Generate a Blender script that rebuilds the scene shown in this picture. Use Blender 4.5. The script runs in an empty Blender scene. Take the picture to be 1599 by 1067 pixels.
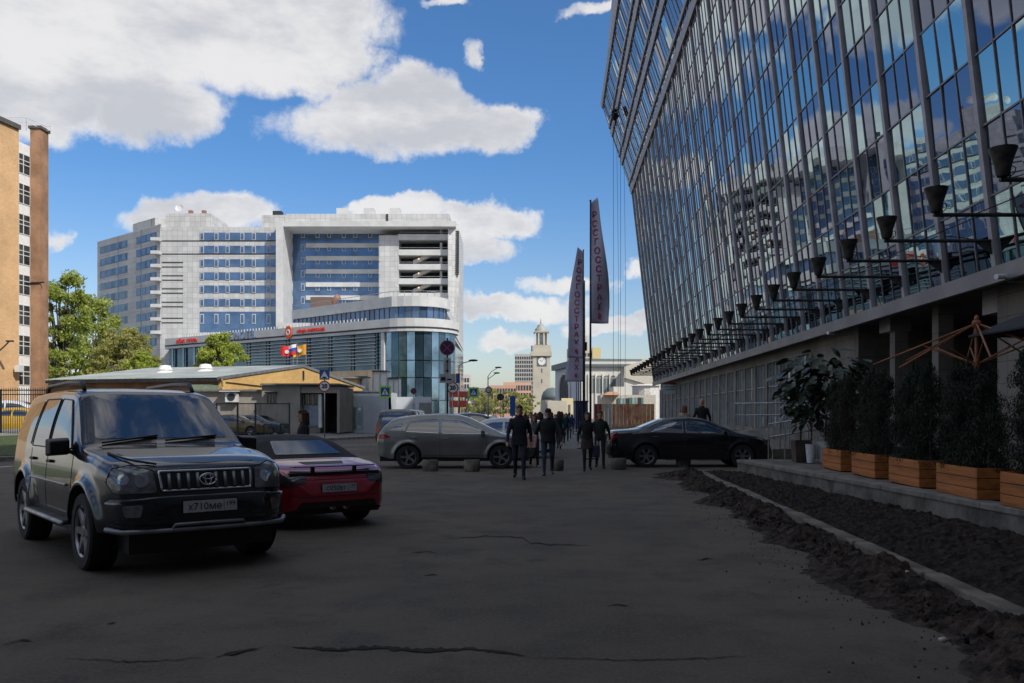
import bpy, bmesh, math, random
import numpy as np
from mathutils import Vector, Matrix, noise as mnoise
from mathutils.bvhtree import BVHTree
random.seed(7); RNG = np.random.default_rng(7)
scn = bpy.context.scene
COL = scn.collection
R = math.radians

# ------------------------------------------------------------------ camera
F, CX, HY, EYE = 1383.0, 799.5, 648.0, 1.6       # focal length, centre column, horizon row (photo px), eye height (m)
cam = bpy.data.cameras.new('camera'); camo = bpy.data.objects.new('camera', cam); COL.objects.link(camo)
camo.location = (0, 0, EYE); camo.rotation_euler = (R(90), 0, 0)
cam.sensor_width = 36; cam.lens = 36*F/1599; cam.shift_y = (HY-533.5)/1599
cam.clip_start = .1; cam.clip_end = 6000
scn.camera = camo

# ------------------------------------------------------------------ sky with clouds
class NX:
    """small arithmetic wrapper round shader sockets"""
    tree = None
    def __init__(s, sock): s.s = sock
    @staticmethod
    def op(o, *a, clamp=False):
        n = NX.tree.nodes.new('ShaderNodeMath'); n.operation = o; n.use_clamp = clamp
        for i, v in enumerate(a):
            if isinstance(v, NX): NX.tree.links.new(v.s, n.inputs[i])
            else: n.inputs[i].default_value = v
        return NX(n.outputs[0])
    def __add__(s, o): return NX.op('ADD', s, o)
    __radd__ = __add__
    def __mul__(s, o): return NX.op('MULTIPLY', s, o)
    __rmul__ = __mul__
    def __sub__(s, o): return NX.op('SUBTRACT', s, o)
    def __rsub__(s, o): return NX.op('SUBTRACT', o, s)
    def __truediv__(s, o): return NX.op('DIVIDE', s, o)
def nmax(a, b): return NX.op('MAXIMUM', a, b)
def nmin(a, b): return NX.op('MINIMUM', a, b)
def sstep(a, lo, hi):
    n = NX.tree.nodes.new('ShaderNodeMapRange'); n.interpolation_type = 'SMOOTHSTEP'
    NX.tree.links.new(a.s, n.inputs[0]); n.inputs[1].default_value = lo; n.inputs[2].default_value = hi
    return NX(n.outputs[0])
def nnoise(vec, scale, detail=4, rough=.55, out=0):
    n = NX.tree.nodes.new('ShaderNodeTexNoise'); n.inputs['Scale'].default_value = scale
    n.inputs['Detail'].default_value = detail; n.inputs['Roughness'].default_value = rough
    if vec is not None: NX.tree.links.new(vec, n.inputs['Vector'])
    return NX(n.outputs[out])
def nmix(fac, a, b):
    n = NX.tree.nodes.new('ShaderNodeMix'); n.data_type = 'RGBA'
    for v, i in ((fac, 0), (a, 6), (b, 7)):
        if isinstance(v, NX): NX.tree.links.new(v.s, n.inputs[i])
        elif isinstance(v, (int, float)): n.inputs[i].default_value = v
        else: n.inputs[i].default_value = (*v, 1)
    return NX(n.outputs[2])

SUN = Vector((.52, -.50, .66)).normalized()
world = bpy.data.worlds.new('World'); scn.world = world; world.use_nodes = True
NX.tree = wt = world.node_tree
wt.nodes.clear()
sky = wt.nodes.new('ShaderNodeTexSky'); sky.sky_type = 'NISHITA'; sky.sun_disc = False
sky.sun_elevation = math.asin(SUN.z); sky.sun_rotation = math.atan2(SUN.x, SUN.y)
sky.altitude = 150; sky.air_density = 1.0; sky.dust_density = 1.3; sky.ozone_density = 1.6
tc = wt.nodes.new('ShaderNodeTexCoord')
sep = wt.nodes.new('ShaderNodeSeparateXYZ'); wt.links.new(tc.outputs['Generated'], sep.inputs[0])
dx, dy, dz = (NX(sep.outputs[i]) for i in range(3))
yy = nmax(dy, .12)
u0, v0 = dx/yy, dz/yy
warp = wt.nodes.new('ShaderNodeTexNoise'); warp.inputs['Scale'].default_value = 7; warp.inputs['Detail'].default_value = 6
warp.inputs['Roughness'].default_value = .62
wt.links.new(tc.outputs['Generated'], warp.inputs['Vector'])
wsep = wt.nodes.new('ShaderNodeSeparateColor'); wt.links.new(warp.outputs['Color'], wsep.inputs[0])
u = u0 + (NX(wsep.outputs[0])-.5)*.17
v = v0 + (NX(wsep.outputs[1])-.5)*.10
# cumulus masses: centre column, centre row, half width, half height (photo px)
BLOBS = [(120, 60, 330, 120), (400, 40, 190, 105), (250, 165, 120, 62), (40, 150, 150, 70), (500, 110, 90, 50),
         (610, 195, 200, 62), (650, 150, 95, 60), (745, 195, 75, 45), (766, 74, 34, 30, .55),
         (310, 335, 120, 34), (745, 355, 95, 34), (720, 395, 100, 26), (630, 330, 90, 22),
         (800, 475, 130, 24), (880, 438, 70, 20, .6), (985, 424, 46, 18, .6), (780, 525, 80, 18, .55), (960, 500, 70, 20),
         (910, 8, 50, 18, .5), (90, 370, 30, 30, .5), (700, 4, 70, 14, .5), (1180, 330, 160, 60), (1420, 120, 170, 70),
         (-160, 260, 150, 70), (1150, 470, 120, 20)]
mass = None
for bx, by, rx, ry, *st_ in BLOBS:
    du = (u-(bx-CX)/F)*(F/rx); dv = (v-(HY-by)/F)*(F/ry)
    m = (st_[0] if st_ else 1.0)-(du*du+dv*dv)
    mass = m if mass is None else nmax(mass, m)
# broken cumulus out of view, thickened to make the light more neutral
dm = wt.nodes.new('ShaderNodeVectorMath'); dm.operation = 'MULTIPLY'; dm.inputs[1].default_value = (1, 1, 2.2)
wt.links.new(tc.outputs['Generated'], dm.inputs[0])
gen = (nnoise(dm.outputs[0], 2.9, 3, .5)-.46)*6.0
ahead = sstep(dy, .45, .75)*(1.0-sstep(v0, .52, .80))*(1.0-sstep(NX.op('ABSOLUTE', u0), .75, 1.1))
field = nmax(mass, -1.2)*ahead + gen*(1.0-ahead)
fine = nnoise(tc.outputs['Generated'], 24, 9, .66)
dens = sstep(field+(fine-.5)*1.35, -.20, .50)*sstep(dz, -.01, .06)
shade = nnoise(dm.outputs[0], 7, 5, .6)
core = sstep(field, .0, .55)*sstep(shade, .38, .66)
ccol = nmix(core, (7.2, 7.1, 7.05), (4.9, 5.0, 5.3))
tint = nmix(sstep(dz, .0, .30), (1.12, 1.08, 1.10), (.52, .87, 1.20))
sk = wt.nodes.new('ShaderNodeMix'); sk.data_type = 'RGBA'; sk.blend_type = 'MULTIPLY'; sk.inputs[0].default_value = 1
wt.links.new(sky.outputs[0], sk.inputs[6]); wt.links.new(tint.s, sk.inputs[7])
fin = nmix(dens*.94, NX(sk.outputs[2]), ccol)
bg = wt.nodes.new('ShaderNodeBackground'); bg.inputs['Strength'].default_value = .12
wo = wt.nodes.new('ShaderNodeOutputWorld')
wt.links.new(fin.s, bg.inputs['Color']); wt.links.new(bg.outputs[0], wo.inputs[0])

# ------------------------------------------------------------------ sun and exposure
sl = bpy.data.lights.new('sun', 'SUN'); sl.energy = 4.2; sl.angle = R(.53); sl.color = (1, .94, .85)
so = bpy.data.objects.new('sun', sl); COL.objects.link(so)
so.rotation_euler = SUN.to_track_quat('Z', 'Y').to_euler(); so.location = (30, -30, 60)
vs = scn.view_settings; vs.view_transform = 'Standard'; vs.look = 'None'; vs.gamma = 1; vs.use_curve_mapping = False
vs.exposure = 0.0

# ================================================================== helpers
def P(x, y, Y): return Vector(((x-CX)*Y/F, Y, EYE+(HY-y)*Y/F))      # where the photo's line of sight meets depth Y
def GX(x, Y): return (x-CX)*Y/F
def GZ(y, Y): return EYE+(HY-y)*Y/F
MATS = {}
def mat(name, col, rough=.6, metal=0., var=.12, scale=4., bump=0., bscale=40., coat=0., spec=.5, emit=None, col2=None, stretch=None, ior=1.45, sheen=0.):
    if name in MATS: return MATS[name]
    m = bpy.data.materials.new(name); m.use_nodes = True; t = m.node_tree; NX.tree = t
    b = t.nodes['Principled BSDF']; MATS[name] = m
    b.inputs['Roughness'].default_value = rough; b.inputs['Metallic'].default_value = metal
    b.inputs['Specular IOR Level'].default_value = spec; b.inputs['IOR'].default_value = ior
    if coat: b.inputs['Coat Weight'].default_value = coat; b.inputs['Coat Roughness'].default_value = .03
    if sheen: b.inputs['Sheen Weight'].default_value = sheen
    tcn = t.nodes.new('ShaderNodeTexCoord'); vec = tcn.outputs['Object']
    if stretch:
        mp = t.nodes.new('ShaderNodeMapping'); mp.inputs['Scale'].default_value = stretch
        t.links.new(vec, mp.inputs[0]); vec = mp.outputs[0]
    c2 = col2 or tuple(max(0, c*(1-2*var)) for c in col)
    c1 = col if col2 else tuple(min(1, c*(1+var)) for c in col)
    if var or col2:
        n = nnoise(vec, scale, 5, .6)
        mx = nmix(sstep(n, .3, .7), c1, c2); t.links.new(mx.s, b.inputs['Base Color'])
        r = NX.op('ADD', NX.op('MULTIPLY', nnoise(vec, scale*2.3, 3), rough*.35), rough*.82)
        t.links.new(r.s, b.inputs['Roughness'])
    else: b.inputs['Base Color'].default_value = (*col, 1)
    if bump:
        bn = t.nodes.new('ShaderNodeBump'); bn.inputs['Strength'].default_value = bump; bn.inputs['Distance'].default_value = .02
        t.links.new(nnoise(vec, bscale, 4, .65).s, bn.inputs['Height']); t.links.new(bn.outputs[0], b.inputs['Normal'])
    if emit: b.inputs['Emission Color'].default_value = (*col, 1); b.inputs['Emission Strength'].default_value = emit
    return m
def grid_mat(name, col, line, su, sv, axes='xz', mortar=.04, rough=.5, var=.1, bump=.3, offset=0., spec=.4, metal=0.):
    """tiled cladding or brick: cells su x sv metres in the plane of the two axes"""
    if name in MATS: return MATS[name]
    m = mat(name, col, rough=rough, var=var, scale=.35, spec=spec, metal=metal); t = m.node_tree; NX.tree = t
    b = t.nodes['Principled BSDF']; tcn = t.nodes.new('ShaderNodeTexCoord')
    sp = t.nodes.new('ShaderNodeSeparateXYZ'); t.links.new(tcn.outputs['Object'], sp.inputs[0])
    cb = t.nodes.new('ShaderNodeCombineXYZ')
    if axes[0] == 'h':      # any upright wall: run along x+y
        a = NX(sp.outputs[0])+NX(sp.outputs[1]); t.links.new(a.s, cb.inputs[0])
    else: t.links.new(sp.outputs['xyz'.index(axes[0])], cb.inputs[0])
    t.links.new(sp.outputs['xyz'.index(axes[1])], cb.inputs[1])
    br = t.nodes.new('ShaderNodeTexBrick'); t.links.new(cb.outputs[0], br.inputs['Vector'])
    br.offset = offset; br.inputs['Scale'].default_value = 1; br.inputs['Brick Width'].default_value = su; br.inputs['Row Height'].default_value = sv
    br.inputs['Mortar Size'].default_value = mortar; br.inputs['Mortar Smooth'].default_value = .2
    br.inputs['Color1'].default_value = (1, 1, 1, 1); br.inputs['Color2'].default_value = (.84, .84, .84, 1); br.inputs['Mortar'].default_value = (*[l/max(c, .01) for l, c in zip(line, col)], 1)
    src = b.inputs['Base Color'].links[0].from_socket
    mx = t.nodes.new('ShaderNodeMix'); mx.data_type = 'RGBA'; mx.blend_type = 'MULTIPLY'; mx.inputs[0].default_value = 1
    t.links.new(src, mx.inputs[6]); t.links.new(br.outputs['Color'], mx.inputs[7]); t.links.new(mx.outputs[2], b.inputs['Base Color'])
    if bump:
        bn = t.nodes.new('ShaderNodeBump'); bn.inputs['Strength'].default_value = bump; bn.inputs['Distance'].default_value = .02; bn.invert = True
        t.links.new(br.outputs['Fac'], bn.inputs['Height']); t.links.new(bn.outputs[0], b.inputs['Normal'])
    return m

class MB:
    """collects faces for ONE mesh"""
    def __init__(s): s.v = []; s.f = []; s.m = []
    def add(s, vs, fs, mi=0):
        o = len(s.v); s.v += [tuple(p) for p in vs]; s.f += [tuple(i+o for i in f) for f in fs]; s.m += [mi]*len(fs); return s
    def box(s, a, b, mi=0, M=None):
        x0, y0, z0 = a; x1, y1, z1 = b
        vs = [Vector(p) for p in ((x0,y0,z0),(x1,y0,z0),(x1,y1,z0),(x0,y1,z0),(x0,y0,z1),(x1,y0,z1),(x1,y1,z1),(x0,y1,z1))]
        if M is not None: vs = [M @ p for p in vs]
        return s.add(vs, [(0,3,2,1),(4,5,6,7),(0,1,5,4),(1,2,6,5),(2,3,7,6),(3,0,4,7)], mi)
    def cbox(s, c, d, mi=0, M=None):
        return s.box([c[i]-d[i]/2 for i in range(3)], [c[i]+d[i]/2 for i in range(3)], mi, M)
    def quad(s, a, b, c, d, mi=0): return s.add([a, b, c, d], [(0, 1, 2, 3)], mi)
    def tube(s, pts, r, n=8, mi=0, cap=True):
        pts = [Vector(p) for p in pts]; rs = r if isinstance(r, (list, tuple)) else [r]*len(pts)
        vs = []; fs = []; up = None
        for i, p in enumerate(pts):
            d = (pts[min(i+1, len(pts)-1)]-pts[max(i-1, 0)]).normalized()
            a = d.orthogonal() if up is None else (up-d*up.dot(d))
            if a.length < 1e-6: a = d.orthogonal()
            a.normalize(); up = a; b = d.cross(a)
            for k in range(n):
                t = 2*math.pi*k/n; vs.append(p+(a*math.cos(t)+b*math.sin(t))*rs[i])
        for i in range(len(pts)-1):
            for k in range(n):
                k2 = (k+1) % n; fs.append((i*n+k, i*n+k2, (i+1)*n+k2, (i+1)*n+k))
        if cap: fs.append(tuple(range(n-1, -1, -1))); fs.append(tuple((len(pts)-1)*n+k for k in range(n)))
        return s.add(vs, fs, mi)
    def lathe(s, prof, n=16, mi=0, M=None, axis='z', closed=False):
        vs = []; fs = []
        for r, z in prof:
            for k in range(n):
                t = 2*math.pi*k/n; p = (r*math.cos(t), r*math.sin(t), z)
                if axis == 'y': p = (p[0], p[2], p[1])
                p = Vector(p); vs.append(M @ p if M is not None else p)
        L = len(prof)
        for i in range(L if closed else L-1):
            j = (i+1) % L
            for k in range(n):
                k2 = (k+1) % n; f = (i*n+k, i*n+k2, j*n+k2, j*n+k); fs.append(f if axis == 'z' else f[::-1])
        if not closed: fs.append(tuple(range(n))[::-1]); fs.append(tuple((L-1)*n+k for k in range(n)))
        return s.add(vs, fs, mi)
    def prism(s, poly, z0, z1, mi=0, M=None):
        n = len(poly); vs = [Vector((x, y, z)) for z in (z0, z1) for x, y in poly]
        if M is not None: vs = [M @ p for p in vs]
        fs = [(i, (i+1) % n, n+(i+1) % n, n+i) for i in range(n)]+[tuple(range(n))[::-1], tuple(range(n, 2*n))]
        return s.add(vs, fs, mi)
    def ellipsoid(s, c, r, nu=12, nv=8, mi=0, M=None):
        prof = [(math.sin(math.pi*i/nv), -math.cos(math.pi*i/nv)) for i in range(nv+1)]
        prof[0] = (.02, -1); prof[-1] = (.02, 1)
        T = Matrix.Translation(c) @ (M if M is not None else Matrix()) @ Matrix.Diagonal((*r, 1))
        return s.lathe(prof, nu, mi, T)
    def mesh(s, name, mats, smooth=False, angle=None):
        me = bpy.data.meshes.new(name); me.from_pydata(s.v, [], s.f)
        for m in (mats if isinstance(mats, (list, tuple)) else [mats]): me.materials.append(m)
        if s.m and max(s.m): me.polygons.foreach_set('material_index', s.m)
        if smooth or angle: me.polygons.foreach_set('use_smooth', [True]*len(s.f))
        me.update()
        if angle: me.set_sharp_from_angle(angle=R(angle))
        return me
    def build(s, name, mats, parent=None, smooth=False, angle=None, world=False, bevel=0):
        return link(name, s.mesh(name, mats, smooth, angle), parent, world, bevel)
def link(name, me, parent=None, world=False, bevel=0):
    o = bpy.data.objects.new(name, me); COL.objects.link(o)
    if parent is not None:
        o.parent = parent
        if world:
            base = parent.location if parent.parent is None else parent.parent.location+parent.location
            o.location = -base
    if bevel:
        b = o.modifiers.new('bevel', 'BEVEL'); b.width = bevel; b.segments = 2; b.limit_method = 'ANGLE'
    return o
def sub(name, mb, mats, part, **k):      # a piece of a part whose own offset is already world-corrected
    o = link(name, mb.mesh(name, mats, k.get('smooth', False), k.get('angle')), part); return o
def tag(o, label, cat, group=None, kind=None):
    if label: o['label'] = label
    if cat: o['category'] = cat
    if group: o['group'] = group
    if kind: o['kind'] = kind
    return o
def thing(name, label, cat, loc=(0, 0, 0), rz=0, group=None):
    o = bpy.data.objects.new(name, None); COL.objects.link(o); o.empty_display_size = .2
    o.location = loc; o.rotation_euler = (0, 0, rz); return tag(o, label, cat, group)
def struct(o): o['kind'] = 'structure'; return o
def copy_tree(o, parent=None, swap=None):
    c = o.copy(); COL.objects.link(c); c.parent = parent
    if swap and c.type == 'MESH' and any(m and m.name in swap for m in c.data.materials):
        for i, sl_ in enumerate(c.material_slots):
            if sl_.material and sl_.material.name in swap:
                nm_ = swap[sl_.material.name]; sl_.link = 'OBJECT'; sl_.material = nm_
    for ch in list(o.children): copy_tree(ch, c, swap)
    return c
def text_mesh(s, size, mat_, extrude=.01, bold=0.):
    cu = bpy.data.curves.new('lettering', 'FONT'); cu.body = s; cu.size = size; cu.extrude = extrude; cu.align_x = 'CENTER'; cu.align_y = 'CENTER'; cu.offset = bold
    cu.resolution_u = 3
    o = bpy.data.objects.new('lettering', cu); COL.objects.link(o)
    dg = bpy.context.evaluated_depsgraph_get(); me = bpy.data.meshes.new_from_object(o.evaluated_get(dg))
    bpy.data.objects.remove(o); bpy.data.curves.remove(cu)
    me.materials.clear(); me.materials.append(mat_); return me
def put(name, me, parent, M, world=False):
    o = bpy.data.objects.new(name, me); COL.objects.link(o); o.parent = parent
    if world and parent is not None: M = Matrix.Translation(-parent.location) @ M
    o.matrix_local = M; return o
def facing(c, ang=0, tilt=0):   # text plane (x right, y up) turned to look toward -Y, then yawed
    return Matrix.Translation(c) @ Matrix.Rotation(ang, 4, 'Z') @ Matrix.Rotation(R(90)+tilt, 4, 'X')

# ------------------------------------------------------------------ shared materials
ASPH = mat('asphalt', (.082, .080, .079), .88, var=.0, bump=.5, bscale=120)
def _asphalt():
    t = ASPH.node_tree; NX.tree = t; b = t.nodes['Principled BSDF']
    tcn = t.nodes.new('ShaderNodeTexCoord'); o = tcn.outputs['Object']
    big = sstep(nnoise(o, .22, 5, .6), .35, .68); mid = sstep(nnoise(o, 1.3, 4, .6), .42, .72)
    grain = nnoise(o, 30, 4, .85); patch = sstep(nnoise(o, .55, 6, .7), .60, .66)
    spots = sstep(nnoise(o, 1.6, 4, .55), .60, .70)
    c = nmix(big, (.124, .101, .078), (.076, .063, .050))
    c = nmix(mid*.75, c, (.050, .042, .034)); c = nmix(patch*.35, c, (.128, .113, .095)); c = nmix(spots*.5, c, (.035, .034, .033))
    c = nmix(sstep(grain, .40, .80)*.55, c, (.19, .17, .145))
    t.links.new(c.s, b.inputs['Base Color'])
_asphalt()
ROADM = mat('road asphalt', (.115, .108, .098), .85, var=.16, scale=.5, bump=.3, bscale=90)
CONC = mat('concrete', (.31, .285, .245), .85, var=.2, scale=3, bump=.3, bscale=30)
CONCD = mat('weathered concrete', (.17, .155, .133), .9, var=.28, scale=2.2, bump=.45, bscale=22)
KERB = mat('kerb concrete', (.19, .165, .135), .9, var=.25, scale=2.5, bump=.4, bscale=25)
SOIL = mat('dark soil', (.026, .016, .010), .97, var=.5, scale=9, bump=1., bscale=35)
SAND = mat('crumbly dirt', (.045, .031, .022), .97, var=.5, scale=6, bump=1., bscale=30)
GRASS = mat('grass', (.055, .085, .022), .9, var=.35, scale=6, bump=.6, bscale=60)
WHITEP = mat('white road paint', (.55, .55, .54), .7, var=.25, scale=3)
BLACK = mat('black plastic', (.012, .012, .013), .5, var=.2)
RUBBER = mat('tyre rubber', (.018, .018, .019), .8, var=.2, scale=8, bump=.2, bscale=60)
CHROME = mat('chrome', (.62, .63, .65), .16, 1., var=.06)
ALLOY = mat('alloy rim', (.36, .37, .38), .3, .9, var=.12, scale=8)
STEEL = mat('grey steel', (.26, .27, .29), .45, .6, var=.12)
DSTEEL = mat('dark steel', (.045, .046, .05), .5, .5, var=.2)
GALV = mat('galvanised steel', (.40, .41, .42), .42, .7, var=.15)
WHITE = mat('white paint', (.74, .74, .73), .5, var=.06)
SKIN = mat('skin', (.42, .24, .17), .55, var=.08)
RED = mat('red paint', (.55, .035, .03), .5, var=.08)
BLUE = mat('sign blue', (.015, .075, .30), .5, var=.06)
LIME = mat('fluorescent green', (.30, .72, .06), .5, var=.05)
CARGLASS = mat('car glass', (.006, .008, .010), .025, 0, var=0, ior=2.5, spec=.5)
LENS = mat('lamp lens', (.16, .17, .18), .08, .3, var=.2, scale=14, ior=1.6)
REDLENS = mat('red lamp lens', (.30, .012, .014), .12, 0, var=.2, scale=14, ior=1.6)
PLATE = mat('number plate', (.50, .51, .52), .5, var=.05)
INK = mat('black ink', (.008, .008, .010), .6, var=0)

# ================================================================== the setting
def sheet(name, poly, z, m):
    me = bpy.data.meshes.new(name); me.from_pydata([(x, y, z) for x, y in poly], [], [tuple(range(len(poly)))]); me.materials.append(m)
    return struct(link(name, me))
def fnoise(x, y, s, o=0): return mnoise.fractal(Vector((x*s, y*s, o)), 1.0, 2.0, 4)
GRND = mat('distant ground', (.14, .135, .125), .9, var=.2, scale=.05)
sheet('ground', [(-3000, -400), (3000, -400), (3000, 5000), (-3000, 5000)], -.05, GRND)
def ground_z(x, y):
    f = max(0, min(1, (30-y)/6))*max(0, min(1, (y+4)/3))*max(0, min(1, (12-abs(x+3))/2))
    return f*(.012*fnoise(x, y, .5)+.006*fnoise(x, y, 2.1, 5))
def asphalt_square():
    xs = np.concatenate([np.arange(-60, -12, 4.), np.arange(-12, 9, .22), np.arange(9, 31, 3.)])
    ys = np.concatenate([np.arange(-40, 2, 3.), np.arange(2, 26, .22), np.arange(26, 61, 2.)])
    v = [(x, y, ground_z(x, y)) for y in ys for x in xs]; n = len(xs)
    f = [(j*n+i, j*n+i+1, (j+1)*n+i+1, (j+1)*n+i) for j in range(len(ys)-1) for i in range(n-1)]
    mb = MB(); mb.v = v; mb.f = f; mb.m = [0]*len(f)
    return struct(mb.build('square', ASPH, smooth=True))
square = asphalt_square()
sheet('road', [(-60, 60), (30, 60), (30, 420), (-60, 420)], -.006, ROADM)
# cracks in the asphalt: frayed dark slots of varying width
CRACK = mat('crack dirt', (.012, .011, .010), .95, var=.4, scale=20)
def crack(pix, wid, seed):
    rnd = random.Random(seed); mb = MB(); pts = []
    for (x0, y0), (x1, y1) in zip(pix, pix[1:]):
        n = max(2, int(abs(x1-x0)/7))
        for k in range(n):
            t = k/n; x = x0+(x1-x0)*t; y = y0+(y1-y0)*t+rnd.uniform(-1.2, 1.2); Y = EYE*F/(y-HY); pts.append((GX(x, Y), Y))
    L = len(pts); a = []; b = []
    for i, (x, y) in enumerate(pts):
        w = 1.6*wid*(math.sin(math.pi*min(1, max(0, i/(L-1))))**.6)*rnd.uniform(.35, 1.3)+.002
        a.append((x, y-w*.5, ground_z(x, y)+.006)); b.append((x, y+w*.5, ground_z(x, y)+.006))
    mb.add(a+b, [(i, i+1, L+i+1, L+i) for i in range(L-1)])
    o = mb.build('crack', CRACK, square); return o
crack([(695, 842), (760, 839), (815, 840), (830, 850), (915, 854), (935, 853)], .05, 1)
crack([(335, 1027), (380, 1018), (420, 1011)], .05, 2)
crack([(455, 1012), (520, 1016), (590, 1011), (650, 1017), (740, 1015), (830, 1026)], .06, 3)
crack([(640, 865), (665, 862), (690, 866)], .03, 4); crack([(945, 948), (965, 945), (990, 949)], .035, 5)
crack([(0, 1010), (40, 1003), (60, 1006)], .03, 6); crack([(165, 978), (190, 974)], .04, 7)
crack([(1085, 876), (1105, 873), (1125, 877)], .05, 8); crack([(660, 899), (692, 897)], .04, 9)
crack([(100, 1030), (200, 1034), (330, 1028)], .012, 10); crack([(840, 1028), (1000, 1034), (1180, 1026)], .012, 11)
crack([(560, 772), (640, 770), (720, 775)], .03, 12); crack([(880, 742), (920, 741), (955, 744)], .06, 13)

def grit():
    mb = MB(); rg = random.Random(77)
    for k in range(700):
        y = 3.2+rg.random()**1.5*20; x = rg.uniform(-.55, .40)*y*.9
        if x > kx(y)-.2: continue
        r = rg.uniform(.003, .009); c = Vector((x, y, ground_z(x, y)+r*.4))
        mb.add([c+Vector((math.cos(a)*r*rg.uniform(.6, 1), math.sin(a)*r*rg.uniform(.6, 1), 0)) for a in (0, 1.3, 2.5, 3.8, 5)]+[c+Vector((0, 0, r*.8))], [(i, (i+1) % 5, 5) for i in range(5)])
    o = mb.build('grit', mat('grit', (.16, .145, .125), .9, var=.4, scale=3)); return tag(o, 'loose grit and crumbs strewn over the asphalt', 'grit', kind='stuff')
# the kerb, its soil bed and the raised terrace on the right
def kx(Y): return 3.25+.068*Y
def lx(Y): return 6.75-.0325*Y
kerb = struct(MB().add([(kx(3)+.01, 3, -.04), (kx(23.4)+.01, 23.4, -.04), (kx(23.4)+.13, 23.4, -.04), (kx(3)+.13, 3, -.04),
                        (kx(3)+.01, 3, .10), (kx(23.4)+.01, 23.4, .10), (kx(23.4)+.13, 23.4, .10), (kx(3)+.13, 3, .10)],
                       [(0, 1, 2, 3), (4, 7, 6, 5), (0, 4, 5, 1), (1, 5, 6, 2), (2, 6, 7, 3), (3, 7, 4, 0)]).build('kerb', KERB))
ks_me = MB().box((-.085, .006, -.02), (.085, .994, .15)).mesh('kerb_stone', KERB)
for i in range(20):
    o = link('kerb_stone', ks_me, kerb, bevel=.018); y = 3.2+i*1.0
    o.location = (kx(y)+.07+random.uniform(-.012, .012), y, random.uniform(-.012, .008)); o.rotation_euler = (random.uniform(-.008, .008), random.uniform(-.03, .03), -.068+random.uniform(-.012, .012))
o = MB().box((0, 0, -.02), (.95, .17, .14)).build('kerb_stone', KERB, kerb, bevel=.018); o.location = (kx(23.3)+.0, 23.3, 0)
o2 = link('kerb_stone', o.data, kerb, bevel=.018); o2.location = (kx(23.3)+.97, 23.3, -.005)
def soil_bed():
    mb = MB(); ys = np.arange(2.4, 23.4, .05); n = 56; v = []
    for y in ys:
        a, b = kx(y)+.15, lx(y)+.03
        for i in range(n):
            t = i/(n-1); x = a+(b-a)*t
            z = .085+.05*math.sin(t*3.0)+.055*fnoise(x, y, 1.1)+.045*fnoise(x, y, 4.5, 3)+.035*fnoise(x, y, 13, 8)
            if t < .06: z = min(z, .12)
            v.append((x, y, z))
    f = [(j*n+i, j*n+i+1, (j+1)*n+i+1, (j+1)*n+i) for j in range(len(ys)-1) for i in range(n-1)]
    mb.add(v, f); o = mb.build('soil', SOIL)
    return tag(o, 'dark freshly dug soil filling the bed between kerb and terrace wall', 'soil', kind='stuff')
soil_bed(); grit()
def dirt_heap():
    mb = MB(); ys = np.arange(2.6, 24.3, .032); n = 44; v = []
    for y in ys:
        wide = .86+.34*fnoise(0, y, .7, 2)+.14*math.sin(y*1.7)
        hgt = max(.03, .145+.085*fnoise(3, y, .9, 7)+.05*math.sin(y*2.3+1))
        if y > 20: wide *= 1+.25*(y-20)/3
        edge = min(1, (24.3-y)/1.2)
        for i in range(n):
            t = i/(n-1); w = wide*(t*1.25); x = kx(y)-.012-w
            prof = math.exp(-((t-.22)/.32)**2)*(1-t)**.35
            z = hgt*prof*edge*(1+.55*fnoise(x, y, 2.4))+.05*prof*fnoise(x, y, 6, 4)+.045*min(1, prof*2.5)*fnoise(x, y, 13, 9)+.022*min(1, prof*3)*fnoise(x, y, 31, 2)
            z = max(z, 0) if t < .98 else 0
            v.append((x, y, z-(.012 if prof < .12 else 0)+ground_z(x, y)*.5))
    f = [(j*n+i, (j+1)*n+i, (j+1)*n+i+1, j*n+i+1) for j in range(len(ys)-1) for i in range(n-1)]
    mb.add(v, f)
    rnd = random.Random(4)
    for k in range(2200):      # loose clods and crumbs
        y = rnd.uniform(2.8, 24); t = abs(rnd.gauss(0, .85)); x = kx(y)-.25-t*.6; r = rnd.uniform(.006, .026)*(1.7 if t < .6 else .6)
        if rnd.random() < .45: x = rnd.uniform(kx(y)+.2, lx(y)-.05)
        zz = .06 if x > kx(y) else max(0, .10*(1-t))
        M = Matrix.Rotation(rnd.uniform(0, 6), 4, (rnd.random(), rnd.random(), .3))
        c = [Vector((rnd.uniform(.6, 1)*a, rnd.uniform(.6, 1)*b, rnd.uniform(.6, 1)*c_)) for a, b, c_ in ((1,0,0),(-1,0,0),(0,1,0),(0,-1,0),(0,0,1),(0,0,-1))]
        mb.add([M @ (p*r)+Vector((x, y, zz+r*.4)) for p in c], [(0,2,4),(2,1,4),(1,3,4),(3,0,4),(2,0,5),(1,2,5),(3,1,5),(0,3,5)])
    o = mb.build('dirt', SAND)
    return tag(o, 'crumbly brown dirt spilled over the kerb onto the asphalt', 'dirt', kind='stuff')
dirt_heap()
def stone(x, y, r, z, m, lab):
    mb = MB(); rnd = random.Random(int(x*100)); mb.ellipsoid((0, 0, 0), (r, r*.8, r*.6), 9, 6)
    mb.v = [tuple(c*rnd.uniform(.85, 1.1) for c in p) for p in mb.v]
    o = mb.build('stone', m, smooth=True); o.location = (x, y, z); return tag(o, lab, 'stone')
PALE = mat('pale stone', (.45, .42, .38), .8, var=.2, scale=20)
stone(GX(1473, 6.1), 6.1, .035, .05, PALE, 'pale stone lying in the dirt heap nearest the viewer')
stone(GX(1417, 7.9), 7.9, .022, .20, PALE, 'small white pebble on top of the dirt heap')
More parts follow.
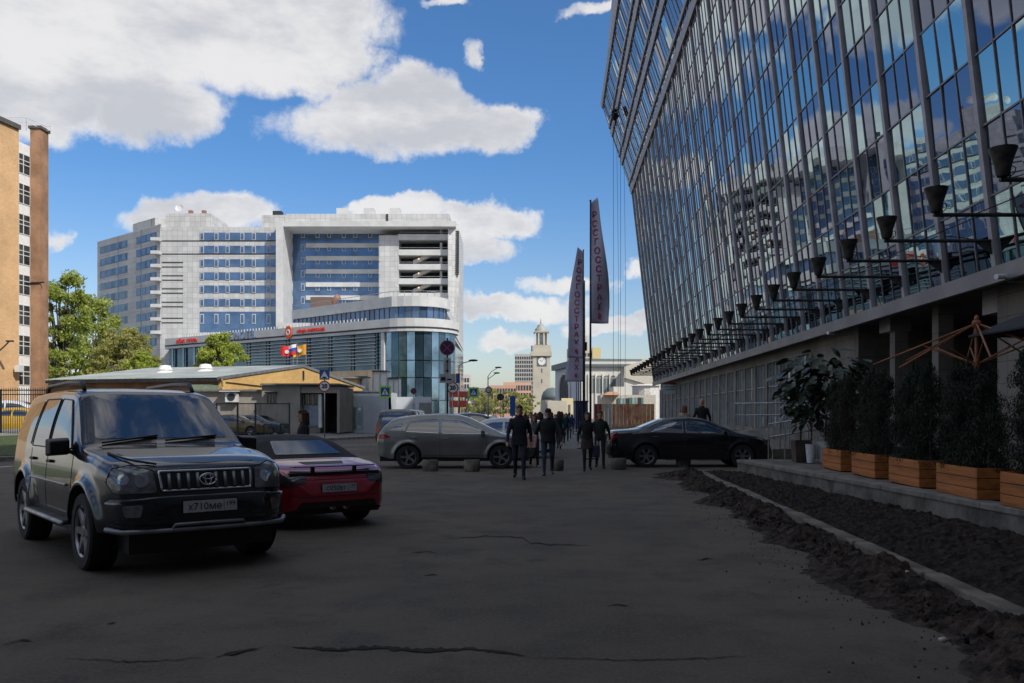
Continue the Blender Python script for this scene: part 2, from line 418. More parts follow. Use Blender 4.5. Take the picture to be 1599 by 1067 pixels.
terrace = struct(MB().prism([(lx(-8), -8), (40, -8), (40, 23.9), (lx(23.5)+.35, 23.9), (lx(23.5), 23.5)], -.03, .398).build('terrace', CONCD))
cop_m = mat('terrace coping', (.20, .185, .16), .85, var=.2, scale=2.5, bump=.3, bscale=30)
for i in range(20):
    y0, y1 = -6+i*1.5, -6+i*1.5+1.488
    if y1 > 23.5: y1 = 23.49
    if y0 > 23.4: break
    MB().add([(lx(y0)-.03, y0, .33), (lx(y0)+.32, y0, .33), (lx(y1)+.32, y1, .33), (lx(y1)-.03, y1, .33),
              (lx(y0)-.03, y0, .415), (lx(y0)+.32, y0, .415), (lx(y1)+.32, y1, .415), (lx(y1)-.03, y1, .415)],
             [(0, 3, 2, 1), (4, 5, 6, 7), (0, 1, 5, 4), (1, 2, 6, 5), (2, 3, 7, 6), (3, 0, 4, 7)]).build('coping_stone', cop_m, terrace, bevel=.012)

# left: kerb line, rising pavement, lawn, lane markings
KL = [(-30, 18), (-19, 26), (-17.3, 31), (-14.6, 42), (-11.3, 55), (-8.9, 62), (-7.6, 90), (-8.2, 165), (-9, 260)]
def strip_mesh(name, line, w0, w1, z0, z1, m, parent=None):
    a = []; b = []
    for i, p in enumerate(line):
        d = Vector(line[min(i+1, len(line)-1)])-Vector(line[max(i-1, 0)]); d.normalize(); nrm = Vector((-d.y, d.x))
        a.append((p[0]+nrm.x*w0, p[1]+nrm.y*w0, z0)); b.append((p[0]+nrm.x*w1, p[1]+nrm.y*w1, z1))
    L = len(line); mb = MB().add(a+b, [(i, i+1, L+i+1, L+i) for i in range(L-1)])
    o = mb.build(name, m, parent)
    return o if parent else struct(o)
PAVE = mat('pavement', (.20, .195, .185), .85, var=.15, scale=.7, bump=.2, bscale=40)
strip_mesh('pavement', KL, .2, 16, .13, .80, PAVE)
def kerb_run(line, name='kerb'):
    root = None
    for (x0, y0), (x1, y1) in zip(line, line[1:]):
        d = Vector((x1-x0, y1-y0, 0)); L = d.length; d.normalize(); nrm = Vector((-d.y, d.x, 0))
        n = max(1, int(L/2.0)) if y0 < 60 else 1
        for k in range(n):
            p = Vector((x0, y0, 0))+d*(L*k/n); q = Vector((x0, y0, 0))+d*(L*(k+1)/n-.012)
            mb = MB().add([p+Vector((0,0,-.02)), q+Vector((0,0,-.02)), q+nrm*.2+Vector((0,0,-.02)), p+nrm*.2+Vector((0,0,-.02)),
                           p+Vector((0,0,.15)), q+Vector((0,0,.15)), q+nrm*.2+Vector((0,0,.15)), p+nrm*.2+Vector((0,0,.15))],
                          [(0, 3, 2, 1), (4, 5, 6, 7), (0, 1, 5, 4), (1, 2, 6, 5), (2, 3, 7, 6), (3, 0, 4, 7)])
            if root is None: root = struct(mb.build(name, CONC))
            else: mb.build('kerb_stone', CONC, root)
kerb_run(KL)
strip_mesh('lawn', KL[:4], .6, 9, .17, .62, GRASS)
struct(sheet('path', [(-2.2, 41.5), (7.0, 41.5), (11.5, 115), (0, 115)], .008, mat('path asphalt', (.17, .165, .16), .85, var=.12, scale=.6, bump=.2, bscale=50)))
mk = MB()
marks = struct(MB().add([(-16.6, 20, .006), (-16.4, 20, .006), (-13.4, 44, .006), (-13.6, 44, .006)], [(0, 1, 2, 3)]).build('road_marking', WHITEP))
for a, b, c, d in [((-12.2, 33), (-8.0, 36.5), .14, 0), ((-12.0, 37), (-7.2, 41), .14, 0), ((-10.5, 44), (-6.4, 48), .14, 0), ((-20, 22.5), (-10, 16.5), .12, 0), ((-12.5, 14.2), (-8.0, 11.8), .12, 0)]:
    p, q = Vector((*a, .006)), Vector((*b, .006)); w = (q-p).normalized().cross(Vector((0, 0, 1)))*c/2
    MB().quad(p-w, q-w, q+w, p+w).build('road_marking', WHITEP, marks)
# grassy bank to the right of the walking path
def bank():
    mb = MB(); v = []; n = 16; xs = np.linspace(6.9, 13.6, n); ys = np.linspace(44, 90, 24)
    for y in ys:
        for i, x in enumerate(xs):
            v.append((x+(y-44)*.055, y, .02+.62*math.sin(min(1, i/9)*math.pi/2)*min(1, (y-44)/4)*min(1, (92-y)/8)+.05*fnoise(x, y, .8)))
    mb.add(v, [(j*n+i, j*n+i+1, (j+1)*n+i+1, (j+1)*n+i) for j in range(23) for i in range(n-1)])
    struct(mb.build('bank', mat('worn grass', (.075, .080, .030), .95, var=.3, scale=2, bump=.6, bscale=30), smooth=True))
bank()

# ================================================================== the leaning glass tower
GLASS = mat('mirror glass', (.125, .145, .20), .012, 1., var=0)
GLASS2 = mat('green mirror glass', (.30, .42, .43), .012, 1., var=0)
for _m in (GLASS, GLASS2):      # slight waviness of toughened panes
    _t = _m.node_tree; NX.tree = _t; _b = _t.nodes.new('ShaderNodeBump'); _b.inputs['Strength'].default_value = .10; _b.inputs['Distance'].default_value = .03
    _c = _t.nodes.new('ShaderNodeTexCoord'); _g = _t.nodes.new('ShaderNodeNewGeometry'); _t.links.new(nnoise(_g.outputs['Position'], .9, 1, .4).s, _b.inputs['Height']); _t.links.new(_b.outputs[0], _t.nodes['Principled BSDF'].inputs['Normal'])
MULL = mat('facade aluminium', (.38, .36, .385), .5, .2, var=.10, scale=1.5)
MULLD = mat('dark mullion', (.085, .085, .095), .45, .4, var=.15)
MULT = mat('thin mullion', (.21, .205, .225), .45, .35, var=.1)
PANELG = mat('grey metal panel', (.30, .29, .31), .45, .35, var=.10, scale=.6)
STONEG = grid_mat('grey granite cladding', (.23, .21, .185), (.09, .085, .08), 1.2, .8, 'hz', .012, .55, .25)
TILEG = grid_mat('pale wall tiles', (.22, .20, .175), (.10, .10, .095), 1.2, .62, 'hz', .014, .6, .12)
LEAN, SL, X0, ZS, ZF = -.115, .05, 12.3, 5.4, 28.0
BAY, ROW = 3.05, 1.84
def T(Y, Z, off=0.): return Vector((X0+SL*Y+LEAN*Z-off, Y+off*SL, Z))
Y0, NB = 8.0, 32; Y1 = Y0+BAY*NB
tower = thing('glass_tower', 'tall office building with leaning ribbed mirror glass facade along the right side', 'building', (X0+SL*40+8, 50, 0))
NR = int((ZF-ZS)/ROW)     # rows of panes
pw = (BAY-.28)/3
def pane_mesh(m, w, h):
    e1 = Vector((SL*w, w, 0)); e2 = Vector((LEAN*h, 0, h)); n = e1.cross(e2).normalized()
    if n.x > 0: n = -n
    pts = [-e1*.5-e2*.5, e1*.5-e2*.5, e1*.5+e2*.5, -e1*.5+e2*.5]; d = n*-.03
    return MB().add(pts+[p+d for p in pts], [(0, 1, 2, 3), (7, 6, 5, 4), (0, 4, 5, 1), (1, 5, 6, 2), (2, 6, 7, 3), (3, 7, 4, 0)]).mesh('pane', m)
pmes = [pane_mesh(GLASS, pw-.05, ROW-.06), pane_mesh(GLASS2, pw-.05, ROW-.06)]
rnd = random.Random(11)
cells = []
for k in range(NB):
    for j in range(NR):
        for i in range(3):
            y = Y0+BAY*k+.28+pw*(i+.5); z = ZS+.12+ROW*(j+.5)
            p = T(y, z); px = p.x/p.y*F+CX; py = HY-(z-EYE)/p.y*F
            vis = -30 < px < 1640 and py > -40
            cells.append((not vis, p.y, p, rnd.gauss(0, .0055), rnd.gauss(0, .0065), 1 if ((k+j) % 2 == 0) != (rnd.random() < (.30 if (k*7+j*3) % 5 == 0 else .05)) else 0))
cells.sort(key=lambda c: (c[0], c[1]))
for c in cells[:296]:
    o = link('pane', pmes[c[5]], tower); o.location = c[2]-tower.location; o.rotation_euler = (0, c[3], c[4])
mb = MB()
for c in cells[296:]:
    me = pmes[c[5]]; M = Matrix.Translation(c[2]) @ Matrix.Rotation(c[4], 4, 'Z') @ Matrix.Rotation(c[3], 4, 'Y')
    mb.add([M @ v_.co for v_ in list(me.vertices)[:4]], [(0, 1, 2, 3)], c[5])
o = mb.build('glazing', [GLASS, GLASS2], tower, world=True); o['kind'] = 'stuff'
def bar(mb, a, b, out, w, d):      # bar from a to b on the facade: w across, standing d proud
    a, b = Vector(a), Vector(b); ax = (b-a).normalized(); out = Vector(out); out = (out-ax*out.dot(ax)).normalized(); sd = ax.cross(out)
    q = [a-sd*w/2-out*.06, a+sd*w/2-out*.06, a+sd*w/2+out*d, a-sd*w/2+out*d]
    mb.add(q+[p+(b-a) for p in q], [(0, 1, 2, 3), (7, 6, 5, 4), (0, 4, 5, 1), (1, 5, 6, 2), (2, 6, 7, 3), (3, 7, 4, 0)])
    return mb
OUT = Vector((-1, SL, LEAN))
for k in range(NB+1):
    y = Y0+BAY*k+.17
    bar(MB(), T(y, ZS), T(y, ZF), OUT, .21, .10).build('rib', MULL, tower, world=True)
    g = bar(MB(), T(y+.145, ZS), T(y+.145, ZF), OUT, .06, .05).build('dark_strip', MULLD, tower, world=True)  # dark strip along one side of each rib
mm = MB()
for k in range(NB):
    for i in (1, 2):
        y = Y0+BAY*k+.28+pw*i; bar(MB() if False else mm, T(y, ZS), T(y, ZF), OUT, .045, .035)
o = mm.build('mullion', MULT, tower, world=True); o['kind'] = 'stuff'
for j in range(NR+1):
    z = ZS+.12+ROW*j; bar(MB(), T(Y0, z), T(Y1, z), OUT, .050, .035).build('transom', MULT, tower, world=True)
# sill beam, soffit, core body
bar(MB(), T(Y0, ZS-.10), T(Y1+.3, ZS-.10), OUT, .42, .20).build('sill_beam', PANELG, tower, world=True)
SOFF = mat('soffit', (.10, .10, .10), .7, var=.15)
core = MB()
def xs_(Z): return X0+LEAN*Z+.10
core.add([(xs_(ZS)+SL*y+dx_, y, ZS-.12) for y in (Y0, Y1) for dx_ in (0, 26)]+[(xs_(ZF)+SL*y+dx_, y, ZF) for y in (Y0, Y1) for dx_ in (0, 26+.115*(ZF-ZS))],
         [(0, 1, 3, 2), (4, 6, 7, 5), (0, 2, 6, 4), (2, 3, 7, 6), (3, 1, 5, 7), (1, 0, 4, 5)])
core.build('core', SOFF, tower, world=True)
# overhanging prow above the fold: bands of metal and strips of glass
YB = 53.0
def ZT(Y): return 1.6+.4685*Y+3.5
def U(Y, Z):
    if Z <= 38.7: lo = X0+LEAN*ZF; return Vector((lo+SL*Y-.34*(Z-ZF), Y, Z))
    b = U(Y, 38.7); return Vector((b.x+.085*(Z-38.7), Y, Z))
OUTU = Vector((-1, SL, -.34))
prow = MB(); st_ = []
for y in np.linspace(YB, Y1, 14):
    zt_ = ZT(y); kn = min(38.7, zt_-.3); st_.append([U(y, ZF), U(y, kn), U(y, zt_), Vector((34+.05*y, y, zt_)), Vector((34+.05*y, y, ZF))])
prow.add([p+Vector((.12, 0, 0)) for r_ in st_ for p in r_], [(4, 3, 2, 1, 0), tuple(13*5+k for k in range(5))]+[(i*5+k, i*5+(k+1) % 5, (i+1)*5+(k+1) % 5, (i+1)*5+k) for i in range(13) for k in range(5)])
prow.build('prow', PANELG, tower, world=True)
def yb(z): return max(YB, (z+1.0-5.1)/.4685)      # where the roof line passes this height
levels = [28.0, 31.4, 34.8, 38.2]
for z in levels:
    for dz, w in ((.25, .55), (1.05, .22)):
        if z+dz < 38.8: bar(MB(), U(yb(z+dz), z+dz), U(Y1+.15, z+dz), OUTU, w, .18).build('band', MULL, tower, world=True)
bar(MB(), U(yb(39.2), 39.2), U(Y1+.15, 39.2), Vector((-1, SL, .085)), .9, .10).build('band', MULL, tower, world=True)
for z0, z1 in ((29.2, 31.35), (32.6, 34.75), (36.0, 38.15), (28.55, 28.95), (31.95, 32.3), (35.35, 35.7)):
    gm = MB(); ys_ = yb(z1); n = int((Y1-ys_)/1.02); st = (Y1-ys_)/n
    for k in range(n):
        yy0, yy1 = ys_+st*k+.02, ys_+st*(k+1)-.02; t = rnd.gauss(0, .02)
        off = Vector((-.05, 0, 0)); sh = Vector((rnd.gauss(0, .012), 0, 0))
        gm.quad(U(yy0, z0)+off+sh, U(yy1, z0)+off-sh, U(yy1, z1)+off-sh, U(yy0, z1)+off+sh, 0 if rnd.random() < .8 else 1)
    o = gm.build('glazing', [GLASS, GLASS2], tower, world=True); o['kind'] = 'stuff'
    mm = MB()
    for k in range(n+1): bar(mm, U(ys_+st*k, z0-.1), U(ys_+st*k, z1+.1), OUTU, .10 if k % 3 == 0 else .05, .11 if k % 3 == 0 else .07)
    o = mm.build('mullion', MULL, tower, world=True); o['kind'] = 'stuff'
# unseen blocks added beside and behind the viewer, shaped to shade the square
MB().box((13, -55, 0), (42, 7.9, 43)).build('rear_shade_block', PANELG, tower, world=True)
MB().box((-20, -40, 0), (12.95, -9, 27)).build('rear_shade_wing', PANELG, tower, world=True)
MB().box((14.5, 7.9, 28.1), (42, 37, 43)).build('upper_shade_block', PANELG, tower, world=True)
# ground floor: granite piers, tall glazing, dark porch
def G(Y, Z=0., off=0.): return Vector((X0+.15+SL*Y-off, Y, Z))
gdir = Vector((SL, 1, 0)).normalized()
def gbox(y0, y1, z0, z1, d0, d1, name, m, mb=None):      # box on the ground-floor wall line: d0..d1 behind (+) or before (-) it
    q = [G(y0, z0, -d0), G(y1, z0, -d0), G(y1, z0, -d1), G(y0, z0, -d1), G(y0, z1, -d0), G(y1, z1, -d0), G(y1, z1, -d1), G(y0, z1, -d1)]
    mb2 = mb if mb is not None else MB()
    mb2.add(q, [(0, 1, 2, 3), (7, 6, 5, 4), (0, 4, 5, 1), (1, 5, 6, 2), (2, 6, 7, 3), (3, 7, 4, 0)])
    return mb2 if mb is not None else mb2.build(name, m, tower, world=True)
GG = mat('shop glass', (.50, .60, .56), .03, .9, var=0)
gbox(36.9, Y1, 4.62, 5.27, -.02, .6, 'lintel', STONEG, None); gbox(36.9, Y1, 0, .85, -.10, .6, 'plinth', STONEG, None)
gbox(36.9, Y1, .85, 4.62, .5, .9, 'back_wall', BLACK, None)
k = 0; y = 43.0
gbox(36.9, 43.0, .85, 4.62, -.01, .5, 'pier', STONEG)
while y < Y1-1:
    gbox(y, y+.5, .85, 4.62, -.04, .4, 'pier', STONEG)
    w = (BAY-.5)/3
    for i in range(3):
        for z0, z1 in ((.86, 3.22), (3.28, 4.60)):
            if y < 80: 
                p = gbox(y+.5+w*i+.03, y+.5+w*(i+1)-.03, z0, z1, .12, .15, 'shop_pane', GG); p.rotation_euler = (0, 0, 0)
    if y >= 80: gbox(y+.5, y+BAY, .86, 4.60, .12, .15, 'shop_pane', GG)
    f = MB()
    for i in range(4): gbox(y+.5+w*i-.03, y+.5+w*i+.03, .85, 4.62, .04, .18, '', None, f)
    gbox(y+.5, y+BAY, 3.22, 3.28, .04, .18, '', None, f)
    f.build('window_frame', MULL, tower, world=True); y += BAY
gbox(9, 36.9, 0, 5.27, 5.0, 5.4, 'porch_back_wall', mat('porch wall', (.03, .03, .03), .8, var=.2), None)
gbox(36.5, 36.9, 0, 5.27, 0, 5.2, 'porch_side_wall', STONEG); gbox(9, 9.4, 0, 5.27, 0, 5.2, 'porch_side_wall', STONEG)
for yc in (33.6, 29.8):
    gbox(yc-.25, yc+.25, .4, 5.27, .3, .8, 'column', TILEG)
gbox(22.2, 25.2, .4, 5.27, .1, 3.4, 'tiled_pillar', TILEG)
gbox(25.2, 26.3, 4.55, 5.27, .2, .9, 'beam', PANELG); gbox(33.3, 34.4, 4.75, 5.27, .1, .9, 'beam', PANELG)
gbox(31.0, 31.9, 2.0, 3.9, 4.86, 4.98, 'pale_window', mat('pale porch window', (.42, .43, .43), .3, var=.1))  # pale pane; only its colour sets it off from the back wall
gbox(31.42, 31.48, 2.0, 3.9, 4.80, 4.9, 'window_bar', DSTEEL); gbox(31.0, 31.9, 2.95, 3.02, 4.80, 4.9, 'window_bar', DSTEEL)
pb = G(23.2, 2.75, .0); MB().cbox((pb.x+.06, pb.y-1.06, pb.z), (.22, .07, .34)).build('call_box', mat('call box', (.40, .36, .38), .5), tower, world=True)
# sign board over the far end of the ground floor
sb = thing('sign_board', 'pale rectangular sign board with dark red top edge on the far tower base', 'sign', P(1046, 607, 92))
MB().box((-.75, -.12, -.55), (.75, 0, .5)).build('panel', mat('sign panel', (.40, .46, .50), .5), sb); MB().box((-.75, -.13, .42), (.75, .01, .62)).build('header', mat('sign header', (.25, .03, .05), .5), sb)
for z in (.18, -.12): MB().box((-.5, -.14, z-.05), (.5, -.12, z+.05)).build('text_line', mat('sign text', (.12, .16, .2), .6), sb)
# torch-shaped floodlights on long arms, one to a bay
TORCH = mat('torch metal', (.055, .05, .048), .5, .5, var=.25, scale=6)
tl0 = thing('torch_lamp', 'x', 'lamp'); L = 2.75
MB().lathe([(.02, -.02), (.11, 0), (.13, .05), (.16, .22), (.20, .36), (.25, .50), (.265, .56), (.235, .56), (.17, .40), (.10, .2), (.02, .19)], 18).build('cone', TORCH, tl0, smooth=True, angle=40)
MB().tube([(-.06, 0, -.06), (L, 0, -.06)], .048, 8).build('arm', TORCH, tl0, smooth=True, angle=40)
MB().tube([(.9, .02, -.04), (L+.02, .02, .72)], .014, 6).build('stay', TORCH, tl0)
MB().add([(L-.42, -.02, -.08), (L, -.02, -.08), (L+.03, -.02, -.42), (L-.42, .02, -.08), (L, .02, -.08), (L+.03, .02, -.42)], [(0, 1, 2), (5, 4, 3), (0, 3, 4, 1), (1, 4, 5, 2), (2, 5, 3, 0)]).build('gusset', TORCH, tl0)
MB().tube([(.10, -.02, -.03), (.20, -.05, .06), (.22, -.06, .16), (.15, -.05, .2)], .012, 6).build('cable', BLACK, tl0)
ordn = 'first second third fourth fifth sixth seventh eighth ninth tenth eleventh twelfth thirteenth fourteenth fifteenth sixteenth seventeenth eighteenth nineteenth twentieth twenty-first twenty-second twenty-third twenty-fourth twenty-fifth twenty-sixth twenty-seventh twenty-eighth twenty-ninth'.split()
for n, k in enumerate(range(3, NB)):
    t = tl0 if n == 0 else copy_tree(tl0)
    y = Y0+BAY*k+.17; p = T(y, 6.2, .10); t.location = (p.x-L, p.y, 6.2+.06)
    t['group'] = 'torch lamps along the glass tower'
    t['label'] = f'dark torch-shaped floodlight on a long arm, {ordn[n]} along the tower from the viewer'
# two window cleaners hanging with their gear and ropes near the prow's far edge are built with the people

# ================================================================== hotel and its podium
HW = grid_mat('white facade tiles', (.55, .55, .545), (.30, .30, .31), 1.25, 1.25, 'hz', .035, .5, .05, .2)
HWP = mat('white facade metal', (.56, .56, .555), .5, var=.06, scale=.4)
HG = mat('blue band glass', (.105, .18, .31), .12, .5, var=.15, scale=.3)
HGD = mat('dark podium glass', (.085, .15, .20), .06, .75, var=.25, scale=.12)
HGC = mat('corner glass', (.20, .33, .45), .05, .8, var=.2, scale=.25)
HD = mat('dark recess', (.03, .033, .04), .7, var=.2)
BEIGE = grid_mat('beige stone', (.52, .40, .27), (.36, .28, .19), 1.5, .75, 'hz', .02, .7, .08)
HY0 = 215.0
hotel = thing('hotel', 'large white tiled hotel with blue window bands and a round-cornered podium', 'hotel', (GX(480, HY0), HY0+10, 0))
def hb(x0, x1, y0, y1, d0, d1, name, m, parent=None, base=HY0):
    """block given by photo columns x0..x1 and rows y0..y1 at the front plane; d0..d1 metres before/behind it"""
    mb = MB().box((GX(x0, base), base+d0, GZ(y1, base)), (GX(x1, base), base+d1, GZ(y0, base)))
    return mb.build(name, m, parent or hotel, world=True)
hb(250, 440, 355, 655, 0, 22, 'wall', HW); hb(440, 715, 352, 655, 6, 24, 'wall', HW)
hb(256, 327, 332, 355, 1, 14, 'roof_block', HW); hb(405, 442, 333, 355, 2, 16, 'roof_block', HW); hb(441, 700, 329, 352, 3.5, 22, 'roof_parapet', HW)
hb(437, 448, 350, 655, -3.6, 8, 'frame_fin', HWP); hb(437, 713, 350.5, 358.5, -3.5, 6.5, 'frame_beam', HWP)
hb(600, 603, 329.5, 352, 3.3, 3.6, 'joint', HD)
rows = [369.5, 390, 411, 431.6, 452, 473, 498]
WF = MB().box((-.46, -.10, -.86), (.46, .02, .86)).box((-.34, -.13, -.74), (.34, -.08, .74), 1).mesh('window', [HWP, HG])
def small_window(x, y, Y, sc=1.):
    o = link('window', WF, hotel); o.location = P(x, y, Y)-hotel.location; o.scale = (1, 1, sc)
for i, y in enumerate(rows):
    h = 6 if i < 6 else 11
    b = hb(312, 437, y-h, y+h+(10 if i == 6 else 0), -.06, .5, 'window_band', HG)
    for x in (315.5, 338, 355.5, 378.5, 396.5, 419.5): small_window(x, y, HY0-.1, 1.0 if i < 6 else 1.35)
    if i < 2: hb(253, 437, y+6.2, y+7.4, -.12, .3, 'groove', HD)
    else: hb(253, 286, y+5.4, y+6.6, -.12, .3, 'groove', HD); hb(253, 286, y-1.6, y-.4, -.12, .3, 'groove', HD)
for y in range(359, 520, 2):
    pass
# recessed blue wall of the right half
hb(448, 593, 358, 655, 5.4, 6.2, 'glass_wall', HG)
for y in (377.5, 398, 419, 440, 461): hb(470, 593, y-3.6, y+3.4, 4.9, 5.6, 'spandrel', HWP)
for y in (366, 387, 407.5, 428, 448.5, 469):
    for x in (454.5, 473, 496, 514, 537, 555, 578): small_window(x, y, HY0+5.3)
hb(592, 623, 368, 655, -.4, 7, 'stair_wall', HW)
for y in (381, 407, 428, 448): 
    hb(592, 594, y-.7, y+.7, -.7, -.2, 'bracket', HWP)
# open stair tower with landings and diagonal flights
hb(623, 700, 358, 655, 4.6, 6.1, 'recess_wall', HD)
for i, y in enumerate((371, 395, 417.5, 440, 462.5, 485)):
    hb(622, 699.5, y-4.6, y+4.2, -.5, .4, 'landing_parapet', HWP); hb(622, 699, y+1.8, y+4.0, .4, 5, 'landing_slab', HWP)
    hb(624, 699, y-8.0, y-7.4, -.35, -.2, 'handrail', GALV)
    if 1 <= i < 5:
        a, b = P(645, y+18, HY0+1.2), P(675, y+5, HY0+1.2)
        MB().add([a, a+Vector((0, 1.4, 0)), b+Vector((0, 1.4, 0)), b]+[p+Vector((0, 0, .95)) for p in (a, a+Vector((0, 1.4, 0)), b+Vector((0, 1.4, 0)), b)],
                 [(0, 1, 2, 3), (7, 6, 5, 4), (0, 4, 5, 1), (1, 5, 6, 2), (2, 6, 7, 3), (3, 7, 4, 0)]).build('stair_flight', HWP, hotel, world=True)
        hb(652.5, 654.5, y+8, y+10, .2, .6, 'stair_lamp', mat('warm lamp', (.9, .6, .3), .5, emit=1.2))
    hb(686.5, 690, y-17, y-4, .8, 1.6, 'landing_post', HWP)
# tapering side fin at the right end
mb = MB(); q = [P(699.5, 350.5, HY0-2.4), P(716, 350.5, HY0-1), P(718, 432, HY0), P(713, 480, HY0), P(707, 655, HY0), P(699.5, 655, HY0-2)]
mb.add(q+[p+Vector((-1.5, 20, 0)) for p in q], [(0, 5, 4, 3, 2, 1), (6, 7, 8, 9, 10, 11)]+[(i, (i+1) % 6, 6+(i+1) % 6, 6+i) for i in range(6)]); mb.build('end_fin', HW, hotel, world=True)
mb = MB(); 
for i in range(24): 
    p = P(712, 362+i*2.9, HY0-.9); mb.box((p.x-.35, p.y-.5, p.z-.12), (p.x+.75, p.y+.4, p.z+.12))
mb.build('louvre', MULLD, hotel, world=True)['kind'] = 'stuff'
# left wing, turning away
LWa, LWb = Vector((GX(251, HY0), HY0, 0)), Vector((GX(152, 237.5), 237.5, 0)); ld = (LWb-LWa); LL = ld.length; ld.normalize(); ln = Vector((-ld.y, ld.x, 0))
if ln.y > 0: ln = -ln
ztop = GZ(378, 237.5)
def lw(s0, s1, z0, z1, d0, d1, name, m, mb=None):
    q = [LWa+ld*s+ln*d for s, d in ((s0, d0), (s1, d0), (s1, d1), (s0, d1))]; vs = [p+Vector((0, 0, z)) for z in (z0, z1) for p in q]
    m2 = mb if mb is not None else MB(); m2.add(vs, [(0, 1, 2, 3), (7, 6, 5, 4), (0, 4, 5, 1), (1, 5, 6, 2), (2, 6, 7, 3), (3, 7, 4, 0)])
    return m2 if mb is not None else m2.build(name, m, hotel, world=True)
lw(0, LL, 0, ztop, -14, 0, 'wing', HW); lw(4, LL*.45, ztop, ztop+2.2, -10, -.6, 'roof_block', HW)
for i in range(9):
    z = ztop-3.4-i*3.24
    for s0, s1 in ((LL*.06, LL*.36), (LL*.50, LL*.95)):
        lw(s0, s1, z-.1, z+1.75, -.3, .04, 'window_band', HGD)
        for k in range(4): s = s0+(s1-s0)*(k+.5)/4; lw(s-.9, s+.9, z+.05, z+1.6, 0, .08, 'pane', HG)
for i in range(8):      # corner balconies
    z = GZ(rows[0]+20.7*i+5.5, HY0)
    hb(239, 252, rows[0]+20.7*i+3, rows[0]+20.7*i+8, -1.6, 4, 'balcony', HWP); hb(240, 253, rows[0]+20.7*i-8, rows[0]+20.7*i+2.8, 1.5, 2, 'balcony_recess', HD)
# roof plant
for x in (524, 568, 610): hb(x-9, x+8, 313, 330, 8, 11, 'vent_cowl', HWP)
for x, y in ((290, 327), (311, 327)): hb(x-3, x+3, y-3, y+5, 3, 4, 'roof_fan', mat('copper duct', (.30, .15, .12), .5))
hb(417, 431, 322, 334, 5, 7, 'roof_unit', HD)
for x in (222, 233):
    p = P(x, 352, 225); MB().cbox(p, (1.4, 1.4, 1.3)).build('dish_housing', HD, hotel, world=True)
mb = MB().lathe([(.05, 0), (.6, .07), (1.1, .34), (1.06, .36), (.55, .10), (.05, .06)], 16, 0, Matrix.Translation(P(281, 326, HY0+4)) @ Matrix.Rotation(R(70), 4, 'X')); mb.build('satellite_dish', HWP, hotel, world=True)
# podium: long glazed side, round corner
Pa, Pb = Vector((GX(262, 209), 209, 0)), Vector((GX(603, 166), 166, 0)); Cc = Vector((GX(650, 171.5), 171.5, 0)); Cr = (Pb-Cc).length
arc0 = math.atan2(Pb.y-Cc.y, Pb.x-Cc.x); arc = [Vector((Cc.x+Cr*math.cos(arc0+t), Cc.y+Cr*math.sin(arc0+t), 0)) for t in np.linspace(0, R(165), 15)]
plan = [Pa, Pb]+arc[1:]; tail = [Vector((arc[-1].x, 222, 0)), Vector((Pa.x, 222, 0))]
def ring(poly, off):
    out = []
    for i, p in enumerate(poly):
        a = poly[max(i-1, 0)]; b = poly[min(i+1, len(poly)-1)]; d = (b-a).normalized(); out.append(p+Vector((d.y, -d.x, 0))*off)
    return out
def podium_band(z0, z1, off, name, m, pts=None, tl=None):
    pp = [(p.x, p.y) for p in ring(pts or plan, off)]+[(p.x, p.y) for p in (tl or tail)]
    return MB().prism(pp, z0, z1).build(name, m, hotel, world=True)
zb = GZ(519, 166); zt = GZ(499, 166)
podium_band(0, zb, -.25, 'podium_body', HGD); podium_band(zb, zt, .7, 'podium_fascia', HWP); podium_band(zb+.55, zb+.85, .78, 'fascia_groove', HD)
zs = GZ(577, 166)
lp = (Pb-Pa).normalized(); LP = (Pb-Pa).length; pn = Vector((lp.y, -lp.x, 0))
def pl(s0, s1, z0, z1, d0, d1, name, m, mb=None):
    q = [Pa+lp*s+pn*d for s, d in ((s0, d0), (s1, d0), (s1, d1), (s0, d1))]; vs = [p+Vector((0, 0, z)) for z in (z0, z1) for p in q]
    m2 = mb if mb is not None else MB(); m2.add(vs, [(0, 1, 2, 3), (7, 6, 5, 4), (0, 4, 5, 1), (1, 5, 6, 2), (2, 6, 7, 3), (3, 7, 4, 0)])
    return m2 if mb is not None else m2.build(name, m, hotel, world=True)
pl(LP*.30, LP-.4, 0, zs, -.3, .35, 'stone_base', BEIGE)
for k in range(9): pl(LP*.42, LP-2.4, zs+.9+k*.66, zs+1.05+k*.66, .25, .45, 'louvre', GALV)
for k in range(7): pl(LP*(.42+.09*k), LP*(.42+.09*k)+.25, zs, zb, .05, .22, 'mullion', MULLD)
for k in range(6): pl(LP*(.03+.06*k), LP*(.03+.06*k)+.5, 0, zb, .05, .3, 'facade_column', HGC)
pl(LP-.9, LP-.1, 0, zb, -.3, .5, 'stone_corner', HWP)
mb = MB()
for k in range(60): 
    s = LP*(.10+.014*k); pl(s, s+.22, zt, zt+.55, .2, .35, '', None, mb)
mb.build('balustrade', HWP, hotel, world=True)['kind'] = 'stuff'
